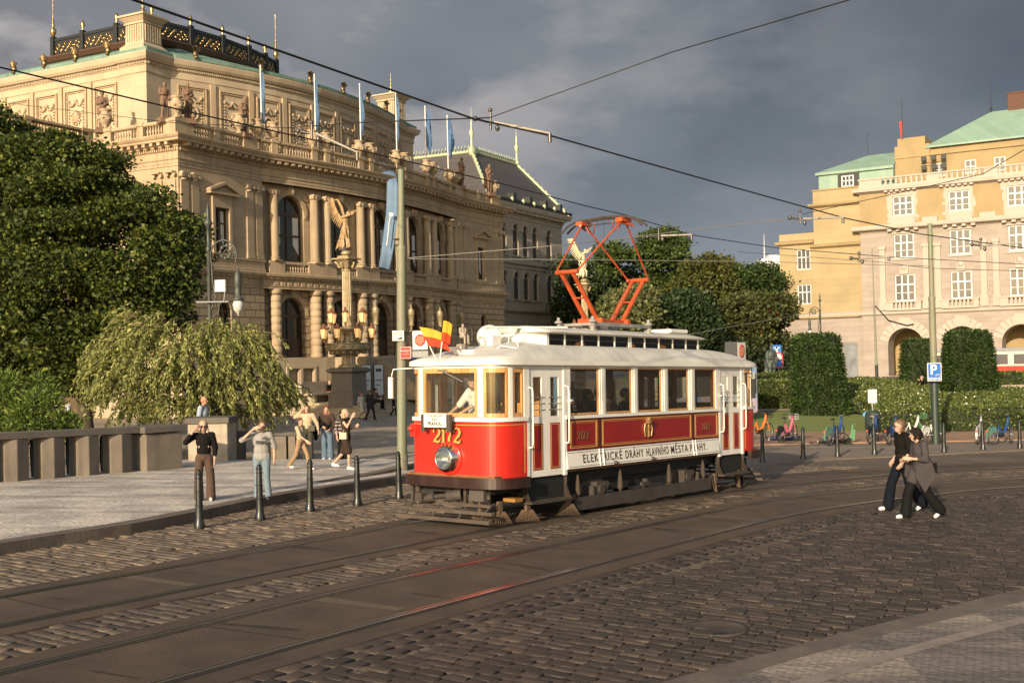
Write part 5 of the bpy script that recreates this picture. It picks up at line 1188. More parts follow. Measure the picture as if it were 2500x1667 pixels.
for i,y in enumerate(ys):
    for x,z in sec:
        yy=y
        if i==0: yy=1.30-.16*(1-(x/.74)**2)
        if i==len(ys)-1: yy=7.5+.16*(1-(x/.74)**2)
        vs.append((x,yy,z-(.03 if i in (0,len(ys)-1) and 3.386<z else 0)))
k=len(sec); b.add(vs,[(i*k+j,(i+1)*k+j,(i+1)*k+(j+1)%k,i*k+(j+1)%k) for i in range(len(ys)-1) for j in range(k)]+[tuple(range(k-1,-1,-1))[::-1],tuple(range((len(ys)-1)*k,len(ys)*k))[::-1]],True); b.build('clerestory_roof',M_rf,TR)
# roof fittings
b=MB(); b.lathe([(.20,-.10),(.22,-.07),(.22,.07),(.20,.10)],(.0,.62,3.30),18,axis=(.9,-.5,0)); b.box(-.14,.18,.5,.74,3.02,3.32); b.build('cable_drum',M_wht,TR)
b=MB(); b.box(-.16,.30,-.18,.02,2.96,3.05); b.box(-.52,-.1,.1,.3,3.0,3.12); b.build('roof_box',M_wht,TR)
b=MB(); b.tube([(.05,-.08,3.05),(.05,-.08,3.36),(.09,-.08,3.42),(.17,-.08,3.42),(.19,-.08,3.36),(.19,-.08,3.2)],.016,6); b.build('hooked_pipe',M_rust,TR)
b=MB(); 
for x in (.2,.62): b.cyl((.42,.72,3.46),(x,.9 if x<.3 else .74,3.05),.012,n=6)
b.cyl((-.1,.62,3.47),(1.2,1.75,3.47),.0,n=5) if 0 else None
b.cyl((.05,.45,3.47),(.62,2.2,3.50),.022,n=8); b.build('trolley_rope_pole',M_wht,TR)
for yy in (.55,1.15):
    b=MB(); b.tube([(.45,yy-.25,3.07),(.50,yy-.22,3.12),(.80,yy+.0,3.06),(.90,yy+.05,2.98),(.92,yy+.06,2.93)],.014,6); b.build('roof_handle',M_wht,TR)
b=MB(); b.cyl((.95,.15,2.965),(.97,1.35,2.965),.017,n=6); b.build('roof_rail',M_wht,TR)
b=MB(); b.cyl((.93,7.4,2.99),(.93,8.6,2.96),.017,n=6); b.build('roof_rail',M_wht,TR)
b=MB(); b.box(-.35,.35,6.5,7.3,3.52,3.62); o=b.build('ventilator_box',M_wht,TR); bev(o,.05,3)
# wiper and window cleaner, red socket, mirror
b=MB(); b.cyl((-.02,-.66,2.68),(.44,-.63,2.48),.014,n=6); b.box(-.10,.12,-.68,-.64,2.66,2.70); b.build('wiper',M_chr,TR)
b=MB(); b.box(-.93,-.80,-.50,-.36,1.52,1.74); b.lathe([(.05,0),(.05,.08),(.03,.1)],(-.86,-.47,1.66),10,axis=(-.4,-.9,0)); b.build('coupling_socket',M_red,TR)
b=MB(); b.tube([(-.98,-.35,2.74),(-1.25,-.6,2.72),(-1.27,-.62,2.6)],.012,6); b.box(-1.32,-1.22,-.66,-.63,2.2,2.58); b.build('side_mirror',M_wht,TR)
b=MB(); b.tube([(1.08,8.5,2.62),(1.24,8.65,2.62),(1.24,8.65,2.52)],.012,6); b.box(1.20,1.30,8.62,8.66,2.05,2.5); b.build('side_mirror',M_blk,TR)
# interior ---------------------------------------------------------------------
M_int=mat('interior_wood',(.22,.10,.04),rough=.5,stretch=(5,5,1),var=.4,vscale=2)
b=MB(); b.box(-1.02,1.02,-.5,9.3,.82,.88); b.build('floor',M_int,TR)
b=MB(); b.box(-1.02,1.02,1.50,7.30,2.79,2.80) if 0 else b.box(-1.02,-.6,.3,8.5,2.80,2.82); b.box(.6,1.02,.3,8.5,2.80,2.82); b.build('ceiling',M_wht,TR)
for y in (1.52,7.26):
    b=MB(); b.box(-1.02,-.36,y,y+.04,.88,1.84); b.box(.36,1.02,y,y+.04,.88,1.84); b.box(-1.02,1.02,y,y+.04,2.55,2.74); b.box(-.56,.56,y,y+.04,2.74,3.1)
    for x,w in ((-1.02,.14),(-.46,.16),(-.06,.07),(.30,.16),(.90,.12)): b.box(x,x+w,y-.01,y+.05,1.84,2.55)
    b.build('bulkhead',M_wood,TR)
for sx in (-1,1):
    b=MB(); b.box(*sorted((sx*.55,sx*1.0)),1.7,7.1,1.26,1.32); b.box(*sorted((sx*.96,sx*1.01)),1.7,7.1,1.32,1.8); b.box(*sorted((sx*.9,sx*1.0)),1.7,7.1,.88,1.26); b.build('bench',M_int,TR)
b=MB(); b.box(-.30,.30,1.53,1.56,.88,1.84); b.box(-.30,-.2,1.53,1.56,1.84,2.55); b.box(.2,.30,1.53,1.56,1.84,2.55); b.build('sliding_door',M_wood,TR)
for ya,yb_ in ((-.1,1.5),(7.3,8.9)):
    b=MB(); b.box(-1.01,-.98,ya,yb_,.88,1.84); b.box(-1.01,-.98,ya,yb_,2.56,2.76)
    for k in range(4): y=ya+(yb_-ya-.2)*k/3; b.box(-1.012,-.975,y,y+.2,1.84,2.56)
    b.build('cab_lining',M_wood,TR)
b=MB(); b.box(-.45,.05,-.42,-.12,.88,1.72); b.lathe([(.2,1.72),(.22,1.78),(.1,1.84),(.02,1.85)],(-.2,-.27,0),14); b.build('controller',M_wood,TR)
for y in (2.2,3.5,5.4,6.7): b=MB(); b.ell((0,y,3.22),(.10,.10,.05),10,6); b.build('ceiling_lamp',mat('warm_lamp_glass',(.8,.5,.2),emit=((1,.42,.12),1.6)),TR)
b=MB(); b.box(-1.0,-.55,1.42,1.5,2.42,2.7) if 0 else None
b=MB(); b.box(1.022,1.026,1.86,2.22,2.34,2.66); wp=b.build('window_notice',mat('notice_card',(.42,.40,.38),rough=.6),TR)
text('Okružní jízdy',.062,mat('notice_red',(.28,.03,.03)),'lettering',wp,SD(2.04,2.55,1.0275),.0005); text('Prahou',.085,M_ltr,'lettering',wp,SD(2.04,2.43,1.0275),.0005)
# underframe ---------------------------------------------------------------------
b=MB(); b.box(-.86,.86,.3,8.5,.62,.82); b.box(-.72,.72,1.9,6.9,.34,.62); b.box(-.8,.8,-.35,.3,.55,.66); b.build('underframe',M_und,TR)
for y in (2.75,6.05):
    for sx in (-1,1):
        b=MB(); b.cyl((sx*.66,y,.41),(sx*.79,y,.41),.40,n=24); b.cyl((sx*.79,y,.41),(sx*.81,y,.41),.30,n=20); b.build('wheel',M_rust,TR)
        b=MB(); b.box(*sorted((sx*.84,sx*.98)),y-.13,y+.13,.3,.56); b.cyl((sx*.98,y,.42),(sx*1.02,y,.42),.09,n=10)
        b.add([(sx*.99,y+.16,.34),(sx*.99,y+.30,.52),(sx*.99,y+.22,.56),(sx*.99,y+.06,.56),(sx*.93,y+.16,.34),(sx*.93,y+.30,.52),(sx*.93,y+.22,.56),(sx*.93,y+.06,.56)],[(0,1,2,3),(7,6,5,4),(0,4,5,1),(1,5,6,2),(2,6,7,3),(3,7,4,0)]); b.build('axle_box',M_rust,TR)
        for dy in (-.72,.72):
            b=MB(); z=.70; b.lathe([(.012,.28),(.03,.30),(.03,.36)]+[v for k in range(5) for v in ((.062-.004*k,.38+.05*k),(.05-.004*k,.40+.05*k),(.062-.004*k,.42+.05*k))]+[(.03,.66),(.02,.76)],(sx*.95,y+dy,.0),10); b.build('suspension_spring',M_plk,TR)
for sx in (-1,1):
    b=MB(); b.box(*sorted((sx*1.00,sx*1.035)),1.86,6.98,.09,.33); 
    for y in (2.5,4.4,6.5): b.box(*sorted((sx*.9,sx*1.0)),y-.03,y+.03,.2,.5)
    b.box(*sorted((sx*1.0,sx*1.06)),4.12,4.42,.38,.45); b.build('guard_board',mat('guard_board_paint',(.05,.041,.034),rough=.7,var=.4,vscale=3),TR)
    b=MB(); b.slabx([(6.98,.34),(7.12,.38),(7.28,.12),(7.20,.06)],*sorted((sx*.95,sx*1.03))); b.build('guard_bracket',M_plk,TR)
M_fpl=mat('fender_plank_paint',(.085,.062,.045),rough=.7,var=.5,vscale=5)
# front gear: fender planks, coupling, brooms
for rear in (0,1):
    S_=lambda y: (2*CY_T-y) if rear else y
    def yb(mb,x0,x1,ya,yb_,z0,z1): mb.box(x0,x1,*sorted((S_(ya),S_(yb_))),z0,z1)
    b=MB(); yb(b,-1.08,1.05,-.70,-.665,.09,.155); b.build('fender_plank',M_fpl,TR); b=MB(); yb(b,-1.08,1.03,-.60,-.57,.225,.285); b.build('fender_plank',M_fpl,TR); b=MB(); yb(b,-.85,.9,-.47,-.44,.34,.39); b.build('fender_plank',M_fpl,TR)
    b=MB()
    for x in (-.9,-.25,.35,.85): b.tube([(x,S_(-.69),.12),(x,S_(-.58),.24),(x,S_(-.45),.34),(x,S_(-.3),.40)],.018,6)
    for x in (-.95,-.8,.3,.45): yb(b,x-.03,x+.03,-.44,-.38,.36,.68)
    b.tube([(-.15,S_(-.35),.66),(-.1,S_(-.4),.44),(.2,S_(-.4),.42),(.22,S_(-.35),.66)],.03,6)
    b.build('fender_frame',M_rust,TR)
    b=MB(); b.cyl((0,S_(-.1),.52),(-.42,S_(-.60),.46),.05,.045,8); b.cyl((-.36,S_(-.54),.46),(-.52,S_(-.72),.42),.08,.07,8); b.cyl((.0,S_(-.55),.50),(.25,S_(-.45),.54),.10,.10,12); b.cbox((-.5,S_(-.70),.48),(.16,.12,.14)); b.build('coupler',M_rust,TR)
    b=MB(); yb(b,.42,.74,-.46,-.36,.44,.64); b.build('relay_box',mat('dark_grey_box',(.07,.06,.055),rough=.6),TR)
    for x,y in ((.55,-.30),(.80,-.1),(.98,.45),(1.02,1.62)):
        b=MB(); b.box(x-.03,x+.03,*sorted((S_(y-.05),S_(y+.05))),.22,.42)
        for k in range(14): a=(k-6.5)*.022; b.cyl((x+a*.4,S_(y+a*.5),.24),(x+a*1.0,S_(y+a*1.2),.03),.010,.006,4,caps=False)
        b.build('broom',mat('broom_bristle',(.10,.065,.04),rough=.9),TR)
b=MB(); b.box(.80,1.06,.0,.22,.41,.47); b.build('yellow_step_edge',mat('ochre_paint',(.26,.13,.03),rough=.5),TR)
# pantograph -----------------------------------------------------------------------
b=MB(); 
for x in (-.42,.42): b.box(x-.04,x+.04,3.35,5.5,3.585,3.655)
for x in (-.42,.42):
    for y in (3.35,5.45): b.lathe([(.07,3.48),(.09,3.50),(.05,3.53),(.09,3.56),(.05,3.585)],(x,y,0),10); b.lathe([(.09,3.655),(.07,3.70),(.03,3.72),(.035,3.77)],(x,y,0),8)
b.box(-.42,.42,3.5,3.58,3.6,3.65); b.box(-.42,.42,5.2,5.28,3.6,3.65); b.build('pantograph_base',mat('grey_enamel',(.30,.29,.27),rough=.5,var=.4,vscale=6),TR)
PG=MB(); PG.box(-.30,.30,3.86,3.96,3.66,3.76); PG.box(-.30,.30,4.84,4.94,3.66,3.76); PG.box(-.2,-.12,3.96,4.84,3.67,3.74); PG.box(.12,.2,3.96,4.84,3.67,3.74); PG.build('pantograph_frame',M_org,TR)
for sy in (-1,1):
    for sx in (-.14,.14):
        b=MB(); b.cyl((sx,4.4+sy*.46,3.72),(sx,4.4+sy*1.30,4.62),.052,.046,12); b.build('lower_arm',M_org,TR)
    b=MB(); b.cyl((-.27,4.4+sy*1.32,4.66),(.27,4.4+sy*1.32,4.66),.045,n=10); b.cyl((-.14,4.4+sy*.9,4.16),(.14,4.4+sy*.9,4.16),.02,n=8); b.build('knee_tube',M_org,TR)
    for sx in (-1,1):
        b=MB(); b.cyl((sx*.26,4.4+sy*1.32,4.68),(sx*.50,4.4+sy*.06,5.78),.020,.018,8); b.build('upper_arm',M_org,TR)
for k in range(1):
    b=MB(); path=[]
    for i in range(120): t=i/119; a=i*1.05; path.append((-.14+.065*math.cos(a),4.4+.52+.62*t+.065*math.sin(a)*.7,3.78+.66*t-.065*math.sin(a)*.6))
    b.tube(path,.010,5); b.build('coil_spring',mat('spring_rust',(.22,.07,.03),rough=.5),TR)
for sy in (-.1,.1):
    b=MB(); b.tube([(-1.0,4.4+sy,5.64),(-.96,4.4+sy,5.68),(-.84,4.4+sy,5.77),(-.66,4.4+sy,5.84),(-.5,4.4+sy,5.86),(0,4.4+sy,5.88),(.5,4.4+sy,5.86),(.66,4.4+sy,5.84),(.84,4.4+sy,5.77),(.96,4.4+sy,5.68),(1.0,4.4+sy,5.64)],.024,8); b.build('contact_bow',M_rust,TR)
for sx in (-1,1):
    b=MB(); b.cbox((sx*.50,4.4,5.79),(.16,.36,.08)); b.cyl((sx*.45,4.2,5.74),(sx*.6,4.6,5.70),.03,n=6); b.tube([(sx*.45,4.4,5.76),(sx*.36,4.4,5.60),(sx*.25,4.4,5.58),(sx*.22,4.4,5.80)],.012,5); b.build('pantograph_head',M_org,TR)
b=MB(); b.cyl((-.5,4.4,5.76),(.5,4.4,5.76),.014,n=6); b.build('head_tie_bar',M_rust,TR)
b=MB(); b.cyl((.08,4.3,5.8),(.06,4.3,3.7),.005,n=4); b.build('pull_rope',M_blk,TR)
# flags on the front of the roof (lie in their socket on the tram)
def flag(name,label,base,tip,cols,w,h,ang):
    d=(Vector(tip)-Vector(base)); f=thing(name,label,'flag',M=TM@Matrix.Translation(base))
    b=MB(); b.cyl((0,0,0),d,.011,.009,6); b.build('pole',M_wht,f)
    dn=d.normalized(); u=Vector((math.cos(ang),math.sin(ang),-.12))
    for k,(m_,a,c) in enumerate(cols):
        b=MB(); n=8; vs=[]
        for i in range(n+1):
            s=i/n
            for t in (a,c): p=d-dn*(h*t)+u*(w*s)+Vector((.02*math.sin(s*7),-.035*math.sin(s*6+1),-.06*s*s)); vs.append(tuple(p))
        b.add(vs,[(2*i,2*i+2,2*i+3,2*i+1) for i in range(n)],True); b.build('flag_cloth',m_,f)
M_fy=mat('flag_yellow',(.72,.42,.04),rough=.8,trans=.35); M_fr=mat('flag_red_cloth',(.62,.06,.02),rough=.8,trans=.35)
flag('small_flag','yellow and red flag spread open on the tram roof, the left one of the pair',(-.12,-.68,2.86),(-.55,-.62,3.46),[(M_fy,0,.5),(M_fr,.5,1)],.44,.42,.2)
flag('small_flag','narrow folded yellow and red flag, the right one of the pair on the tram roof',(-.06,-.66,2.86),(.02,-.62,3.55),[(M_fy,0,.55),(M_fr,.55,1)],.17,.36,.1)
# ================================================================ street props
ORD=['first','second','third','fourth','fifth','sixth','seventh','eighth','ninth','tenth','eleventh','twelfth','thirteenth','fourteenth','fifteenth','sixteenth','seventeenth','eighteenth','nineteenth','twentieth']
RW=Matrix.Translation(C0)@Matrix.Rotation(AR,4,'Z')
def rw(x,y,z): return RW@Vector((x,y,z))
M_bol=mat('bollard_black_green',(.012,.015,.014),rough=.42,coat=.25,var=.3,vscale=6,fine=.1)
def bollard():
    r=thing('bollard','x','bollard')
    b=MB(); b.lathe([(.095,0),(.095,.06),(.080,.10),(.070,.16),(.060,.42),(.050,.86),(.045,.90)],(0,0,0),16); b.build('post',M_bol,r)
    b=MB(); b.lathe([(.050,.895),(.062,.90),(.062,.915),(.050,.925),(.046,.96),(.030,.99),(.008,1.0)],(0,0,0),14); b.build('cap',M_bol,r)
    for z,rr in ((.38,.063),(.62,.057),(.85,.052)): b=MB(); b.lathe([(rr-.008,z-.014),(rr+.012,z-.008),(rr+.012,z+.008),(rr-.008,z+.014)],(0,0,0),16); b.build('collar',M_bol,r)
    return r
B0=bollard(); first=True
LB=[(487,1288,'in front of the fair-haired woman in black'),(635,1268,'in front of the man in the grey hooded top'),(757,1248,'third from the left beside the left kerb'),(873,1233,'fourth from the left beside the left kerb'),(975,1217,'at the foot of the tall green pole by the tram front')]
RBp=[(1862,1128,'just right of the tram, by the orange bicycle'),(1961,1121,'between the pink bicycle and the blue and green bicycle'),(2045,1115,'in front of the blue and green bicycle'),(2135,1110,'in front of the bicycle with the light blue bag'),(2305,1104,'right of the two walkers, near the blue parking sign'),(2400,1098,'in front of the grey bicycle'),(2490,1094,'at the far right in front of a blue bicycle frame')]
for lst,grp in ((LB,'bollards along the left kerb'),(RBp,'bollards along the bicycle parking')):
    for i,(x,y,w) in enumerate(lst):
        o=B0 if first else copy_tree(B0); first=False; o.location=gnd(x,y); o['group']=grp; o['label']='dark ringed bollard '+w; o.rotation_euler=(R(random.uniform(-.6,.6)),R(1.0 if lst is LB and i==2 else random.uniform(-.5,.5)),random.random())
# tram poles -----------------------------------------------------------------
M_pole=mat('pole_green_paint',(.15,.19,.12),rough=.6,var=.5,vscale=2.2,vcol=(.20,.17,.12),streak=.5,grime=.4,gscale=2,gcol=(.06,.06,.045),stretch=(1,1,.4))
M_dpole=mat('pole_dark_green',(.03,.045,.035),rough=.45,var=.3,vscale=3)
def polething(name,label,base,top,segs,mats,group=None):
    """segs: list of (frac0,frac1,r0,r1,mat)"""
    t=thing(name,label,'pole',base,group=group); ax=Vector(top)-Vector(base)
    for k,(a,c,r0,r1,m_) in enumerate(segs):
        b=MB(); b.cyl(ax*a,ax*c,r0,r1,16); 
        if k>0: b.cyl(ax*(a-.004),ax*(a+.012),segs[k-1][3]+.012,segs[k-1][3]+.004,16)
        b.build('pole_section',m_,t)
    return t
pb=gnd(982,1148,KH); pt=atY(979,414,pb.y); H1=(pt-pb).length
PL=polething('tram_wire_pole','tall flaking green pole left of the tram cab, carrying small signs',pb,pt,[(0,.04,.15,.14,M_pole),(.04,.735,.128,.120,M_pole),(.735,1,.088,.078,M_pole)],None)
b=MB()
for z in (.69,.71): b.cyl((0,0,(pt-pb).z*(z+.055)),(0,0,(pt-pb).z*(z+.06)),.10,n=14)
b.build('clamp_band',MATS['dusty_steel'],PL)
rb=gnd(2285,1085,.0); rb=atY(2285,1090,43.0); rb.z=terrain(rb.x,rb.y)-.1; rt_=atY(2270,546,43.0)
PR=polething('tram_wire_pole','tall green pole with a dark foot behind the blue parking sign',rb,rt_,[(0,.345,.15,.135,M_dpole),(.345,.66,.128,.120,M_pole),(.66,1,.092,.085,M_pole)],None)
lb_=atY(2141,925,95); lt_=atY(2129,606,95)
polething('tram_wire_pole','slim green wire pole with a black foot before the travertine wall',lb_,lt_,[(0,.11,.13,.13,M_blk),(.11,.55,.10,.08,M_pole),(.55,1,.05,.035,M_pole)],None)
# wires ------------------------------------------------------------------------
M_wire=mat('wire_dark',(.025,.022,.02),rough=.5,metal=.4); M_wire2=mat('wire_pale',(.28,.26,.23),rough=.5,metal=.3)
def wire(name,label,P,r,m_,sag=0.):
    b=MB(); out=[]
    for i in range(len(P)-1):
        a=Vector(P[i]); c=Vector(P[i+1]); n=8
        for k in range(n): t=k/n; p=a.lerp(c,t); p.z-=sag*4*t*(1-t); out.append(p)
    out.append(Vector(P[-1])); b.tube(out,r,5); return b.build(name,m_,None,label=label,cat='wire')
def ovr(px,py,h):
    d=ray(px,py); t=(h-HC)/(d.z-GX*d.x-GY*d.y); return Vector((d.x*t,d.y*t,d.z*t+HC))
W2=[ovr(*p,5.9) for p in ((150,-75),(325,0),(740,145),(1155,290),(1345,332),(1700,432),(2060,532),(2250,572),(2500,606))]
W1=[ovr(*p,6.0) for p in ((-150,112),(0,165),(480,278),(955,385),(1250,455),(1430,503),(1527,525),(1690,574),(1900,606),(2180,628),(2500,645))]
wire('contact_wire','thick black wire crossing the sky from the top edge over the near track',W2,.013,M_wire)
wire('contact_wire','black wire running across the hall front to the pantograph',W1,.0105,M_wire)
pw1=ovr(1345,298,6.3)
def spanw(label,P,r=.008,m_=None): return wire('span_wire',label,P,r,m_ or M_wire)
a1=ovr(1195,288,5.95)
spanw('thin wire slanting up across open sky to the top edge',[a1,atY(1640,128,14),atY(2075,0,11)],.007)
spanw('thin wire running level across the hall attic',[a1,atY(870,300,19),atY(700,313,24),atY(420,300,34),atY(0,250,50)],.010)
spanw('pale thin wire stretched level from the left green pole to the right',[pb+Vector((0,0,(atY(984,632,pb.y)-pb).z)),atY(1400,634,32),atY(1900,640,38),atY(2275,650,43)],.012,M_wire2)
spanw('pale thin wire rising from the left green pole past the museum',[pb+Vector((0,0,(atY(984,632,pb.y)-pb).z)),atY(1350,600,30),atY(1590,577,34)],.011,M_wire2)
spanw('thin wire from the right wire fitting leftwards over the trees',[ovr(1945,532,6.0),atY(1700,560,30),atY(1500,584,36)],.010,M_wire2)
spanw('dark double wire slanting up to the right edge above the roof balustrade',[atY(1960,523,50),atY(2200,470,45),atY(2400,425,40),atY(2500,366,36)],.014)
spanw('twisted black cable drooping from the slim pole over the arcade',[atY(2137,747,94),atY(2170,783,80),atY(2215,795,70),atY(2230,792,66)],.05)
spanw('thin cable crossing in front of the lower travertine windows',[atY(1800,615,60),atY(2150,640,50),atY(2270,655,43),atY(2500,662,40)],.011)
spanw('thin pale wire low over the hedges, starting behind the pantograph base',[atY(1560,838,40),atY(1800,795,45),atY(2000,760,50)],.010,M_wire2)
# registration arms ---------------------------------------------------------------
M_arm=mat('insulator_grey',(.36,.33,.29),rough=.45,var=.3,vscale=6); M_fit=mat('wire_fitting',(.12,.11,.10),rough=.4,metal=.7)
def arm(label,pts,Y,r=.028):
    r*=.72
    """pts: px of left ball, hinge, far end"""
    t=thing('wire_registration_arm',label,'wire fitting',atY(*pts[1],Y)); o=Vector(t.location); q=[atY(*p,Y)-o for p in pts]
    b=MB(); b.cyl(q[0],q[1],r*.7,r*.7,8); b.ell(q[0],(r*1.7,)*3,8,6); b.build('insulator_stub',M_fit,t)
    b=MB(); b.cyl(q[1]+Vector((.08,0,.0)),q[2],r*.95,r*.7,8); b.build('support_rod',M_arm,t)
    b=MB(); b.cyl(q[1]+Vector((.03,0,-.10)),q[1]+Vector((.03,0,.16)),r*.8,n=6); b.ell(q[1]+Vector((.03,0,.16)),(r*1.4,)*3,8,6); b.ell(q[1]+Vector((.12,0,-.08)),(r*1.5,r,r*2),8,6); b.cyl(q[2],q[2]+Vector((0,0,-.12)),r*1.2,n=6); b.build('clamp',M_fit,t)
arm('largest wire fitting, a pale rod hanging in the sky above the museum roof',[(1160,290),(1192,299),(1342,326)],ovr(1250,310,5.9).y,.030)
arm('pale rod of a wire fitting in front of the hall roof balustrade',[(728,320),(756,326),(872,372)],ovr(800,342,6).y,.030)
arm('wire fitting over the trees right of the pantograph',[(1580,578),(1605,576),(1688,573)],ovr(1640,565,6).y,.04)
arm('wire fitting in front of the upper yellow wall',[(1928,532),(1950,535),(2058,531)],ovr(2000,520,5.9).y,.035)
arm('wire fitting in front of the middle travertine windows',[(2078,630),(2095,632),(2170,627)],ovr(2120,620,6).y,.045)
arm('wire fitting at the right edge between the upper window rows',[(2373,597),(2392,600),(2490,593)],ovr(2430,590,5.9).y,.04)
# signs on the left pole ------------------------------------------------------------
def plate(name,label,cat,px0,py0,px1,py1,Y,m_,yaw=0,th=.02,post=None):
    a=atY((px0+px1)/2,(py0+py1)/2,Y); w=abs(px1-px0)/F_PX*Y; h=abs(py1-py0)/F_PX*Y
    t=thing(name,label,cat,a,yaw); b=MB(); b.box(-w/2,w/2,-th/2,th/2,-h/2,h/2); o=b.build('panel',m_,t); return t,w,h
FV=lambda x,z,y=-.013: axes((x,y,z),Vector((1,0,0)),Vector((0,0,1)),Vector((0,-1,0)))
M_pw=mat('sign_white',(.62,.60,.56),rough=.5); M_pr=mat('sign_red',(.36,.035,.03),rough=.5); M_pbl=mat('sign_blue',(.02,.12,.42),rough=.45); M_tx=mat('sign_text_dark',(.05,.05,.05)); M_fgrey=mat('sign_frame_grey',(.25,.25,.25),rough=.5)
t,w,h=plate('direction_sign','small white plate on the green pole with two lines of print and a dark wedge','sign',958,807,986,832,pb.y-.18,M_pw,.15)
text('MALBA PRAHA',.034,M_tx,'lettering',t,FV(0,.065),.001); text('RUDOLFINUM',.034,M_tx,'lettering',t,FV(0,.02),.001); b=MB(); b.add([(-.05,-.0125,-.095),(.1,-.0125,-.095),(.1,-.0125,-.02)],[(0,1,2)]); b.build('wedge_symbol',M_tx,t)
t,w,h=plate('street_name_sign','red enamel street name plate on the green pole beside the tram roof','sign',976,846,1004,876,pb.y-.17,M_pr,.1)
b=MB(); 
for q in ((-w/2+.01,w/2-.01,h/2-.02,h/2-.01),(-w/2+.01,w/2-.01,-h/2+.01,-h/2+.02),(-w/2+.01,-w/2+.02,-h/2+.02,h/2-.02),(w/2-.02,w/2-.01,-h/2+.02,h/2-.02)): b.box(q[0],q[1],-.012,-.0101,q[2],q[3])
b.build('white_border',M_pw,t); text('MÁNESŮV',.062,M_pw,'lettering',t,FV(0,.045),.001); text('STARÉ MĚSTO',.03,M_pw,'lettering',t,FV(0,-.035),.001)
t,w,h=plate('hanging_tag','narrow white plate hanging on the green pole left of the tram cab','sign',969,0,976,0,pb.y-.2,M_pw) if 0 else (None,0,0)
# kiosk sign with the round emblem (left) and its twin far right
M_dk=mat('dark_grey_panel',(.05,.052,.055),rough=.5)
def emblem_box(label,px0,py0,px1,py1,Y,yaw,depth,post):
    a=atY((px0+px1)/2,py1,Y); w=(px1-px0)/F_PX*Y; h=(py1-py0)/F_PX*Y; t=thing('emblem_sign_box',label,'sign',a,yaw)
    b=MB(); b.box(-w/2,w/2,0,depth,0,h); b.build('case',M_dk,t); b=MB(); b.box(-w/2+.03*w,w/2-.03*w,-.02,-.001,.04*h,.96*h); f=b.build('face',M_pw,t)
    b=MB(); r=w*.33; c=(0,-.024,h*.5); b.lathe([(r,0),(r*1.04,.004),(r*.9,.006)],c,24,axis=(0,-1,0)); e=b.build('red_oval',mat('emblem_red',(.50,.05,.035)),f); e.scale=(1,1,1.12); e.location=(0,0,-h*.06)
    b=MB(); 
    for k in range(18): a_=k*2.4; rr=r*.78*math.sqrt((k+.5)/18); b.ell((rr*math.cos(a_),-.034,h*.5+rr*math.sin(a_)*1.1),(r*.13,.006,r*.10),6,4)
    b.build('gold_heraldry',mat('emblem_gold',(.65,.50,.30)),f)
    b=MB(); b.box(-w*.2,w*.2,.1,depth-.1,-post,-.001); b.box(-w/2,w*.5,.0,depth,-.35*h,-.02); b.build('post',M_fgrey,t); return t
emblem_box('white sign box with a round red and gold emblem beside the tram roof',1007,806,1045,855,34,.05,.25,3.2)
emblem_box('grey sign box with a dim round emblem under the trees',1790,834,1832,880,62,.9,.75,3.0)
# parking sign
t,w,h=plate('parking_sign','blue bicycle parking sign with a big white P','sign',2264,886,2298,930,42.6,M_pw,0,.04)
b=MB(); b.box(-w/2+.025,w/2-.025,-.024,-.0205,-h/2+.025,h/2-.025); b.build('blue_field',M_pbl,t)
text('P',.50,M_pw,'lettering',t,FV(-.04,.07,-.026),.001,bold=.012); text('RÉSERVÉ',.115,M_pw,'lettering',t,FV(0,-.25,-.026),.001,bold=.002)
b=MB(); 
for x in (.06,.18): b.tube([(x+.035*math.cos(a*PI/5),-.026,-.12+.035*math.sin(a*PI/5)) for a in range(11)],.006,4)
b.tube([(.06,-.026,-.12),(.09,-.026,-.07),(.15,-.026,-.07),(.12,-.026,-.12),(.18,-.026,-.12),(.155,-.026,-.06)],.006,4); b.build('bicycle_symbol',M_pw,t)
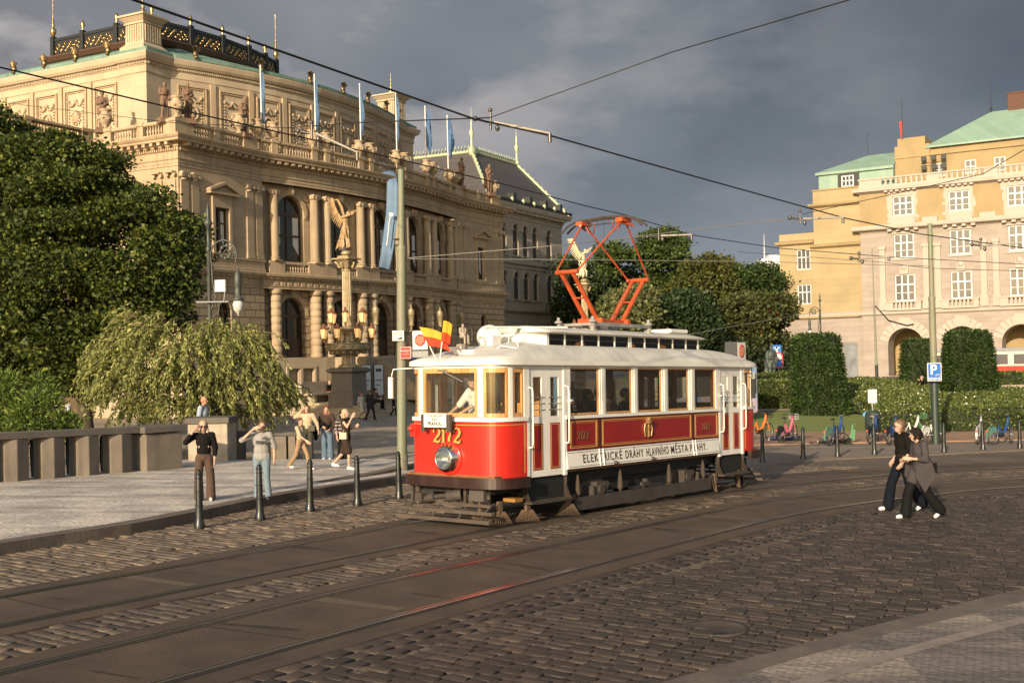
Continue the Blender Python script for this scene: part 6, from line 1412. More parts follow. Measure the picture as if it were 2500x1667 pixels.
# ornate lanterns ---------------------------------------------------------------------
M_lan=mat('lantern_iron',(.03,.038,.032),rough=.5,var=.4,vscale=4,vcol=(.06,.065,.055)); M_mlk=mat('milk_glass',(.55,.54,.52),rough=.25,var=.4,vscale=9,vcol=(.35,.35,.33))
def lantern(label,base,h,side):
    t=thing('ornate_street_lamp',label,'street lamp',base); s=h/8.6
    b=MB(); b.lathe([(.16,0),(.16,.5),(.11,.7),(.085,1.5),(.09,3.2),(.075,3.3),(.07,6.9),(.10,6.95),(.10,7.05),(.06,7.1),(.055,7.75),(.13,7.85),(.15,7.95),(.05,8.05),(.08,8.25),(.02,8.55),(.005,8.62)],(0,0,0),10); b.v=[(x*s,y*s,z*s) for x,y,z in b.v]; b.build('post',M_lan,t)
    b=MB(); P=[]
    for k in range(15): a=PI*(1.0-k/14*1.15); P.append((side*(.52+.46*math.cos(a)),0,6.75+.55*math.sin(a)))
    b.tube([(side*.06,0,4.9),(side*.22,0,5.3),(side*.12,0,5.9),(side*.10,0,6.4)]+P,.035,6)
    b.tube([(side*.06,0,4.6),(side*.3,0,4.75),(side*.34,0,5.0),(side*.22,0,5.1)],.025,5)
    for k in range(10): a=k*.75; rr=.30-.02*k; b.ell((side*(.62+rr*math.cos(a)),0,6.85+rr*math.sin(a)),(.07,.03,.07),6,4)
    b.tube([(side*(.62+.3*math.cos(a*.5)*(1-a*.04)),0,6.85+.3*math.sin(a*.5)*(1-a*.04)) for a in range(20)],.022,5)
    b.v=[(x*s,y*s,z*s) for x,y,z in b.v]; b.build('scroll_bracket',M_lan,t)
    b=MB(); b.lathe([(.03,6.35),(.05,6.2),(.12,6.1),(.13,5.7),(.11,5.65),(.13,5.3),(.19,5.25),(.19,5.18),(.15,5.15)],(side*1.0,0,0),12); b.v=[(x*s,y*s,z*s) for x,y,z in b.v]; b.build('lantern_housing',M_lan,t)
    b=MB(); b.lathe([(.16,5.15),(.20,5.02),(.17,4.86),(.08,4.75),(.03,4.70),(.02,4.64)],(side*1.0,0,0),12); b.v=[(x*s,y*s,z*s) for x,y,z in b.v]; b.build('globe',M_mlk,t)
    return t
lt=atY(507,497,40); gb=gnd(516,1000); gb.z=terrain(-10.3,40); lbz=Vector((lt.x,40,G(lt.x,40)))
lantern('tall dark scrollwork street lamp in front of the hall corner',lbz,lt.z-lbz.z,1)
lt=atY(2001,715,100); lantern('distant ornate street lamp with white globe in front of the yellow wall',Vector((lt.x,100,-.3)),lt.z+.3,-1)
# round-cornered mirror / panel and bracket on the lantern
t,w,h=plate('traffic_mirror','square grey panel with rounded corners on the lamp post',"mirror",524,683,551,713,39.8,mat('mirror_grey',(.30,.30,.30),rough=.4,var=.8,vscale=4,vcol=(.55,.55,.55)),0,.05)
bev(kids(t)[0],.05,3); b=MB(); b.cyl((-.85,0,-.55),(.25,.1,-.55),.035,n=6); b.cyl((.1,.05,-.55),(.15,.05,-.2),.02,n=5); b.build('bracket',M_fgrey,t)
# stone parapet on the left -------------------------------------------------------------
M_par=mat('parapet_concrete',(.20,.165,.125),rough=.85,var=.4,vscale=1.8,vcol=(.14,.115,.09),streak=.5,grime=.35,gscale=2,gcol=(.07,.06,.05),bump=.3,bscale=16,fine=.2)
M_cap_=mat('parapet_coping',(.12,.105,.088),rough=.85,var=.4,vscale=1.5,vcol=(.085,.075,.065),bump=.3,bscale=16,fine=.25)
pa=gnd(-60,1180,KH); pe=gnd(426,1141,KH); dv=Vector((pe.x-pa.x,pe.y-pa.y,0)); Lp=dv.length; dv.normalize(); pn=Vector((dv.y,-dv.x,0))
PT=thing('stone_parapet','low stone parapet with square piers and dark coping on the left pavement','parapet',pa,math.atan2(dv.y,dv.x)); slope=(pe.z-pa.z)/Lp
hc=1.12
b=MB(); b.add([(x,y,z+slope*x) for x,y,z in ((-6,-.28,hc-.16),(Lp-1.2,-.28,hc-.16),(Lp-1.2,.30,hc-.16),(-6,.30,hc-.16),(-6,-.28,hc),(Lp-1.2,-.28,hc),(Lp-1.2,.30,hc),(-6,.30,hc))],[(0,3,2,1),(4,5,6,7),(0,1,5,4),(1,2,6,5),(2,3,7,6),(3,0,4,7)]); o=b.build('coping',M_cap_,PT); bev(o,.015)
b=MB(); b.cbox((Lp-.62,.02,hc-.06+slope*Lp),(1.25,.95,.17)); o=b.build('end_coping',M_cap_,PT); bev(o,.015)
b=MB(); b.cbox((Lp-.60,.02,(hc-.16)/2-.02+slope*Lp),(1.12,.82,hc-.14)); o=b.build('end_block',M_par,PT); bev(o,.02)
for px_ in (25,143,245,331):
    g_=gnd(px_ if px_>25 else 45,1166,KH); s_=(g_-pa).dot(dv)
for k in range(8):
    s_=Lp-1.75-.93*k
    b=MB(); z1=hc-.165+slope*s_; a=.26; b.prism([(s_-a*1.15,-.18),(s_-.05,-.30),(s_+a*1.15,-.2),(s_+a*1.15,.22),(s_-a*1.15,.22)],-.1+slope*s_,z1); o=b.build('pier',M_par,PT); bev(o,.012)
    b=MB(); sm=s_-.51
    for e in (-.1,.1): b.lathe([(.022,.05),(.035,.3),(.052,.62),(.03,.93),(.018,z1)],(sm+e,.05,slope*s_),4)
    b.build('iron_bar',M_blk,PT)
b=MB(); b.box(-6,Lp-.7,-.3,.3,-.08,.03); b.build('base',M_cap_,PT) if 0 else None
# second low balustrade and block beyond ----------------------------------------------------
def stoneblock(label,x0,x1,yb,yt,Y,dep,capn=True,name='stone_pillar',yaw=0.):
    a=atY((x0+x1)/2,yb,Y); w=(x1-x0)/F_PX*Y; h=(yb-yt)/F_PX*Y; t=thing(name,label,'stone pillar',a,yaw)
    b=MB(); b.box(-w/2+.06,w/2-.06,.06,dep-.06,-.4,h-.17); o=b.build('shaft',mat('plaza_limestone',(.40,.335,.255),rough=.85,var=.35,vscale=2,streak=.3,grime=.2,gcol=(.16,.13,.1),bump=.2),t); bev(o,.015)
    b=MB(); b.box(-w/2,w/2,0,dep,h-.168,h); o=b.build('coping',M_cap_,t); bev(o,.015); return t
stoneblock('pale stone pillar with a dark cap that the bald man stands behind',453,560,1121,1020,32.5,1.2)
t=thing('low_balustrade','low stone balustrade with slanted slabs between pale pillar and boy','balustrade',atY(536,1118,34.5),0.02)
a=Vector(t.location); 
b=MB(); b.box(-.05,.85,-.1,.5,.55,.78); b.build('coping',M_cap_,t)
for k,(x0,x1) in enumerate(((548,595),(640,682),(682,700),(705,722))):
    q0=atY(x0,1118,34.6)-a; q1=atY(x1,1118,34.6)-a; b=MB(); b.box(q0.x,q1.x,0,.45,-.2,.60); b.build('slab',M_par,t)
b=MB(); 
for x in (596,640,655): q=atY(x,1100,34.8)-a; b.cyl((q.x,.3,.0),(q.x,.3,.58),.03,.05,6)
b.build('iron_bar',M_blk,t)
stoneblock('small stone stub of the low balustrade behind the boy',702,730,1114,1076,35.5,.5,name='stone_stub')
# candelabra ---------------------------------------------------------------------------------
M_can=mat('candelabra_bronze',(.42,.33,.19),rough=.5,metal=.35,var=.6,vscale=4,vcol=(.26,.21,.13),grime=.3,gscale=3,gcol=(.10,.09,.06))
M_ped=mat('grey_granite_pedestal',(.17,.145,.115),rough=.6,var=.3,vscale=5,fine=.2)
cb=atY(853,982,72.5); CN=thing('candelabra','tall fluted column with rings of glowing lanterns before the hall','candelabra',cb,AR-PI/2+PI/4)
CN.rotation_euler=(0,0,AR)
ZQ=[(-.5,-.5),(0,0),(2.8,2.2),(5.2,3.0),(6.44,3.75),(8.7,4.75),(14.1,8.3),(16.1,9.25),(16.7,9.6),(18,10.9)]
def zq(z):
    for (a,c),(d,e) in zip(ZQ,ZQ[1:]):
        if z<=d: return c+(z-a)*(e-c)/(d-a)
    return z-7.1
_ob=MB.build
def qbuild(s,name,m_,par=None,**k):
    rad=lambda r,z: .72 if 8.69<z<14.32 else 1.
    s.v=[(x*rad(0,z),y*rad(0,z),zq(z)) for x,y,z in s.v]; return _ob(s,name,m_,par,**k)
MB.build=qbuild
b=MB()
for s0,s1,z0,z1 in ((1.02,1.02,-.3,.75),(1.02,.92,.75,.9),(.86,.84,.9,2.35),(.9,1.1,2.35,2.5),(1.1,1.1,2.5,2.7),(1.0,.9,2.7,2.8)):
    k=[(-1,-1),(1,-1),(1,1),(-1,1)]; b.add([(x*s0*.92,y*s0*.92,z0) for x,y in k]+[(x*s1*.92,y*s1*.92,z1) for x,y in k],[(3,2,1,0),(4,5,6,7),(0,1,5,4),(1,2,6,5),(2,3,7,6),(3,0,4,7)])
b.build('pedestal',M_ped,CN)
def fluted(mb,r0,r1,z0,z1,n=16):
    vs=[];N2=n*3
    for z,r in ((z0,r0),(z1,r1)):
        for j in range(N2): rr=r*(1 if j%3 else .88); a=2*PI*j/N2; vs.append((rr*math.cos(a),rr*math.sin(a),z))
    mb.add(vs,[(j,(j+1)%N2,N2+(j+1)%N2,N2+j) for j in range(N2)])
b=MB(); b.lathe([(.66,2.8),(.70,2.95),(.6,3.1),(.62,3.25),(.48,3.4)],(0,0,0),20); fluted(b,.46,.42,3.4,5.1,14); b.lathe([(.45,5.1),(.55,5.2),(.5,5.3)],(0,0,0),20); b.build('lower_column',M_can,CN)
b=MB(); b.lathe([(.5,5.2),(1.05,5.45),(1.2,5.62),(1.42,5.7),(1.45,5.78),(1.38,5.85),(1.38,6.28),(1.46,6.32),(1.46,6.42),(1.0,6.44)],(0,0,0),24,smooth=False)
for k in range(16): a=k*PI/8; b.ell((1.38*math.cos(a),1.38*math.sin(a),6.08),(.14,.14,.12),6,4); b.ell((1.1*math.cos(a),1.1*math.sin(a),5.45),(.12,.12,.2),6,4)
b.build('lower_bowl',M_can,CN)
b=MB(); b.lathe([(.55,6.4),(.45,6.9),(.40,7.6),(.6,8.0),(.88,8.3),(.95,8.4),(.95,8.62),(.8,8.66),(.5,8.7),(.45,8.9)],(0,0,0),20)
for k in range(6): a=k*PI/3; b.cap((.62*math.cos(a),.62*math.sin(a),6.6),(.5*math.cos(a),.5*math.sin(a),7.5),.16,.13,8); b.ell((.55*math.cos(a),.55*math.sin(a),7.75),(.13,.13,.16),8,6)
b.build('figure_drum',M_can,CN)
b=MB(); fluted(b,.47,.40,8.7,14.1,16); b.lathe([(.43,14.1),(.48,14.15),(.48,14.25),(.42,14.3)],(0,0,0),20); b.build('fluted_shaft',M_can,CN)
b=MB(); b.lathe([(.42,14.3),(.44,14.8),(.50,15.1),(.62,15.45),(.78,15.6)],(0,0,0),16); b.box(-.68,.68,-.68,.68,15.6,15.78)
for k in range(8):
    a=k*PI/4+PI/8*0; rr=.72 if k%2 else .55
    b.tube([(.44*math.cos(a),.44*math.sin(a),14.5),(.56*math.cos(a),.56*math.sin(a),15.0),(rr*math.cos(a),rr*math.sin(a),15.35),(rr*1.12*math.cos(a),rr*1.12*math.sin(a),15.2)],[.10,.09,.10,.06],6)
b.box(-.4,.4,-.4,.4,15.78,16.1); b.ell((0,0,16.4),(.34,.34,.32),12,8); b.build('capital',M_can,CN)
M_lg=mat('lit_lantern_glass',(.7,.5,.25),rough=.3,emit=((1,.50,.16),.55)); M_lgt=mat('lantern_copper',(.24,.11,.06),rough=.5,metal=.5)
MB.build=_ob
def lamp_at(x,y,z,par,s=1.):
    g=MB(); g.lathe([(.12*s,z),(.20*s,z+.55*s),(.19*s,z+.56*s)],(x,y,0),6,smooth=False); o=g.build('lantern_glass',M_lg,par)
    b=MB(); b.lathe([(.02,z-.28*s),(.06*s,z-.2*s),(.03*s,z-.1*s),(.13*s,z-.02*s),(.12*s,z)],(x,y,0),8); b.lathe([(.23*s,z+.56*s),(.23*s,z+.60*s),(.13*s,z+.72*s),(.07*s,z+.78*s),(.08*s,z+.84*s),(.02*s,z+.95*s)],(x,y,0),6,smooth=False); 
    for k in range(6): a=k*PI/3; b.cyl((x+.12*s*math.cos(a),y+.12*s*math.sin(a),z),(x+.205*s*math.cos(a),y+.205*s*math.sin(a),z+.56*s),.012,n=4)
    b.build('lantern_case',M_lgt,o)
for k in range(8): a=k*PI/4+.2; lamp_at(1.62*math.cos(a),1.62*math.sin(a),4.05,CN,.98)
for k in range(6): a=k*PI/3+.5; lamp_at(1.12*math.cos(a),1.12*math.sin(a),5.05,CN,.98)
# wall lanterns on the hall: part of the hall
for xx in PAIRS[1:]:
    t=thing('wall_lantern','x','lamp',rw(xx-.0,WY(xx)-.75,5.45),AR,group='wall lanterns between the doors of the hall'); t['label']='ornate wall lantern on the hall front, %s from the left between the doors'%ORD[PAIRS.index(xx)-1]
    b=MB(); b.tube([(0,.4,-.3),(0,.0,-.75),(0,-.3,-.55),(0,-.35,-.2)],.07,6); b.ell((0,.1,-.5),(.16,.16,.2),8,6); b.lathe([(.1,-.2),(.24,-.12),(.2,-.05)],(0,-.35,0),8); b.build('scroll_arm',M_can,t)
    b=MB(); b.lathe([(.18,-.05),(.27,.75),(.32,.8),(.25,.95),(.32,1.05),(.12,1.25),(.03,1.55)],(0,-.35,0),8); b.build('lantern_body',M_can,t); t.scale=(.9,.9,.9)
# ---- flagpoles, flags, vases, banner
M_fpole=mat('flagpole_white',(.68,.66,.62),rough=.45); M_fblue=mat('blue_flag_cloth',(.09,.19,.36),rough=.85,trans=.25,var=.3,vscale=3)
for i,(px,py) in enumerate(((650,165),(768,186),(870,209),(952,228),(1015,263),(1058,286))):
    x=PAIRS[i]; base=rw(x,WY(x)-.1,16.1); top=atY(px,py,base.y+.3); top=Vector((base.x,base.y,top.z))
    t=thing('flagpole','white flagpole with a limp blue flag on the hall roof balustrade, %s from the left'%ORD[i],'flagpole',base,group='flagpoles on the concert hall')
    h=top.z-base.z; b=MB(); b.cyl((0,0,0),(0,0,h),.055,.04,8); b.ell((0,0,h),(.07,.07,.07),8,6); b.build('pole',M_fpole,t)
    b=MB(); vs=[];n=8;hh=3.0 if i<4 else 2.7
    for k in range(n+1):
        s=k/n
        for j,(w_,d_) in enumerate(((0,0),(.12+.05*math.sin(k*1.3+i),.12),(.26+.16*s,-.05),(.30+.1*math.sin(k+i*2)+.10*s,.1))): vs.append((.05+w_*(.6 if i<4 else 1.2)*(.5+.5*math.sin(s*3+.3)),d_*math.sin(k*.8+j),h-.35-hh*s-(.25*j*s)))
    b.add(vs,[(4*k+j,4*k+4+j,4*k+5+j,4*k+1+j) for k in range(n) for j in range(3)],True); b.build('flag',M_fblue,t)
vm=MB(); vm.lathe([(.20,0),(.22,.06),(.10,.14),(.09,.2),(.26,.34),(.37,.55),(.38,.68),(.27,.86),(.20,.92),(.24,1.0),(.33,1.06),(.31,1.1),(.2,1.08)],(0,0,0),14)
for k in range(8): a=k*PI/4; vm.ell((.37*math.cos(a),.37*math.sin(a),.60-.05*(k%2)),(.09,.09,.07),6,4)
for sx in (-1,1): vm.tube([(sx*.3,0,.8),(sx*.42,0,.85),(sx*.42,0,.65),(sx*.36,0,.6)],.035,5)
VM=vm.mesh('garland_vase',M_stc)
vp=[(x+o,WY(x+o)-.4,16.98) for x in PAIRS for o in (-.62,.62)]+[(.2,.2,17.1),(5.6,.25,17.05),(.25,6.0,17.05),(-9.0,7.3,17.2),(-7.9,7.3,17.2),(32.1,.25,17.05),(38.6,.25,17.05)]
order=sorted(range(len(vp)),key=lambda i: (lambda p:(p.x/p.y))(rw(*vp[i])))
for n_,i in enumerate(order):
    o=bpy.data.objects.new('stone_vase',VM); COL.objects.link(o); o.location=rw(*vp[i]); o.scale=(1.12,)*3; tag(o,'round stone garland vase on the hall balustrade, %s from the left'%ORD[n_],'vase','garland vases on the roof balustrade')
M_ban=mat('blue_banner_cloth',(.17,.27,.41),rough=.8,trans=.2,var=.25,vscale=1.5,vcol=(.14,.22,.34)); 
t=thing('banner','very long light blue banner hanging over the balustrade down the hall front','banner',(0,0,0))
path=[(932,393,86.0,33),(950,420,82.6,34),(958,440,81.5,25),(958,450,81.4,26),(957,520,81.6,28),(947,600,81.6,29),(938,652,81.6,26)]
b=MB(); vs=[];NN=5
for px,py,Y,w in path:
    for j in range(NN+1): p=atY(px-w/2+w*j/NN,py+(j/NN)*6,Y-.05*math.sin(j*1.6+py*.01)); vs.append(tuple(p))
b.add(vs,[(i*(NN+1)+j,i*(NN+1)+j+1,(i+1)*(NN+1)+j+1,(i+1)*(NN+1)+j) for i in range(len(path)-1) for j in range(NN)],True); o=b.build('cloth',M_ban,t); sd=o.modifiers.new('thick','SOLIDIFY'); sd.thickness=.03
b=MB(); b.tube([atY(954,524,81.0),atY(950,545,81.0),atY(948,570,81.0),atY(944,600,81.0)],.05,5); b.lathe([(.16,0),(.16,.03)],atY(955,524,81.0),10,axis=(0,-1,0)); b.build('printed_line',mat('banner_white',(.6,.6,.6)),t)
# bench, notice boards on the terrace
t=thing('stone_bench','long pale stone bench with a seated person on the terrace','bench',rw(11.5,-1.4,.15),AR)
b=MB(); b.box(-2.0,2.4,-.55,.1,.48,.62); b.build('seat',MATS['plaza_limestone'],t)
for x in (-1.7,.3,2.0): b=MB(); b.box(x,x+.25,-.5,.05,0,.48); b.build('leg',MATS['plaza_limestone'],t)
b=MB(); b.box(-2.2,2.6,.12,.4,0,1.35); b.build('back',MATS['plaza_limestone'],t)
for x,y,l in ((12.6,-4.0,'left'),(13.6,-4.3,'right')):
    t=thing('notice_board','%s one of the two upright white notice boards beside the hall stairs'%l,'notice board',rw(x,y,.15),AR-.5)
    b=MB(); b.box(-.32,.32,-.03,.03,.35,2.35); b.build('board',mat('board_white',(.55,.56,.58),rough=.5),t); b=MB(); 
    for q in ((-.36,-.32,.0,2.4),(.32,.36,.0,2.4)): b.box(q[0],q[1],-.035,.035,q[2],q[3])
    b.box(-.32,.32,-.035,.035,2.35,2.4); b.build('frame',M_dk,t)
    b=MB(); b.box(-.2,.2,-.036,-.031,1.9,2.1); b.box(-.24,.24,-.036,-.031,1.3,1.36); b.box(-.24,.1,-.036,-.031,1.0,1.05); b.build('print',M_tx,t)
# blue sheet on the hall stairs
b=MB(); vs=[rw(x,-8.4+.30*i-.01,.15+2.89*(i+1)/17+.01) for i in (9,10,11,12,13,14,15,16) for x in (18.0,21.0)]
b.add(vs,[(2*i,2*i+1,2*i+3,2*i+2) for i in range(7)]); b.build('blue_stair_cover',mat('stair_blue',(.04,.16,.36),rough=.8),None,label='blue sheet spread over the upper hall stairs behind the pole',cat='sheet')
# far right: bus beyond the tram, distant tram, signs, statue
def bus():
    a=atY(1375,950,47); c=atY(1852,950,47+9); d=Vector((c.x-a.x,c.y-a.y,0)); L=d.length; t=thing('sightseeing_bus','blue and pink decorated coach parked behind the tram','bus',(a.x,a.y,terrain(a.x,a.y)),math.atan2(d.y,d.x))
    M_b=mat('bus_blue',(.10,.34,.62),rough=.35,var=.9,vscale=.9,vcol=(.65,.45,.50)); b=MB(); b.box(0,L,0,2.4,.35,2.75); o=b.build('body',M_b,t); bev(o,.15,3)
    b=MB(); b.box(.3,L-.2,-.02,-.001,1.35,2.3); b.build('window_band',M_glf,t)
    for k in range(6): b=MB(); b.box(.9+k*L/6,1.9+k*L/6,-.03,-.021,1.3,2.35); b.build('white_panel',M_pw,t)
    for x in (1.4,L-1.6): b=MB(); b.cyl((x,-.03,.45),(x,.3,.45),.45,n=16); b.build('wheel',M_und,t)
bus()
def far_tram():
    a=atY(2232,920,108); c=atY(2620,915,99); d=Vector((c.x-a.x,c.y-a.y,0)); L=d.length; t=thing('distant_tram','distant red and cream tram half hidden behind the right hedge','tram',(a.x,a.y,-.2),math.atan2(d.y,d.x))
    b=MB(); b.box(0,L,0,2.4,.35,1.25); b.build('lower_body',MATS['flag_red'],t); b=MB(); b.box(0,L,.05,2.35,1.25,2.55); b.build('upper_body',mat('cream_paint',(.62,.55,.42),rough=.4),t)
    b=MB(); b.box(-.05,L,-.02,2.42,2.55,2.85); o=b.build('roof',mat('tram_roof_blue_grey',(.22,.24,.26),rough=.5),t); bev(o,.08,2)
    for k in range(int(L/1.7)):
        b=MB(); b.box(.5+k*1.7,1.7+k*1.7,.02,.049,1.4,2.3); b.build('window',M_glf,t)
    for k in range(6): b=MB(); b.cyl((1.5+k*2.4,.0,.35),(1.5+k*2.4,.3,.35),.33,n=12); b.build('wheel',M_und,t)
far_tram()
def roundsign(label,px,py,Y,r,m1,m2,kind='road_sign',zb=None):
    p=atY(px,py,Y); t=thing(kind,label,'road sign',p)
    b=MB()
    if kind=='road_sign': b.lathe([(r,0),(r,.02)],(0,0,0),20,axis=(0,-1,0)); b.build('disc',m1,t); b=MB(); b.lathe([(r*.74,0),(r*.74,.01)],(0,-.0215,0),20,axis=(0,-1,0)); b.build('face',m2,t)
    else: b.box(-r,r,-.01,.01,-r*.95,r*.95); b.build('disc',m1,t); b=MB(); b.box(-r*.2,r*.2,-.02,-.0101,-r*.6,r*.5); b.box(-r*.6,r*.6,-.02,-.0101,r*.2,r*.5); b.build('face',m2,t)
    b=MB(); b.box(-r*.6,r*.1,-.035,-.032,-.02,.02); b.build('bar',m1,t) if 0 else None
    return t
Ys=74
roundsign('blue square road sign with a white T above the round signs',1896,853,Ys,.30,M_pbl,M_pw,'square_sign')
roundsign('upper round red-rimmed road sign on the post near the statue',1899,866+6,Ys,.33,mat('sign_red_bright',(.5,.03,.03)),M_pw)
roundsign('lower round red-rimmed blue road sign on the post near the statue',1901,887,Ys,.32,MATS['sign_red_bright'],M_pbl)
b=MB(); p=atY(1900,850,Ys+.1); b.cyl((p.x,p.y,-.6),(p.x,p.y,p.z),.04,n=8); b.build('sign_post',M_fgrey,None,label='thin grey post carrying the road signs near the statue',cat='post')
# info column between topiary and wall, plaques
t,w,h=plate('information_panel','tall glazed information panel beside the large clipped hedge block',"panel",2066,843,2088,920,96,mat('panel_glass',(.35,.36,.37),rough=.2,var=.6,vscale=1.,vcol=(.15,.17,.18)),.4,.5)
b=MB(); b.box(-w/2-.15,w/2+.15,-.3,.3,h/2,h/2+.25); b.box(-w/2-.15,-w/2,-.28,.28,-h/2,h/2); b.box(w/2,w/2+.15,-.28,.28,-h/2,h/2); b.build('frame',M_fgrey,t)
for k in range(3):
    p=F0+Matrix.Rotation(FAC,3,'Z')@Vector((-8.95 ,.30,3.35-.95*k)); b=MB(); b.lathe([(.36,0),(.36,.05)],(0,0,0),4 if k==0 else 16,axis=(0,-1,0)); o=b.build('wall_plaque',mat('plaque_grey',(.10,.09,.085),rough=.5),None,label='%s of the three dark wall plaques left of the first arch'%('top square','middle round','lowest round')[k] ,cat='plaque'); o.location=p; o.rotation_euler=(0,0,FAC); 
# litter bin with a card, sitting person wall, distant rooftops
bp_=atY(2132,1060,44.5); bp_.z=terrain(bp_.x,bp_.y)
t=thing('litter_bin','dark green litter bin with a white notice on a post behind the bicycles','litter bin',bp_)
b=MB(); b.lathe([(.26,.35),(.30,.5),(.30,1.0),(.27,1.12),(.15,1.22)],(0,0,0),14); b.cyl((0,0,0),(0,0,.4),.05,n=6); b.build('body',M_dpole,t)
b=MB(); b.cyl((0,0,1.2),(0,0,2.0),.03,n=6); b.build('post',M_fgrey,t); b=MB(); b.box(-.17,.17,-.03,.0,1.5,2.02); b.build('notice',M_pw,t); b=MB(); b.box(-.12,.12,-.035,-.031,1.62,1.95); b.build('notice_print',mat('print_pale',(.45,.46,.46)),t)
# manhole
mh=gnd(1745,1533); b=MB(); b.lathe([(.34,-.0),(.34,.022),(.30,.022),(.29,.012),(.02,.012)],(mh.x,mh.y,mh.z-.012),24); b.build('manhole_cover',MATS['dusty_steel'],None,label='round iron manhole cover set in the near cobbles',cat='manhole cover')
# second winged column behind the pantograph and rooftop items
c2p=atY(1430,850,102); c2p.z=-.5; s2=84/72.5*1.02
C2=copy_tree(CN,None,'distant column with a winged statue seen behind the pantograph'); C2.location=(c2p.x,c2p.y,.1)
b=MB(); b.box(-3,3,-3,3,-8,1.6); b.box(-1,2.2,-3,3,1.6,2.6); b.cyl((-1.5,0,1),(-1.5,0,9),.25,.04,6); o=b.build('distant_rooftop',mat('distant_white_building',(.55,.55,.56),rough=.8),None,label='white distant rooftop with antenna above the trees left of the yellow building',cat='building'); o.location=atY(1880,647,260); o.scale=(.8,.8,.8)
# ================================================================ vegetation
def leafmat(name,c1,c2,var=.5,trans=.25,rough=.55):
    return mat(name,c1,rough=rough,island=.35,vcol=c2,var=var,vscale=.8,trans=trans,spec=.35)
M_bark=mat('bark',(.07,.05,.035),rough=.9,var=.4,vscale=6,bump=.5)
RNG=np.random.default_rng(5)
def leaves(name,parent,P,size,wid,m_,updir=.3,hang=0.,jit=.35,dirs=None):
    """P (n,3) leaf positions; diamond leaves, random orientation"""
    n=len(P); d=RNG.normal(size=(n,3)); 
    if dirs is not None: d=d*.45+dirs
    d[:,2]-=hang; d/=np.linalg.norm(d,axis=1)[:,None]
    u=RNG.normal(size=(n,3)); u[:,2]+=updir*3; w=np.cross(d,u); w/=np.linalg.norm(w,axis=1)[:,None]+1e-9; nrm=np.cross(w,d)
    s=(size*(1+jit*RNG.uniform(-1,1,n)))[:,None]; q=wid/size
    a=P; b_=P+d*s*.5+w*s*q*.5-nrm*s*.07; c=P+d*s; e=P+d*s*.5-w*s*q*.5-nrm*s*.07
    V=np.stack([a,b_,c,e],1).reshape(-1,3)
    me=bpy.data.meshes.new(name); me.vertices.add(4*n); me.vertices.foreach_set('co',V.astype(np.float32).ravel()); me.loops.add(4*n); me.loops.foreach_set('vertex_index',np.arange(4*n,dtype=np.int32)); me.polygons.add(n); me.polygons.foreach_set('loop_start',np.arange(0,4*n,4,dtype=np.int32)); me.update(calc_edges=True); me.materials.append(m_)
    o=bpy.data.objects.new(name,me); COL.objects.link(o)
    if parent is not None: o.parent=parent
    return o
def clumps(C,Rr,n,flat=.75,shell=.75):
    """leaf positions around clump centres C(k,3) radius Rr(k)"""
    k=len(C); i=RNG.integers(0,k,n); d=RNG.normal(size=(n,3)); d/=np.linalg.norm(d,axis=1)[:,None]; r=RNG.uniform(shell**3,1,n)**(1/3)*RNG.choice([1,1,1,1,.6,.8,1.28],n)
    P=C[i]+d*(Rr[i]*r)[:,None]*np.array([1,1,flat]); return P,d
def polycrown(poly,Y,thick,nb,rb,origin,seed=1):
    rs=random.Random(seed); xs=[p[0] for p in poly]; ys=[p[1] for p in poly]; cx_=sum(xs)/len(xs); cy_=sum(ys)/len(ys); out=[];rad=[]
    while len(out)<nb:
        x=rs.uniform(min(xs),max(xs)); y=rs.uniform(min(ys),max(ys))
        if not inpoly(x,y,poly): continue
        q=min(1,math.hypot((x-cx_)/(max(xs)-min(xs))*2,(y-cy_)/(max(ys)-min(ys))*2)); dd=thick*math.sqrt(max(.06,1-q*q)); s=rs.choice((-1,-1,1))
        out.append(tuple(atY(x,y,Y+s*dd*rs.uniform(.6,1))-origin)); rad.append(rb*rs.uniform(.6,1.25))
    return np.array(out),np.array(rad)
def trunk(parent,base,top,r0,r1,branches,seed=2,m_=None):
    rs=random.Random(seed); b=MB(); base=Vector(base); top=Vector(top); P=[base.lerp(top,t)+Vector((rs.uniform(-.12,.12)*t,rs.uniform(-.12,.12)*t,0)) for t in (0,.2,.45,.7,1)]; b.tube(P,[r0*1.25,r0,r0*.8,(r0+r1)/2,r1],9)
    for q in branches:
        a=base.lerp(top,rs.uniform(.35,.95)); q=Vector(q); mid=a.lerp(q,.5)+Vector((0,0,(q-a).length*.12)); b.tube([a,mid,q],[r1*.75,r1*.45,r1*.15],6)
    return b.build('trunk',m_ or M_bark,parent)
# big maple on the left
mb_=atY(215,1010,45); mb_.z=G(mb_.x,45); MT=thing('maple_tree','large dense dark green maple tree filling the left side before the hall','tree',mb_)
poly=[(-160,300),(-60,270),(10,290),(60,330),(120,322),(180,360),(250,350),(300,410),(350,455),(385,480),(420,520),(455,540),(470,600),(492,680),(470,700),(455,760),(400,800),(330,860),(330,930),(250,960),(150,965),(60,950),(-60,950),(-200,900),(-220,500)]
C_,R_=polycrown(poly,45,4.2,330,1.0,mb_); P,d=clumps(C_,R_,135000,.35)
xx=[];
_rs=random.Random(8)
while len(xx)<45000:
    x_=_rs.uniform(-200,492); y_=_rs.uniform(265,965)
    if inpoly(x_,y_,poly): 
        q=min(1,math.hypot((x_-150)/350,(y_-630)/350)); p=atY(x_,y_,45+_rs.uniform(-1,1)*3.6*math.sqrt(max(.03,1-q*q)))-mb_; xx.append(tuple(p))
xx=np.array(xx); P=np.concatenate([P,xx]); d=np.concatenate([d,RNG.normal(size=xx.shape)*.5])
M_maple=leafmat('maple_leaves',(.042,.068,.013),(.15,.165,.028))
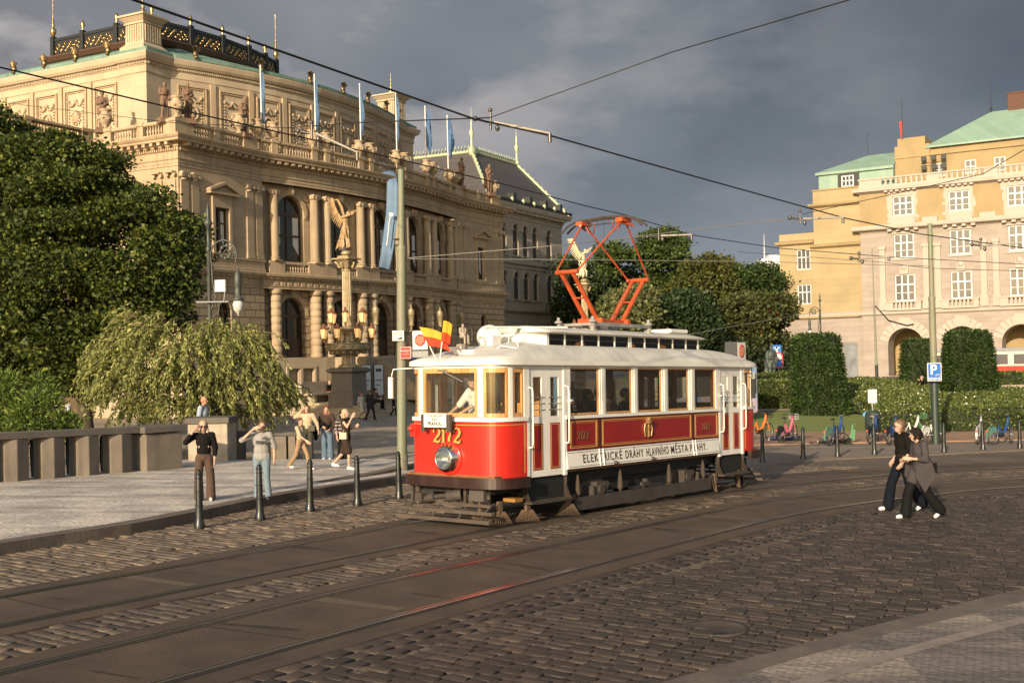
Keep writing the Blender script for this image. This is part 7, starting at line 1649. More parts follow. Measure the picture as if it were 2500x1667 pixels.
leaves('crown',MT,P,.145,.13,M_maple,updir=.5,dirs=d*.5)
trunk(MT,(0,0,-.5),(-.4,0,6.0),.30,.14,[C_[i] for i in range(0,60,4)])
# weeping tree
wb=atY(528,1090,37.2); wb.z=G(wb.x,37.2); WT=thing('weeping_tree','pale green weeping tree with long drooping leaves left of the standing men','tree',wb)
poly=[(222,905),(240,850),(275,800),(300,775),(330,755),(420,765),(470,785),(545,770),(600,790),(640,830),(668,880),(705,935),(722,952),(690,975),(640,1000),(650,1035),(600,1015),(540,1010),(500,1010),(440,1020),(380,1005),(330,1005),(300,975),(250,955)]
rs=random.Random(9); strands=[]; ps=[]; ds=[]; tb=MB(); cx_,cy_=470,860
xs=[p[0] for p in poly]; ys=[p[1] for p in poly]
while len(strands)<950:
    x=rs.uniform(215,720); y=rs.uniform(745,1010)
    if not inpoly(x,y,poly): continue
    q=min(1,math.hypot((x-470)/250,(y-890)/130)); Y=37.2+rs.choice((-1,-1,1))*2.6*math.sqrt(max(.05,1-q*q))*rs.uniform(.5,1); p=atY(x,y,Y)-wb
    o=Vector((p.x,p.y,0)); o=o.normalized() if o.length>.1 else Vector((1,0,0)); v=(o*.9+Vector((rs.uniform(-.5,.5),rs.uniform(-.5,.5),rs.uniform(-.1,.5)))).normalized()
    L=rs.uniform(.5,1.15); st=[p.copy()]; 
    for k in range(9): v=(v+Vector((0,0,-.22))).normalized(); p=p+v*(L/9); st.append(p.copy())
    strands.append(st)
    if rs.random()<.55: tb.tube(st[::3],[.012,.008,.005,.003][:len(st[::3])],4)
    for k in range(1,10):
        for _ in range(4): ps.append(tuple(st[k]+Vector((rs.gauss(0,.02),rs.gauss(0,.02),rs.gauss(0,.02))))); dd=(st[k]-st[k-1]).normalized(); ds.append((dd.x*1.0+rs.gauss(0,.5),dd.y*1.0+rs.gauss(0,.5),dd.z-.25))
tb.build('twigs',mat('twig_brown',(.16,.11,.07),rough=.8),WT)
leaves('crown',WT,np.array(ps),.14,.050,leafmat('weeping_leaves',(.20,.225,.06),(.42,.40,.15),trans=.35),updir=.2,dirs=np.array(ds)*2)
trunk(WT,(0,0,-.4),(-.5,0,2.2),.16,.08,[strands[i][0] for i in range(0,400,12)])
# bamboo-like shrub behind the parapet
sb=atY(60,1075,31.8); sb.z=G(sb.x,31.8); SH=thing('leafy_shrub','bright green narrow-leaved shrub overhanging the left stone parapet','shrub',sb)
poly=[(-120,1060),(-120,950),(-20,930),(60,922),(105,925),(128,955),(140,1000),(185,1035),(210,1045),(190,1062),(120,1068),(60,1075),(-20,1090)]
C_,R_=polycrown(poly,31.8,.9,90,.30,sb,4); P,d=clumps(C_,R_,15000,.9,.4); leaves('foliage',SH,P,.16,.04,leafmat('bamboo_leaves',(.085,.14,.025),(.22,.27,.05),trans=.3),updir=.3,dirs=d*.8+np.array([0,0,.3]))
trunk(SH,(0,0,-.2),(0,0,.8),.05,.02,[C_[i] for i in range(0,40,3)])
# trees beyond the tram
BT=[('tall mid-green tree, the highest of those behind the pantograph',[(1455,660),(1475,615),(1510,600),(1545,575),(1580,560),(1620,555),(1650,575),(1680,605),(1695,660),(1690,760),(1600,800),(1480,790)],128,(.06,.10,.022),(.12,.16,.04),7000),
('dark green tree directly right of the museum wall',[(1375,880),(1375,640),(1395,630),(1420,640),(1450,670),(1465,740),(1460,880)],125,(.035,.06,.016),(.07,.10,.025),4500),
('pale variegated tree with cream-green leaves right of the pantograph foot',[(1495,780),(1505,735),(1535,715),(1570,715),(1592,745),(1598,790),(1560,830),(1510,820)],105,(.12,.14,.045),(.30,.30,.13),3500),
('green tree with a reddish tinge left of centre of the tree line',[(1640,720),(1680,655),(1720,630),(1760,650),(1785,690),(1780,770),(1700,800)],122,(.085,.105,.025),(.15,.14,.04),5000),
('small upright tree with thin top in the tree line',[(1735,720),(1745,665),(1765,640),(1790,655),(1830,665),(1845,710),(1800,730)],135,(.05,.09,.022),(.10,.14,.04),3500),
('dark tree touching the left edge of the yellow building',[(1800,740),(1830,672),(1865,655),(1908,660),(1908,730),(1870,750)],138,(.04,.075,.02),(.09,.12,.035),3500),
('broad olive-green tree low before the yellow building',[(1730,810),(1745,755),(1790,725),(1850,725),(1908,735),(1908,870),(1840,850),(1760,850)],116,(.07,.085,.025),(.13,.14,.045),6500),
('dark conical evergreen beneath the tree line',[(1590,890),(1620,800),(1650,735),(1690,720),(1720,760),(1750,830),(1770,890)],108,(.03,.055,.018),(.055,.085,.03),5500),
('low dark tree behind the tram roof end',[(1700,900),(1740,850),(1800,840),(1860,860),(1905,870),(1905,900)],112,(.03,.045,.015),(.05,.07,.025),3500),
('dark dense tree at the back of the tree line',[(1375,900),(1385,690),(1500,670),(1700,690),(1905,710),(1908,900)],150,(.028,.045,.014),(.05,.07,.02),9000)]
for i,(lab,poly,Y,c1,c2,nl) in enumerate(BT):
    cx_=sum(p[0] for p in poly)/len(poly); o=atY(cx_,900,Y); o.z=-.4; T=thing('park_tree',lab,'tree',o,group='trees beyond the tram')
    C_,R_=polycrown(poly,Y,5,60 if nl<9000 else 110,1.6,o,20+i); P,d=clumps(C_,R_,int(nl*4.2),.6); leaves('crown',T,P,.34,.28,leafmat('park_leaves_%s'%'abcdefghij'[i],tuple(v*.92 for v in c1),tuple(v*.85 for v in c2)),updir=.5,dirs=d*.5); trunk(T,(0,0,-.5),(0,0,C_[:,2].mean()),.35,.15,[C_[k] for k in range(0,30,3)],i)
o=atY(1850,800,113); o.z=-.4; T=thing('red_leaved_shrub','small shrub with bright orange-red leaves among the olive tree','shrub',o); C_,R_=polycrown([(1825,785),(1840,758),(1870,755),(1885,775),(1870,800)],113,.8,12,.6,o,77); P,d=clumps(C_,R_,500,.8); leaves('foliage',T,P,.34,.25,leafmat('red_leaves',(.42,.07,.02),(.5,.14,.03)),dirs=d)
# lawn and hedges on the right -------------------------------------------------------------
def surf(name,rows,m_,nu=24,kind=None,bump=0.,seed=1,parent=None,nv=None,**k):
    """rows: list of polylines of (px,py,Y); lofted"""
    rs=random.Random(seed); b=MB(); R2=[]
    for row in rows:
        pts=[atY(*p) for p in row]; L=[0]
        for i in range(1,len(pts)): L.append(L[-1]+(pts[i]-pts[i-1]).length)
        out=[]
        for j in range(nu+1):
            s=L[-1]*j/nu
            for i in range(1,len(pts)):
                if L[i]>=s-1e-6: out.append(pts[i-1].lerp(pts[i],(s-L[i-1])/(L[i]-L[i-1]))); break
        R2.append(out)
    R3=[]; nv=nv or 6
    for i in range(len(R2)-1):
        for t in range(nv): R3.append([a.lerp(c,t/nv)+Vector((0,0,rs.uniform(-bump,bump))) for a,c in zip(R2[i],R2[i+1])])
    R3.append(R2[-1]); n=nu+1
    b.add([tuple(p) for r in R3 for p in r],[(i*n+j,i*n+j+1,(i+1)*n+j+1,(i+1)*n+j) for i in range(len(R3)-1) for j in range(nu)],True)
    o=b.build(name,m_,parent)
    if kind: o['kind']=kind
    return o
def gy(px,py): return gnd(px,py).y
M_lawn=mat('lawn_grass',(.19,.225,.055),rough=.9,var=.5,vscale=.5,vcol=(.14,.18,.042),bump=.5,bscale=60,fine=.45)
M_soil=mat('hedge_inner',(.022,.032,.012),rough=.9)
surf('lawn',[[(1600,1062,gy(1600,1060)),(1840,1060,gy(1840,1060)),(2140,1056,gy(2140,1056))],[(1600,1003,62),(1840,1002,61.5),(1960,1001,61),(2135,1008,59)],[(1600,985,72),(1840,985,72),(2135,985,72)]],M_lawn,kind='structure',bump=.01,nu=40)
surf('gravel_path',[[(1600,1004.5,61.4),(1840,1003,60.9),(1955,1002,60.6)],[(1600,998,62.5),(1840,996.5,62),(1955,997,61.8)]],mat('gravel_pale',(.33,.27,.19),rough=.9,fine=.3),kind='structure',bump=0)
def facepts(o,n):
    me=o.data; me.calc_loop_triangles(); T=np.array([t.vertices[:] for t in me.loop_triangles]); V=np.array([v.co[:] for v in me.vertices]); a,b_,c=V[T[:,0]],V[T[:,1]],V[T[:,2]]; cr=np.cross(b_-a,c-a); ar=np.linalg.norm(cr,axis=1); i=RNG.choice(len(T),n,p=ar/ar.sum()); r1=np.sqrt(RNG.uniform(size=n)); r2=RNG.uniform(size=n)
    return a[i]*(1-r1)[:,None]+b_[i]*(r1*(1-r2))[:,None]+c[i]*(r1*r2)[:,None], cr[i]/(ar[i][:,None]+1e-9)
def leafy(o,par,n,size,wid,m_,off=.06,name='foliage',hang=0.):
    P,N_=facepts(o,n); P=P+N_*RNG.uniform(-.3,1.3,n)[:,None]*off+RNG.normal(size=P.shape)*off*.5; return leaves(name,par,P,size,wid,m_,updir=.6,dirs=N_*.6,hang=hang)
M_hedge=leafmat('hedge_leaves',(.055,.085,.018),(.13,.16,.035)); M_bank=leafmat('bank_leaves',(.075,.105,.022),(.16,.185,.05)); M_flw=mat('white_flower',(.62,.60,.50),rough=.7); M_bx=leafmat('clipped_leaves',(.030,.060,.014),(.075,.115,.025))
def hedgebox(name,label,pts,Y0,Y1,n,size,m_,cat='hedge',flowers=0,bev_=.25,off=.07):
    """pts px: (x0,yb0,yt0),(x1,yb1,yt1)"""
    (x0,b0,t0),(x1,b1,t1)=pts; A=[atY(x0,b0,Y0),atY(x1,b1,Y0)]; B=[atY(x0,t0,Y0),atY(x1,t1,Y0)]; o=(A[0]+A[1])/2; T=thing(name,label,cat,o); d=Y1-Y0
    b=MB(); v=[]; NX=14
    for k in range(NX+1):
        t=k/NX; a=A[0].lerp(A[1],t)-o; c=B[0].lerp(B[1],t)-o; e=(c.z-a.z)
        for (yy,zz) in ((0,-.3),(0,e*.5),(.02,e*.9),(.12,e),(d*.5,e*1.0),(d-.1,e),(d,e*.9),(d,-.3)): v.append((a.x+random.uniform(-.03,.03),a.y+yy,a.z+zz+random.uniform(-.02,.02)))
    b.add(v,[(k*8+j,(k+1)*8+j,(k+1)*8+j+1,k*8+j+1) for k in range(NX) for j in range(7)]); b.add(v[:8],[tuple(range(8))]); b.add(v[-8:],[tuple(range(7,-1,-1))]); q=b.build('inner_mass',M_soil,T)
    leafy(q,T,n,size,size*.7,m_,off)
    if flowers: leafy(q,T,flowers,.05,.05,M_flw,off*1.5,'flowers')
    return T
hedgebox('low_hedge','low white-flowering hedge between the tram end and the large clipped block',((1836,998,936),(1965,1000,934)),61.8,63.2,9000,.13,M_bank,flowers=900)
hedgebox('low_hedge','short dark hedge at the foot of the bronze statue',((1838,950,921),(1905,950,917)),69,71,3000,.15,M_hedge)
hedgebox('low_hedge','rounded hedge between the statue and the large clipped block',((1903,950,916),(1975,950,914)),68,70,3500,.15,M_hedge)
def topiary(label,x0,x1,xb0,xb1,yt,yb,Y,dep,n):
    o=atY((xb0+xb1)/2,yb,Y); T=thing('clipped_tree',label,'topiary',o,group='clipped hedge blocks'); w0=(xb1-xb0)/F_PX*Y/2; w1=(x1-x0)/F_PX*Y/2; h=(yb-yt)/F_PX*Y; sh=((x0+x1)/2-(xb0+xb1)/2)/F_PX*Y
    b=MB(); v=[]; K=9
    for k in range(K+1):
        t=k/K; w=(w0*.93+(w1-w0)*t)*(1+.02*math.sin(k*2.3)); r=(.96 if k==K else 1)
        for j in range(20):
            a=2*PI*j/20; c,s_=math.cos(a),math.sin(a); q=1/max(abs(c),abs(s_))**.94; v.append((sh*t+w*q*c*r,dep/2+dep/2*q*s_*r*(w/w0),-.25+(h+.25)*t))
    b.add(v,[(k*20+j,k*20+(j+1)%20,(k+1)*20+(j+1)%20,(k+1)*20+j) for k in range(K) for j in range(20)]); b.add(v[-20:],[tuple(range(20))]); q=b.build('inner_mass',M_soil,T); leafy(q,T,n,.16,.08,M_bx,.09,'foliage'); 
    return T
topiary('large clipped green block nearest the tram',1958,2062,1956,2082,824,1003,58,2.2,16000)
topiary('clipped green block partly hidden behind the right green pole',2226,2290,2218,2305,834,962,76,2.4,9000)
topiary('clipped green block with ragged top right of the parking sign',2338,2435,2325,2452,814,975,63,2.3,15000)
BK=thing('flowering_bank','wide sloping hedge bank with small white flowers behind the bicycles','hedge',(0,0,0))
q=surf('inner_mass',[[(1962,1004,59.5),(2128,1010,58),(2134,1058,50.6),(2300,1056,gy(2300,1056)),(2700,1050,gy(2700,1050))],[(1962,985,60.5),(2128,985,59),(2140,1012,52),(2300,1005,52),(2700,995,51)],[(1962,960,64),(2100,960,64),(2180,965,62),(2300,975,60),(2700,972,56)],[(1962,946,70),(2090,926,72),(2180,930,72),(2300,948,70),(2700,958,62)]],M_soil,nu=60,bump=.08,parent=BK)
leafy(q,BK,60000,.12,.09,M_bank,.09); leafy(q,BK,1700,.07,.07,M_flw,.12,'flowers')
b=MB(); 
for i in range(16): pass
hedgebox('low_hedge','green hedge strip in front of the distant red tram',((2300,948,917),(2620,948,913)),78,80,5000,.2,M_hedge)
b=MB(); a=atY(2262,955,70.5); c=atY(2620,962,69.5); b.box(a.x,c.x,70,70.6,-1.2,a.z+.28); b.build('garden_wall',MATS['plaza_limestone'],None,label='low grey-brown wall above the hedge bank where a man sits',cat='wall')
# climbing grass tufts at the foot of the bank
# ================================================================ people, statues, bicycles
SKIN=mat('skin',(.43,.27,.195),rough=.55,var=.15,vscale=9); SKIN2=mat('skin_tanned',(.38,.19,.12),rough=.55)
EYE=mat('eye_dark',(.02,.015,.012),rough=.3)
def V3(p): return Vector(p)
DEF=dict(head=(0,-.01,1.585),neck=(0,.01,1.45),chest=(0,0,1.27),belly=(0,0,1.08),pelvis=(0,.01,.95),sL=(-.175,.01,1.40),sR=(.175,.01,1.40),eL=(-.23,.04,1.12),eR=(.23,.04,1.12),wL=(-.24,-.05,.87),wR=(.24,-.05,.87),hL=(-.09,0,.91),hR=(.09,0,.91),kL=(-.10,-.015,.49),kR=(.10,-.015,.49),aL=(-.10,.03,.085),aR=(.10,.03,.085),tL=None,tR=None)
def handparts(b,w,d,n,k):
    """palm and five fingers: wrist w, direction d, palm normal n, side k"""
    w=V3(w); d=V3(d).normalized(); n=V3(n); n=(n-d*n.dot(d)).normalized(); s=d.cross(n)*k
    for t,r in ((-.022,.017),(0,.019),(.022,.017)): b.cap(w+s*t*.7,w+d*.085+s*t,.020,r,7)
    for i,(o,l) in enumerate(((-.033,.068),(-.011,.078),(.011,.074),(.032,.058))):
        a=w+d*.085+s*o; m_=a+d*l*.5+n*l*.10; e=m_+d*l*.38+n*l*.35; b.cap(a,m_,.0095,.009,6); b.cap(m_,e,.009,.0075,6)
    a=w+d*.025-s*.03; m_=a-s*.028+d*.03+n*.015; b.cap(a,m_,.012,.011,6); b.cap(m_,m_+d*.03+n*.015,.0105,.008,6)
def remesh(o,vox,sm=3):
    r=o.modifiers.new('union','REMESH'); r.mode='VOXEL'; r.voxel_size=vox; r.use_smooth_shade=True
    if sm: s=o.modifiers.new('smooth','SMOOTH'); s.factor=.5; s.iterations=sm
    return o
def person(label,loc,yaw,h,J=None,top=None,topm=None,legs=None,legm=None,hair='short',hairm=None,shoes=None,skin=None,sleeve=.5,fat=1.,det=1,hand=True,face=1,wide=1.,name='person',cat='person',statue=None,hands=None,lookdown=0.,build=True):
    J_=dict(DEF); J_.update(J or {}); s=h/1.7; K={k:(V3(v)*s if v is not None else None) for k,v in J_.items()}; skin=skin or SKIN; loc=V3(loc)
    T=thing(name,label,cat,loc,yaw) if statue is None else None
    hd=K['head']; f=fat; b=MB()
    hdir=(hd-K['neck']).normalized()
    b.ell(hd+V3((0,0,.02*s)),(.077*s,.096*s,.105*s),12,9); b.ell(hd+V3((0,-.025*s,-.06*s)),(.055*s,.06*s,.055*s),10,7)      # skull, jaw
    b.cap(hd+V3((0,-.088*s,.015*s)),hd+V3((0,-.115*s,-.02*s)),.010*s,.015*s,6); b.ell(hd+V3((0,-.085*s,-.055*s)),(.026*s,.012*s,.010*s),8,5); b.ell(hd+V3((0,-.075*s,.035*s)),(.055*s,.022*s,.016*s),8,5)
    for e in (-1,1): b.ell(hd+V3((e*.080*s,.005*s,-.002)),(.012*s,.022*s,.032*s),6,5)
    b.cap(hd-V3((0,-.01*s,.07*s)),K['neck']-V3((0,0,.05*s)),.050*s,.058*s,8)
    b.cap(K['sL'],K['sR'],.062*s,.062*s,10); b.ell((K['chest']),(.155*s*f*wide,.105*s*f,.17*s),12,8); b.ell(K['belly'],(.135*s*f*wide,.10*s*f,.16*s),12,8); b.ell(K['pelvis'],(.155*s*f*wide,.115*s*f,.12*s),12,8)
    tor=MB(); tor.v=[]
    for q in 'LR':
        b.cap(K['s'+q],K['e'+q],.050*s*f,.040*s,9); b.cap(K['e'+q],K['w'+q],.039*s,.026*s,9)
        b.cap(K['h'+q],K['k'+q],.080*s*f,.056*s*f,9); b.cap(K['k'+q],K['a'+q],.054*s*f,.036*s,9)
        tt=K['t'+q] or (K['a'+q]+V3((0,-.16*s,-.055*s))); b.cap(K['a'+q]-V3((0,0,.02*s)),tt,.034*s,.028*s,7)
        if hand:
            d=(K['w'+q]-K['e'+q]).normalized(); nn_=V3((1 if q=='L' else -1,0,0)) if not hands or q not in hands else V3(hands[q][1]); dd=d if not hands or q not in hands else V3(hands[q][0]); handparts(b,K['w'+q],dd,nn_,1 if q=='L' else -1)
    if statue is not None:
        g=b
    o=b.build('body',skin,T) if statue is None else None
    if o: remesh(o,(.0095 if det else .014)*s,2)
    if statue is None and face:
        e_=MB(); 
        for e in (-1,1): e_.ell(hd+V3((e*.030*s,-.083*s,.010*s)),(.011*s,.008*s,.007*s),6,5); e_.ell(hd+V3((e*.030*s,-.090*s,.030*s)),(.018*s,.006*s,.004*s),6,4)
        e_.ell(hd+V3((0,-.094*s,-.056*s)),(.022*s,.005*s,.006*s),8,4) if 0 else None
        e_.build('eyes',EYE,T); e_=MB(); e_.ell(hd+V3((0,-.095*s,-.056*s)),(.022*s,.006*s,.006*s),8,4); e_.build('lips',mat('lips',(.32,.09,.07),rough=.5),T)
    vo=(.013 if det else .02)*s
    def G_(nm,parts,m_,off,par=T):
        g=MB()
        for p in parts:
            if p[0]=='c': g.cap(p[1],p[2],p[3]+off,p[4]+off,10)
            else: g.ell(p[1],tuple(x+off for x in p[2]),12,9)
        if statue is not None: b.add(g.v,g.f,True); return None
        o=g.build(nm,m_,par); return remesh(o,vo,3)
    if top:
        pr=[('c',K['sL'],K['sR'],.066*s,.066*s),('e',K['chest'],(.16*s*f*wide,.112*s*f,.18*s)),('e',K['belly'],(.145*s*f*wide,.11*s*f,.16*s)),('c',K['neck']-V3((0,0,.07*s)),K['neck']-V3((0,0,.03*s)),.075*s,.055*s)]
        if top in ('long','coat','hood','dress','tunic'): pr.append(('e',K['pelvis']+V3((0,0,.0)),(.165*s*f*wide,.125*s*f,.13*s)))
        for q in 'LR':
            if sleeve>0: 
                e=K['s'+q].lerp(K['e'+q],min(1,sleeve*2)); pr.append(('c',K['s'+q],e,.062*s*f,.056*s))
                if sleeve>.5: pr.append(('c',K['e'+q],K['e'+q].lerp(K['w'+q],(sleeve-.5)*2*.93),.050*s,.040*s))
        if top in('coat','tunic'):
            for q in 'LR': pr.append(('c',K['h'+q],K['h'+q].lerp(K['k'+q],.45),.115*s,.12*s))
        if top=='dress':
            m_=(K['hL']+K['hR'])/2; kk=(K['kL']+K['kR'])/2
            for q in 'LR': pr.append(('c',K['h'+q],K['h'+q].lerp(K['k'+q],.9),.10*s,.10*s))
            pr.append(('c',m_,kk.lerp(m_,.12),.11*s,.10*s))
        if top=='hood': pr+= [('c',K['neck']+V3((-.06*s,.05*s,0)),K['neck']+V3((.06*s,.05*s,0)),.045*s,.045*s)]
        G_('top',pr,topm,.010*s)
    if legs:
        pr=[('e',K['pelvis'],(.16*s*f*wide,.12*s*f,.12*s))]
        for q in 'LR':
            w2=.075 if legs=='slim' else .095; w3=.055 if legs=='slim' else (.10 if legs=='wide' else .068); kn=K['k'+q]
            pr.append(('c',K['h'+q],kn,.092*s*f,(.066 if legs!='wide' else .085)*s)); 
            if legs!='shorts': pr.append(('c',kn,K['a'+q]-V3((0,0,.0 if legs!='wide' else .015*s)),(.066 if legs!='wide' else .085)*s,w3*s))
        G_('trousers' if legs!='shorts' else 'shorts',pr,legm,.006*s)
    if shoes and statue is None:
        for q in 'LR':
            g=MB(); tt=K['t'+q] or (K['a'+q]+V3((0,-.16*s,-.055*s))); a=K['a'+q]; g.cap(a+V3((0,.02*s,-.035*s)),tt,.044*s,.038*s,9); g.cap(a,a+V3((0,0,.01)),.045*s,.04*s,8); o=g.build('shoe',shoes,T); remesh(o,.012*s,2)
    if hair and hairm and statue is None:
        g=MB(); c=hd+V3((0,.012*s,.035*s)); 
        g.ell(c+V3((0,.012*s,.008*s)),(.096*s,.106*s,.106*s),12,9)
        if hair=='curly':
            rs=random.Random(3)
            for k in range(70): a=rs.uniform(0,2*PI); z=rs.uniform(-.55,1); r=math.sqrt(max(0,1-z*z)); p=V3((.105*r*math.cos(a),.115*r*math.sin(a)+.02,.105*z+.02))*s; 
            rs=random.Random(3)
            for k in range(120):
                a=rs.uniform(0,2*PI); z=rs.uniform(-.75,1); r=math.sqrt(max(0,1-z*z))
                if math.sin(a)<-.75 and z<.35: continue
                g.ell(hd+V3((.112*r*math.cos(a),.120*r*math.sin(a)+.02,.115*z+.02))*s,(.026*s,)*3,6,5)
        if hair in('long','verylong'):
            L=.30 if hair=='long' else .44
            for e in (-1,1):
                g.cap(hd+V3((e*.062*s,.02*s,.02*s)),hd+V3((e*.085*s,-.00*s,-.16*s)),.040*s,.036*s,8); g.cap(hd+V3((e*.085*s,-.00*s,-.16*s)),hd+V3((e*.095*s,-.055*s,-L*s)),.038*s,.018*s,8)
            g.cap(hd+V3((0,.06*s,0)),hd+V3((0,.085*s,-.24*s)),.075*s,.055*s,8)
        if hair=='bob':
            for e in (-1,1): g.cap(hd+V3((e*.065*s,.01*s,.03*s)),hd+V3((e*.072*s,.0,-.08*s)),.035*s,.032*s,8)
            g.cap(hd+V3((0,.06*s,0)),hd+V3((0,.06*s,-.09*s)),.07*s,.06*s,8)
        if hair=='bun': g.ell(hd+V3((0,.10*s,.07*s)),(.05*s,)*3,8,6)
        # keep the face free: cut the front of the cap
        g.v=[(x,max(y,hd.y-(.108*s if z>hd.z+.088*s else .070*s if z>hd.z+.05*s else .0)) if abs(x-hd.x)<(.10*s if z>hd.z else .070*s) and z>hd.z-.09*s and hair!='curly' else y,z) for x,y,z in g.v]
        o=g.build('hair',hairm,T); remesh(o,.011*s,1)
    if statue is not None: return b
    return T,K
def M_cl(n,c,**k): return mat('cloth_'+n,c,rough=.85,var=.25,vscale=5,bump=.25,bscale=30,**k)
HB=mat('hair_blonde',(.46,.34,.20),rough=.5,stretch=(9,9,1),var=.4,vscale=4); HBR=mat('hair_brown',(.10,.05,.03),rough=.7,spec=.2); HD=mat('hair_dark',(.014,.009,.007),rough=.8,spec=.15); HR=mat('hair_red',(.17,.045,.02),rough=.5); HG=mat('hair_grey',(.25,.23,.22),rough=.6); HDB=mat('hair_dark_blonde',(.12,.065,.035),rough=.5)
BLACKC=M_cl('black',(.009,.008,.008)); JEAN=M_cl('blue_jeans',(.11,.16,.22)); WHS=mat('white_shoe',(.65,.62,.58),rough=.6); DKS=mat('dark_shoe',(.03,.025,.025),rough=.5)
def hgt(px,yt,yb,Y): return (yb-yt)/F_PX*Y
def at_px(px,py,dz=0): return gnd(px,py,dz)
P1=at_px(500,1221,KH); h1=hgt(0,1026,1221,P1.y)
T,K=person('long-haired fair woman in sunglasses shading her brow, black top and brown trousers',P1,.25,h1*.985,dict(eL=(-.37,-.08,1.27),wL=(-.20,-.17,1.52),eR=(.24,.03,1.12),wR=(.22,-.02,.86),aL=(-.12,.02,.085),aR=(.13,.0,.085),kL=(-.12,0,.49),kR=(.13,0,.49)),'short',BLACKC,'wide',M_cl('brown_pinstripe',(.085,.055,.042)),'verylong',HB,WHS,sleeve=.8,hands=dict(L=((.75,.1,.55),(0,1,.3))))
b=MB(); s=h1*.985/1.7
for e in (-1,1): b.ell(K['head']+V3((e*.036*s,-.096*s,.010*s)),(.034*s,.014*s,.024*s),10,6)
b.cyl(K['head']+V3((-.08*s,-.06*s,.018*s)),K['head']+V3((.08*s,-.06*s,.018*s)),.006,n=5); b.build('sunglasses',EYE,T)
P2=at_px(641,1219,KH); h2=hgt(0,1026,1219,P2.y)
GREYH=M_cl('grey_hoodie',(.30,.29,.28))
T,K=person('man in a grey hooded top and light jeans shading his eyes with one hand',P2,.12,h2*.985,dict(head=(.03,-.02,1.575),eL=(-.40,-.16,1.31),wL=(-.13,-.22,1.56),eR=(.27,.03,1.13),wR=(.27,-.03,.88),aR=(.13,.02,.085),aL=(-.11,.0,.085)),'hood',GREYH,'straight',M_cl('light_jeans',(.17,.225,.27)),'short',HDB,DKS,sleeve=.5,fat=1.12,hands=dict(L=((.85,-.1,.25),(0,1,-.4))))
text('PUMA',.095*h2/1.7,mat('print_dark',(.03,.03,.035)),'lettering',T,axes(K['chest']+V3((.02,-.148,-.015)),V3((1,.0,0)),V3((0,-.05,1)),V3((0,-1,0))),.003,bold=.004)
b=MB(); c=K['chest']+V3((.07,-.15,.06)); b.add([tuple(c+V3(p)) for p in ((-.07,0,.0),(-.01,0,.025),(.03,0,.03),(.08,0,.05),(.04,0,.005),(.05,0,-.03),(.02,0,-.01),(-.02,0,-.005))],[tuple(range(7,-1,-1))]); b.build('leaping_mark',MATS['print_dark'],T)
Yb=34.3; a=atY(497,968,Yb); zf=G(a.x,Yb)+KH*.3
person('bald man with glasses and a pale blue shirt seen sideways behind the stone pillar',(a.x,Yb,zf),1.35,a.z-zf,dict(),'long',M_cl('pale_blue_shirt',(.33,.38,.46)),'straight',M_cl('navy',(.03,.04,.07)),None,None,DKS,skin=SKIN2,sleeve=1.)
P4=at_px(735,1146,KH); h4=hgt(0,1018,1146,P4.y)
BEI=M_cl('beige_shirt',(.42,.35,.24)); BRT=M_cl('tan_trousers',(.30,.20,.12))
person('boy in a beige shirt and tan trousers striding to the right',P4,1.15,h4*.97,dict(aL=(-.08,.42,.14),kL=(-.09,.12,.50),aR=(.08,-.28,.085),kR=(.09,-.2,.50),eL=(-.22,-.14,1.13),wL=(-.2,-.36,.98),eR=(.22,.12,1.14),wR=(.22,.10,.90)),'short',BEI,'straight',BRT,'short',HBR,WHS,sleeve=.45)
P5=at_px(752,1124,KH*.6); h5=hgt(0,988,1124,P5.y)
T,K=person('brown-haired woman in a beige cardigan with sunglasses, arm raised behind the boy',P5,.1,h5*.98,dict(eL=(-.36,-.02,1.36),wL=(-.16,-.03,1.56),eR=(.30,.02,1.14),wR=(.34,-.10,.93)),'short',M_cl('cardigan',(.50,.38,.26)),'straight',M_cl('dark_green',(.05,.05,.035)),'long',HBR,DKS,sleeve=.9)
b=MB(); b.cbox(K['pelvis']+V3((.13,-.16,.05)),(.18,.08,.16)); b.build('shoulder_bag',mat('bag_black_gold',(.05,.04,.02),rough=.5),T)
P6=at_px(800,1122,KH*.6); h6=hgt(0,990,1122,P6.y)
T,K=person('red-haired woman in a dark brown top and wide blue jeans holding a black jacket',P6,-.1,h6*.98,dict(eL=(-.24,-.05,1.14),wL=(-.10,-.20,1.08),eR=(.26,.0,1.12),wR=(.14,-.16,.98)),'short',M_cl('brown_top',(.055,.035,.028)),'wide',JEAN,'long',HR,WHS,sleeve=1.)
b=MB(); 
for p,r in (((-.24,-.12,.98),.09),((-.30,-.1,.80),.10),((-.32,-.08,.66),.07),((-.1,-.2,1.05),.07),((.05,-.2,1.0),.06)): b.ell(p,(r,r*.6,r*1.3),8,6)
remesh(b.build('carried_jacket',BLACKC,T),.02)
P7=at_px(838,1126,KH*.6); h7=hgt(0,1002,1126,P7.y)
person('dark-haired woman in a striped maroon and white top behind the woman in the dark dress',P7,.6,h7*.98,dict(),'long',mat('cloth_striped',(.45,.38,.36),rough=.9,brick=(50.,.10,.045,.12,.1)),'wide',M_cl('black_trousers',(.008,.008,.009)),'long',HD,DKS,sleeve=.6)
P8=at_px(846,1146,KH); h8=hgt(0,997,1146,P8.y)
T,K=person('fair-haired woman in a short dark dress holding a telephone',P8,1.25,h8*.98,dict(aL=(-.08,-.12,.085),kL=(-.09,-.13,.49),aR=(.09,.46,.16),kR=(.09,.13,.48),eL=(-.2,-.15,1.22),wL=(-.12,-.26,1.48),eR=(.2,-.06,1.14),wR=(.15,-.24,1.22)),'dress',M_cl('dark_dress',(.045,.028,.024)),None,None,'long',HB,WHS,sleeve=0)
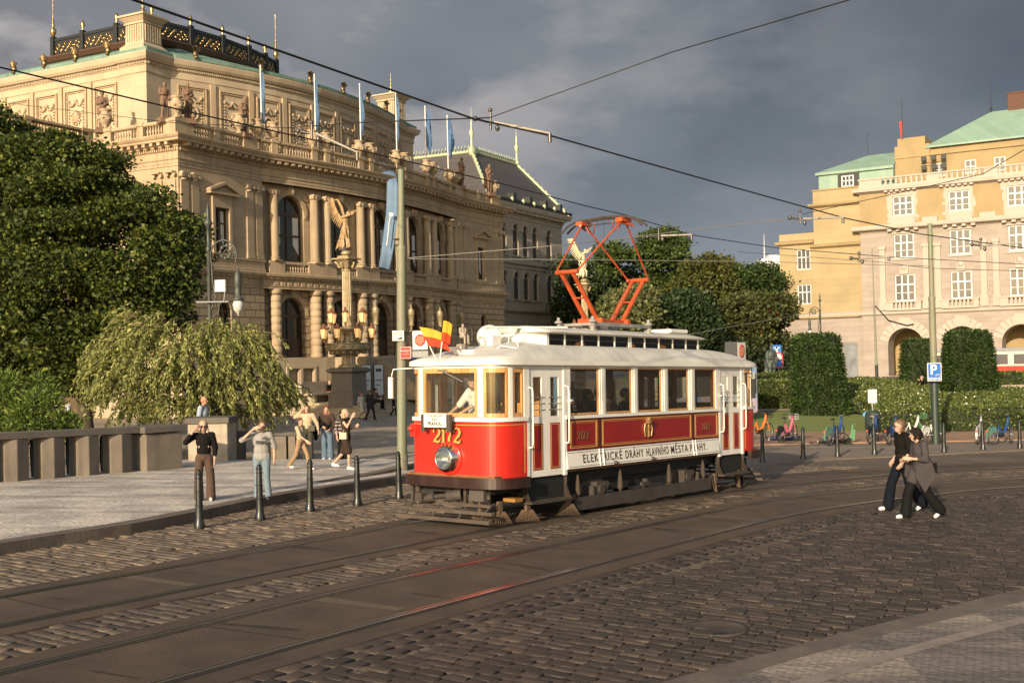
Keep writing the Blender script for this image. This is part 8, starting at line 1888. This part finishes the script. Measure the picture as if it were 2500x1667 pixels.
b=MB(); b.cbox(K['pelvis']+V3((-.17,-.03,.02)),(.09,.2,.17)); b.tube([K['pelvis']+V3((-.17,0,.1)),K['sR']+V3((-.1,-.1,0))],.008,5); b.build('shoulder_bag',mat('bag_cream',(.45,.35,.26),rough=.5),T)
b=MB(); b.cbox(K['wR']+V3((0,-.08,.04)),(.02,.07,.14)); b.build('phone',EYE,T)
def simple(label,px,yt,yb,Y,yaw,top,tm,legs,lm,hair,hm,J=None,sl=1.,zf=None,hf=None,**k):
    a=atY(px,yt,Y); c=atY(px,yb,Y); return person(label,c,yaw,(a.z-c.z)*.985,J,top,tm,legs,lm,hair,hm,DKS,sleeve=sl,det=0,hand=True,**k)
CRM=M_cl('cream_dress',(.62,.56,.42)); NVY=M_cl('dark_suit',(.03,.028,.03))
WALK=dict(aL=(-.09,-.25,.085),kL=(-.09,-.18,.50),aR=(.09,.33,.13),kR=(.09,.08,.50))
simple('woman in a cream dress walking on the lower hall steps',883,958,1024,65.5,.9,'dress',CRM,None,None,'bob',HR,WALK,.5)
simple('man in a black suit stepping down beside the woman in cream',905,951,1026,65.2,2.6,'coat',NVY,'straight',NVY,'short',HDB,WALK,1.)
SIT=dict(head=(0,-.04,1.14),neck=(0,-.01,1.0),chest=(0,.02,.83),belly=(0,.04,.64),pelvis=(0,.05,.51),sL=(-.17,.0,.96),sR=(.17,.0,.96),eL=(-.22,-.08,.70),eR=(.22,-.08,.70),wL=(-.10,-.30,.66),wR=(.10,-.30,.66),hL=(-.09,.02,.50),hR=(.09,.02,.50),kL=(-.12,-.42,.52),kR=(.12,-.42,.52),aL=(-.12,-.44,.10),aR=(.12,-.44,.10))
def sitter(label,loc,yaw,tm,lm,hair,hm,h=1.7,J=None,legs='straight',det=0,**k):
    q=dict(SIT); q.update(J or {}); return person(label,loc,yaw,h,q,'long',tm,legs,lm,hair,hm,DKS,sleeve=1.,det=det,**k)
sitter('person in a dark top and rust trousers sitting on the long stone bench',rw(12.0,-1.45,.25),AR-.2,BLACKC,M_cl('rust_trousers',(.33,.10,.03)),'short',HB)
sitter('dark-haired person sitting on the steps with a pale bag behind the man in the suit',atY(918,1000,68.5),1.2,M_cl('grey_brown',(.10,.08,.07)),BLACKC,'short',HD)
a=atY(2252,948,69.6); sitter('grey-haired man in a black shirt sitting on the garden wall with hands at his mouth',a-V3((0,0,.55)),-1.0,BLACKC,M_cl('pale_teal_shorts',(.25,.38,.34)),'short',HG,1.75,dict(wL=(-.06,-.30,1.02),wR=(.06,-.30,1.0)),legs='shorts')
simple('dark-haired person in a pale top glimpsed left between shrub and maple',138,981,1012+20,58,0,'long',M_cl('pale_pink',(.5,.42,.42)),'straight',NVY,'short',HD)
simple('person in a white shirt walking behind the shrub under the maple',168,978,1032,58,.9,'long',M_cl('white_shirt',(.6,.6,.6)),'straight',NVY,'short',HBR,WALK)
simple('walker in dark top and blue shorts seen through the weeping tree',326,978,1034,56,-1.2,'long',M_cl('charcoal',(.06,.06,.07)),'shorts',M_cl('blue_shorts',(.06,.12,.28)),'short',HD,WALK)
simple('dark-clothed figure on the stairs just left of the green pole',962,966,1016,62,1.4,'coat',BLACKC,'straight',BLACKC,'short',HD,WALK)
simple('person in a white top on the hall stairs seen above the tram bumper line',1003,912,972,72,1.4,'long',M_cl('white_shirt',(.6,.6,.6)),'straight',BLACKC,'long',HD,WALK) if 0 else None
# the two walkers on the right
PA=at_px(2216,1250); hA=hgt(0,1027,1250,PA.y)
STR=dict(head=(0,-.05,1.57),aL=(-.09,-.27,.09),kL=(-.09,-.19,.50),aR=(.09,.33,.14),kR=(.09,.08,.49),tR=(.09,.22,.03))
T,K=person('woman with straight brown hair and glasses in a black shirt, farther of the two walkers',PA+V3((.03,.30,0)),-1.40,hA*1.0,dict(STR,eL=(-.20,.06,1.12),wL=(-.17,-.10,.93),eR=(.22,.04,1.10),wR=(.17,-.10,.90)),'long',BLACKC,'wide',M_cl('dark_navy_jeans',(.006,.008,.014)),'bob',HDB,WHS,sleeve=.5,fat=1.08)
b=MB(); b.tube([K['head']+V3((e*.075,-.02-.06*(abs(e)<1),.012)) for e in (-1,-.7,-.3,.3,.7,1)],.004,4); 
for e in (-1,1): b.lathe([(.026,0),(.022,.003)],K['head']+V3((e*.035,-.115,.01)),10,axis=(0,-1,0))
b.build('glasses',EYE,T)
PB=at_px(2248,1264); hB=hgt(0,1042,1264,PB.y)
GRC=M_cl('grey_draped_top',(.06,.053,.055))
T,K=person('woman with dark curly hair and draped grey top looking at a phone',PB,-1.40,hB*.985,dict(STR,head=(0,-.07,1.56),eL=(-.22,.0,1.13),wL=(-.10,-.26,1.10),eR=(.22,.02,1.12),wR=(.14,-.24,1.14),aL=(-.09,-.26,.085),aR=(.09,.36,.16),tR=(.09,.25,.03)),'tunic',GRC,'wide',M_cl('black_trousers',(.008,.008,.009)),'curly',HD,WHS,sleeve=.75)
b=MB(); 
for x0 in (-.19,.19):
    b.add([(x0,-.16,1.0),(x0*1.02,.14,1.02),(x0*1.05,.20,.80),(x0*1.1,-.02,.48),(x0*1.03,-.20,.78)],[(0,1,2,3,4)])
o=b.build('draped_hem',GRC,T); sd=o.modifiers.new('t','SOLIDIFY'); sd.thickness=.012
b=MB(); b.tube([(.15,-.08,1.42),(.20,.0,1.25),(.20,.14,1.02)],.008,5); b.cbox((.17,.17,.92),(.06,.14,.18)); b.tube([(-.15,-.08,1.42),(-.2,.0,1.2),(-.2,.15,1.0)],.008,5); b.build('shoulder_bag',BLACKC,T)
b=MB(); b.cbox((.06,-.40,1.16),(.07,.14,.012)); b.build('phone',EYE,T)
# driver and passengers in the tram
def intram(label,x,y,z,rz,fn):
    T=fn(label); T=T[0]; T.matrix_world=TM@Matrix.Translation((x,y,z))@Matrix.Rotation(rz,4,'Z'); return T
intram('tram driver in a white short-sleeved shirt standing at the controls',.02,.22,.90,-.15,lambda l: person(l,(0,0,0),0,1.72,dict(head=(.05,-.12,1.55),neck=(.03,-.08,1.42),eL=(-.26,-.16,1.16),wL=(-.34,-.34,1.0),eR=(.22,-.2,1.18),wR=(.0,-.36,1.02)),'long',M_cl('driver_white_shirt',(.72,.70,.66)),'straight',NVY,'short',HG,DKS,sleeve=.5,fat=1.1))
cols=[(.25,.27,.32),(.05,.05,.06),(.10,.14,.2),(.3,.22,.2),(.06,.06,.08),(.2,.2,.22),(.12,.05,.05)]
labs=['passenger in a pale shirt in the first side window','dark-haired passenger leaning in the first side window','passenger with pony tail in profile in the second side window','passenger in a blue-grey top in the second side window','passenger with a pale face in the third side window','dark passenger on the far bench behind the fourth side window','dark passenger on the near bench behind the fourth side window']
for k,(x,y,rz,hm) in enumerate(((.74,1.9,-PI/2,HBR),(-.2,2.25,1.2,HD),(.5,3.0,PI/2+.3,HD),(.72,3.45,-PI/2,HBR),(.5,4.35,1.9,HG),(-.72,5.2,PI/2,HD),(.72,5.75,-PI/2,HD))):
    intram(labs[k],x,y,.86+.0,rz,lambda l: sitter(l,(0,0,0),0,M_cl('passenger_%s'%'abcdefg'[k],cols[k]),NVY,'long' if k in(1,2) else 'short',hm,1.95 if 0 else 1.78,J={kk:(v[0],v[1],v[2]+.12) for kk,v in SIT.items() if kk not in('aL','aR')}))
# statues on the roof --------------------------------------------------------------------
def statue(name,label,loc,yaw,h,J,top,m_,cat='statue',extra=None,vox=.035,plinth=.25):
    bb=person(label,(0,0,0),0,h,J,top,None,'straight',None,None,None,None,sleeve=1.,statue=1,hand=False,fat=1.15)
    T=thing(name,label,cat,loc,yaw,group=None); 
    if extra: extra(bb,h/1.7)
    o=bb.build('figure',m_,T); remesh(o,vox,1)
    b=MB(); b.box(-.3*h/1.7,.3*h/1.7,-.25*h/1.7,.25*h/1.7,-plinth,.05); b.build('base',m_,T); return T
def cloak(b,s):
    for x,y,z,r in ((-.12,.14,1.2,.13),(.12,.14,1.2,.13),(-.15,.16,.85,.14),(.15,.16,.85,.14),(-.16,.17,.5,.15),(.16,.17,.5,.15),(0,.17,.7,.16),(-.2,.0,1.0,.1),(.1,.18,.25,.14)): b.ell((x*s,y*s,z*s),(r*s,.10*s,.24*s),8,6)
def helmet(b,s): b.ell((0,0,1.68*s),(.12*s,.13*s,.10*s),8,6); b.cap((0,-.1*s,1.72*s),(0,.12*s,1.74*s),.04*s,.05*s,6)
POSE1=dict(eL=(-.25,-.02,1.15),wL=(-.10,-.2,1.12),eR=(.26,.0,1.14),wR=(.18,-.16,.95),kL=(-.12,-.08,.5),aL=(-.14,-.02,.085),kR=(.12,0,.49),aR=(.13,.04,.085))
POSE2=dict(eL=(-.24,.0,1.14),wL=(-.06,-.19,1.18),eR=(.24,.0,1.14),wR=(.08,-.2,1.10))
SP=[('helmeted stone statue with folded arms, leftmost on the hall roof',250,308,222,(.25,5.2,17.1),POSE2,helmet,.2),
('broad stone statue left of the corner vase on the hall roof',402,286,198,(-.05,.9,17.1),POSE1,None,.4),
('cloaked stone statue right of the corner vase on the hall roof',459,290,200,(1.7,.2,17.1),POSE2,cloak,-.4),
('cloaked stone statue alone before the fourth relief panel',597,316,238,(6.2,.2,17.1),POSE2,cloak,0),
('stone statue left of the two on the far hall pavilion',1127,440,382,(33.0,.3,17.1),POSE1,cloak,.5),
('stooping cloaked stone statue at the right end of the hall roof',1194,459,399,(36.8,.3,17.1),POSE2,cloak,-.2)]
for lab,px,yb,yt,lp,pose,ex,yw in SP:
    l=rw(*lp); d=ray(px,yb); # move along the parapet to the measured bearing
    if lab.startswith('helmeted') or lab.startswith('broad'): # on the side parapet
        best=min((abs((rw(.2,y,17.1).x/rw(.2,y,17.1).y)-ray(px,yb-30).x/ray(px,yb-30).y),y) for y in [k*.05 for k in range(-2,130)])[1]; l=rw(.2,best,17.1)
    else:
        best=min((abs((rw(x,.2,17.1).x/rw(x,.2,17.1).y)-ray(px,yb-30).x/ray(px,yb-30).y),x) for x in [k*.05 for k in range(0,790)])[1]; l=rw(best,.2,17.1)
    top=atY(px,yt,l.y); statue('roof_statue',lab,l,AR-PI/4+yw if 'left' in lab and 'corner' in lab or 'helmeted' in lab else AR+yw,max(1.8,(top.z-l.z)*.97),pose,'coat',M_std,extra=ex)
# winged figure on the candelabra columns
def angel(label,loc,yaw,h,m_):
    J=dict(head=(.06,-.10,1.57),neck=(.03,-.05,1.45),eR=(.30,-.20,1.62),wR=(.42,-.42,1.80),eL=(-.05,-.30,1.50),wL=(.05,-.50,1.72),kL=(-.08,.06,.5),aL=(-.10,.25,.16),kR=(.06,-.05,.50),aR=(.04,.0,.085))
    bb=person(label,(0,0,0),0,h,J,'coat',None,'wide',None,None,None,None,sleeve=.5,statue=1,hand=False,fat=1.1); s=h/1.7
    rs=random.Random(4)
    for k in range(16): a=rs.uniform(0,2*PI); z=rs.uniform(.15,1.1); r=.16+.05*(1.2-z); bb.cap((r*math.cos(a)*s,r*math.sin(a)*s+.04,z*s),((r+.04)*math.cos(a+.4)*s,(r+.06)*math.sin(a+.4)*s+.08*s,(z-.3)*s),.045*s,.03*s,6)
    for k in range(5): bb.cap((-.05*s,.15*s,(.6-.08*k)*s),(-.02*s,(.5+.04*k)*s,(.35-.10*k)*s),.05*s,.02*s,6)
    T=thing('winged_statue',label,'statue',loc,yaw); o=bb.build('figure',m_,T); remesh(o,.035,1)
    for sx,nm in ((-1,'wing'),(1,'wing')):
        b=MB()
        LE=[V3((.08*sx,.12,1.32)),V3((.20*sx,.30,1.62)),V3((.24*sx,.44,1.95)),V3((.16*sx,.62,2.30))]
        for a,c in zip(LE,LE[1:]): b.cap(a*s,c*s,.055*s,.045*s,7)
        for k in range(15):
            t=k/14*2.999; q=int(t); p=LE[q].lerp(LE[q+1],t-q); l=.62-.22*abs(t-1.3)/1.7; e=p+V3((.03*sx,.30+.10*t,-.62+.20*t))*l*1.35; b.cap(p*s,e*s,.055*s,.020*s,6)
        b.build(nm,m_,T)
    return T
cz=CN.location; angel('golden winged figure raising its arms on top of the lantern column',(cz.x,cz.y,cz.z+9.75),R(55),2.35,mat('warm_gilded_stone',(.42,.28,.14),rough=.6,metal=.15,var=.5,vscale=4,vcol=(.26,.17,.09)))
angel('pale winged figure on the distant column seen through the pantograph',(C2.location.x,C2.location.y,C2.location.z+9.75),R(75),2.5,mat('pale_gilded_stone',(.50,.43,.28),rough=.6))
st=atY(1885,935,71.5); statue('bronze_statue','green bronze statue of a standing coated man between the signs and hedges',st,.3,2.35,POSE1,'coat',mat('verdigris_bronze',(.075,.095,.085),rough=.6,metal=.3,var=.5,vscale=6,vcol=(.04,.05,.045)),extra=cloak,vox=.03,plinth=.6)
sb_=atY(1130,842,62); statue('seated_stone_figure','pale seated stone figure seen above the tram roof against the hall',sb_,.6,1.55,SIT,'coat',MATS['plaza_limestone'],vox=.03,plinth=1.6)
# bicycles -----------------------------------------------------------------------------
M_ty=mat('tyre_rubber',(.02,.02,.02),rough=.8); M_al=mat('rim_metal',(.35,.33,.31),rough=.4,metal=.7); M_sad=mat('saddle_black',(.015,.015,.016),rough=.5)
def bike(label,loc,yaw,m1,m2,basket=None,fender=None,fallen=0.,steer=.3,white=False):
    T=thing('bicycle',label,'bicycle',loc,yaw,group='bicycles parked behind the bollards'); T.rotation_euler=(fallen,0,yaw) if not fallen else (fallen,0,yaw)
    for x,st in ((0,0),(1.08,steer)):
        Mx=Matrix.Translation((x,0,.33))@Matrix.Rotation(st,4,'Z')
        b=MB(Mx); b.tube([(.31*math.cos(a*PI/12),0,.31*math.sin(a*PI/12)) for a in range(25)],.022,6); o=b.build('wheel',M_ty,T)
        b=MB(Mx); b.tube([(.28*math.cos(a*PI/12),0,.28*math.sin(a*PI/12)) for a in range(25)],.011,5); b.cyl((0,-.05,0),(0,.05,0),.045,n=10)
        for k in range(12): a=k*PI/6; b.cyl((0,0,0),(.28*math.cos(a),0,.28*math.sin(a)),.0025,n=3,caps=False)
        b.build('rim',M_al,o)
    b=MB(); b.tube([(.92,0,.98),(.88,0,.78),(.70,0,.48),(.48,0,.34)],[.04,.055,.055,.05],8); b.tube([(.48,0,.34),(.34,0,.72)],.038,8)
    for sy in (-1,1): b.tube([(0,sy*.06,.33),(.48,sy*.04,.33)],.015,6); b.tube([(0,sy*.06,.33),(.37,0,.66)],.014,6)
    b.build('frame',m1,T)
    b=MB(Matrix.Translation((.92,0,0))@Matrix.Rotation(steer,4,'Z')); 
    for sy in (-1,1): b.tube([(-.0,0,.74),(.03,sy*.06,.66),(.16,sy*.06,.33)],.018,6)
    b.cyl((-.0,0,.74),(-.06,0,1.02),.024,n=8); b.build('fork',m2 if white else m1,T)
    b=MB(Matrix.Translation((.87,0,1.0))@Matrix.Rotation(steer,4,'Z')); b.tube([(-.16,-.30,.05),(-.04,-.22,.06),(.04,0,.02),(-.04,.22,.06),(-.16,.30,.05)],.014,6); b.cyl((-.16,-.30,.05),(-.24,-.31,.04),.02,n=7); b.cyl((-.16,.30,.05),(-.24,.31,.04),.02,n=7); b.cbox((0,0,.06),(.1,.16,.05)); b.build('handlebar',M_sad,T)
    b=MB(); b.cyl((.34,0,.70),(.30,0,.92),.014,n=6); b.ell((.25,0,.955),(.15,.075,.035),10,6); b.ell((.36,0,.95),(.10,.03,.025),8,5); b.build('saddle',M_sad,T)
    b=MB(); b.cyl((.48,-.07,.33),(.48,.07,.33),.085,n=12); b.cyl((.48,-.10,.33),(.60,-.11,.25),.01,n=5); b.cbox((.62,-.13,.24),(.09,.06,.02)); b.cyl((.48,.10,.33),(.36,.11,.41),.01,n=5); b.cbox((.34,.13,.42),(.09,.06,.02)); b.tube([(.3,.06,.3),(.22,.16,.03)],.012,5); b.build('crank_and_stand',M_sad,T)
    if fender:
        b=MB(); P=[(-.365*math.cos(a),z,.33+.365*math.sin(a)) for a in [(-.35+k*.27) for k in range(9)] for z in (-.035,.035)]
        b.add(P,[(2*i,2*i+1,2*i+3,2*i+2) for i in range(8)],True)
        for sy in (-.04,.04): b.add([(-.34*math.cos(a),sy,.33+.34*math.sin(a)) for a in (.0,.5,1.0,1.5,2.0)]+[(.22,sy,.42),(.0,sy,.45),(-.20,sy,.33)],[tuple(range(8))])
        b.build('rear_skirt',fender,T); b=MB(); b.cbox((-.36,0,.52),(.03,.05,.06)); b.build('rear_lamp',mat('rear_lamp_red',(.7,.05,.02),rough=.3,emit=((1,.1,.05),.25)),T)
    if basket:
        b=MB(Matrix.Translation((.92,0,.86))@Matrix.Rotation(steer,4,'Z'))
        for z in (0,.1,.2): b.tube([(.06,-.16,z),(.30,-.16,z),(.30,.16,z),(.06,.16,z),(.06,-.16,z)],.006,4)
        for x,y in [(.06+.048*k,s_*.16) for k in range(6) for s_ in (-1,1)]+[(xx,-.16+.053*k) for k in range(7) for xx in (.06,.30)]: b.cyl((x,y,0),(x,y,.2),.005,n=4)
        b.box(.06,.30,-.16,.16,-.005,.0); b.build('basket',basket,T)
    return T
B_or=mat('bike_orange',(.62,.13,.02),rough=.4); B_pk=mat('bike_pink',(.48,.10,.17),rough=.4); B_bl=mat('bike_blue',(.012,.045,.16),rough=.4); B_gn=mat('bike_green',(.08,.22,.10),rough=.45); B_gy=mat('bike_grey',(.36,.37,.36),rough=.4,metal=.3); B_wh=mat('bike_white',(.55,.55,.50),rough=.45); B_sk=mat('skirt_blue_green',(.035,.15,.21),rough=.4,var=1.,vscale=2.5,vcol=(.16,.22,.06)); B_bk=M_sad
BK_=[('orange bicycle with a black basket beside the tram rear',1832,1076,.62,B_or,B_or,B_bk,None,0,.2),
('pink bicycle with a white basket',1908,1083,.85,B_pk,B_pk,B_wh,B_bk,0,.2),
('blue bicycle with a blue and green skirt over its rear wheel, fallen bicycle beside it',2026,1088,.80,B_bl,B_bl,None,B_sk,0,.5),
('blue bicycle with a light blue bag on the back beside the litter bin',2124,1084,1.0,B_bl,B_bl,None,B_bk,0,.3),
('blue bicycle left of the walkers, second of the dark-skirted pair',2170,1085,.95,B_bl,B_bl,None,B_bk,0,.3),
('green and white bicycle half hidden behind the two walkers',2205,1078,.55,B_wh,B_gn,B_gn,None,0,-.4),
('white bicycle with a green forked handlebar at the foot of the right green pole',2262,1084,.72,B_wh,B_gn,None,B_wh,0,.6),
('grey bicycle with a grey rear skirt behind the sixth bollard',2388,1085,1.05,B_gy,B_gy,None,B_gy,0,.3),
('blue bicycle with a blue and green skirt near the right edge',2425,1085,.55,B_bl,B_bl,None,B_sk,0,.4)]
for lab,px,py,yw,m1,m2,bs,fd,fa,stv in BK_: bike(lab,gnd(px,py,.01),yw,m1,m2,bs,fd,fa,stv,white=('green' in lab))
bike('black bicycle lying on its side behind the blue and green one',gnd(1985,1080,.05),.3,B_bk,B_bk,None,None,1.45,.2)
bike('blue bicycle lying on the ground behind the pink bicycle',gnd(1868,1074,.05),.25,B_bl,B_bl,None,None,1.45,.2)
b=MB(); p=gnd(2112,1050,.0); b.ell((0,0,0),(.22,.2,.17),10,8); o=b.build('rear_bag',mat('bag_light_blue',(.10,.30,.42),rough=.8,bump=.5,bscale=8),None,label='crumpled light blue bag on the back of a blue bicycle',cat='bag'); o.location=p+V3((.05,-.2,.72))
b=MB(); b.tube([(0,0,0),(.1,0,.35),(.18,.0,.72)],.03,8); b.tube([(.18,-.2,.72),(.18,.2,.72)],.015,6); b.box(-.2,.02,-.08,.08,.02,.08); b.add([(.05,-.03,.1),(.22,-.03,.12),(.26,-.03,.5),(.12,-.03,.55)],[(0,1,2,3)]); o=b.build('scooter',B_gn,None,label='bright green leaning scooter right of the blue and green bicycle',cat='scooter'); o.location=gnd(2072,1082,.02)
# pigeon-dark bird on the cornice
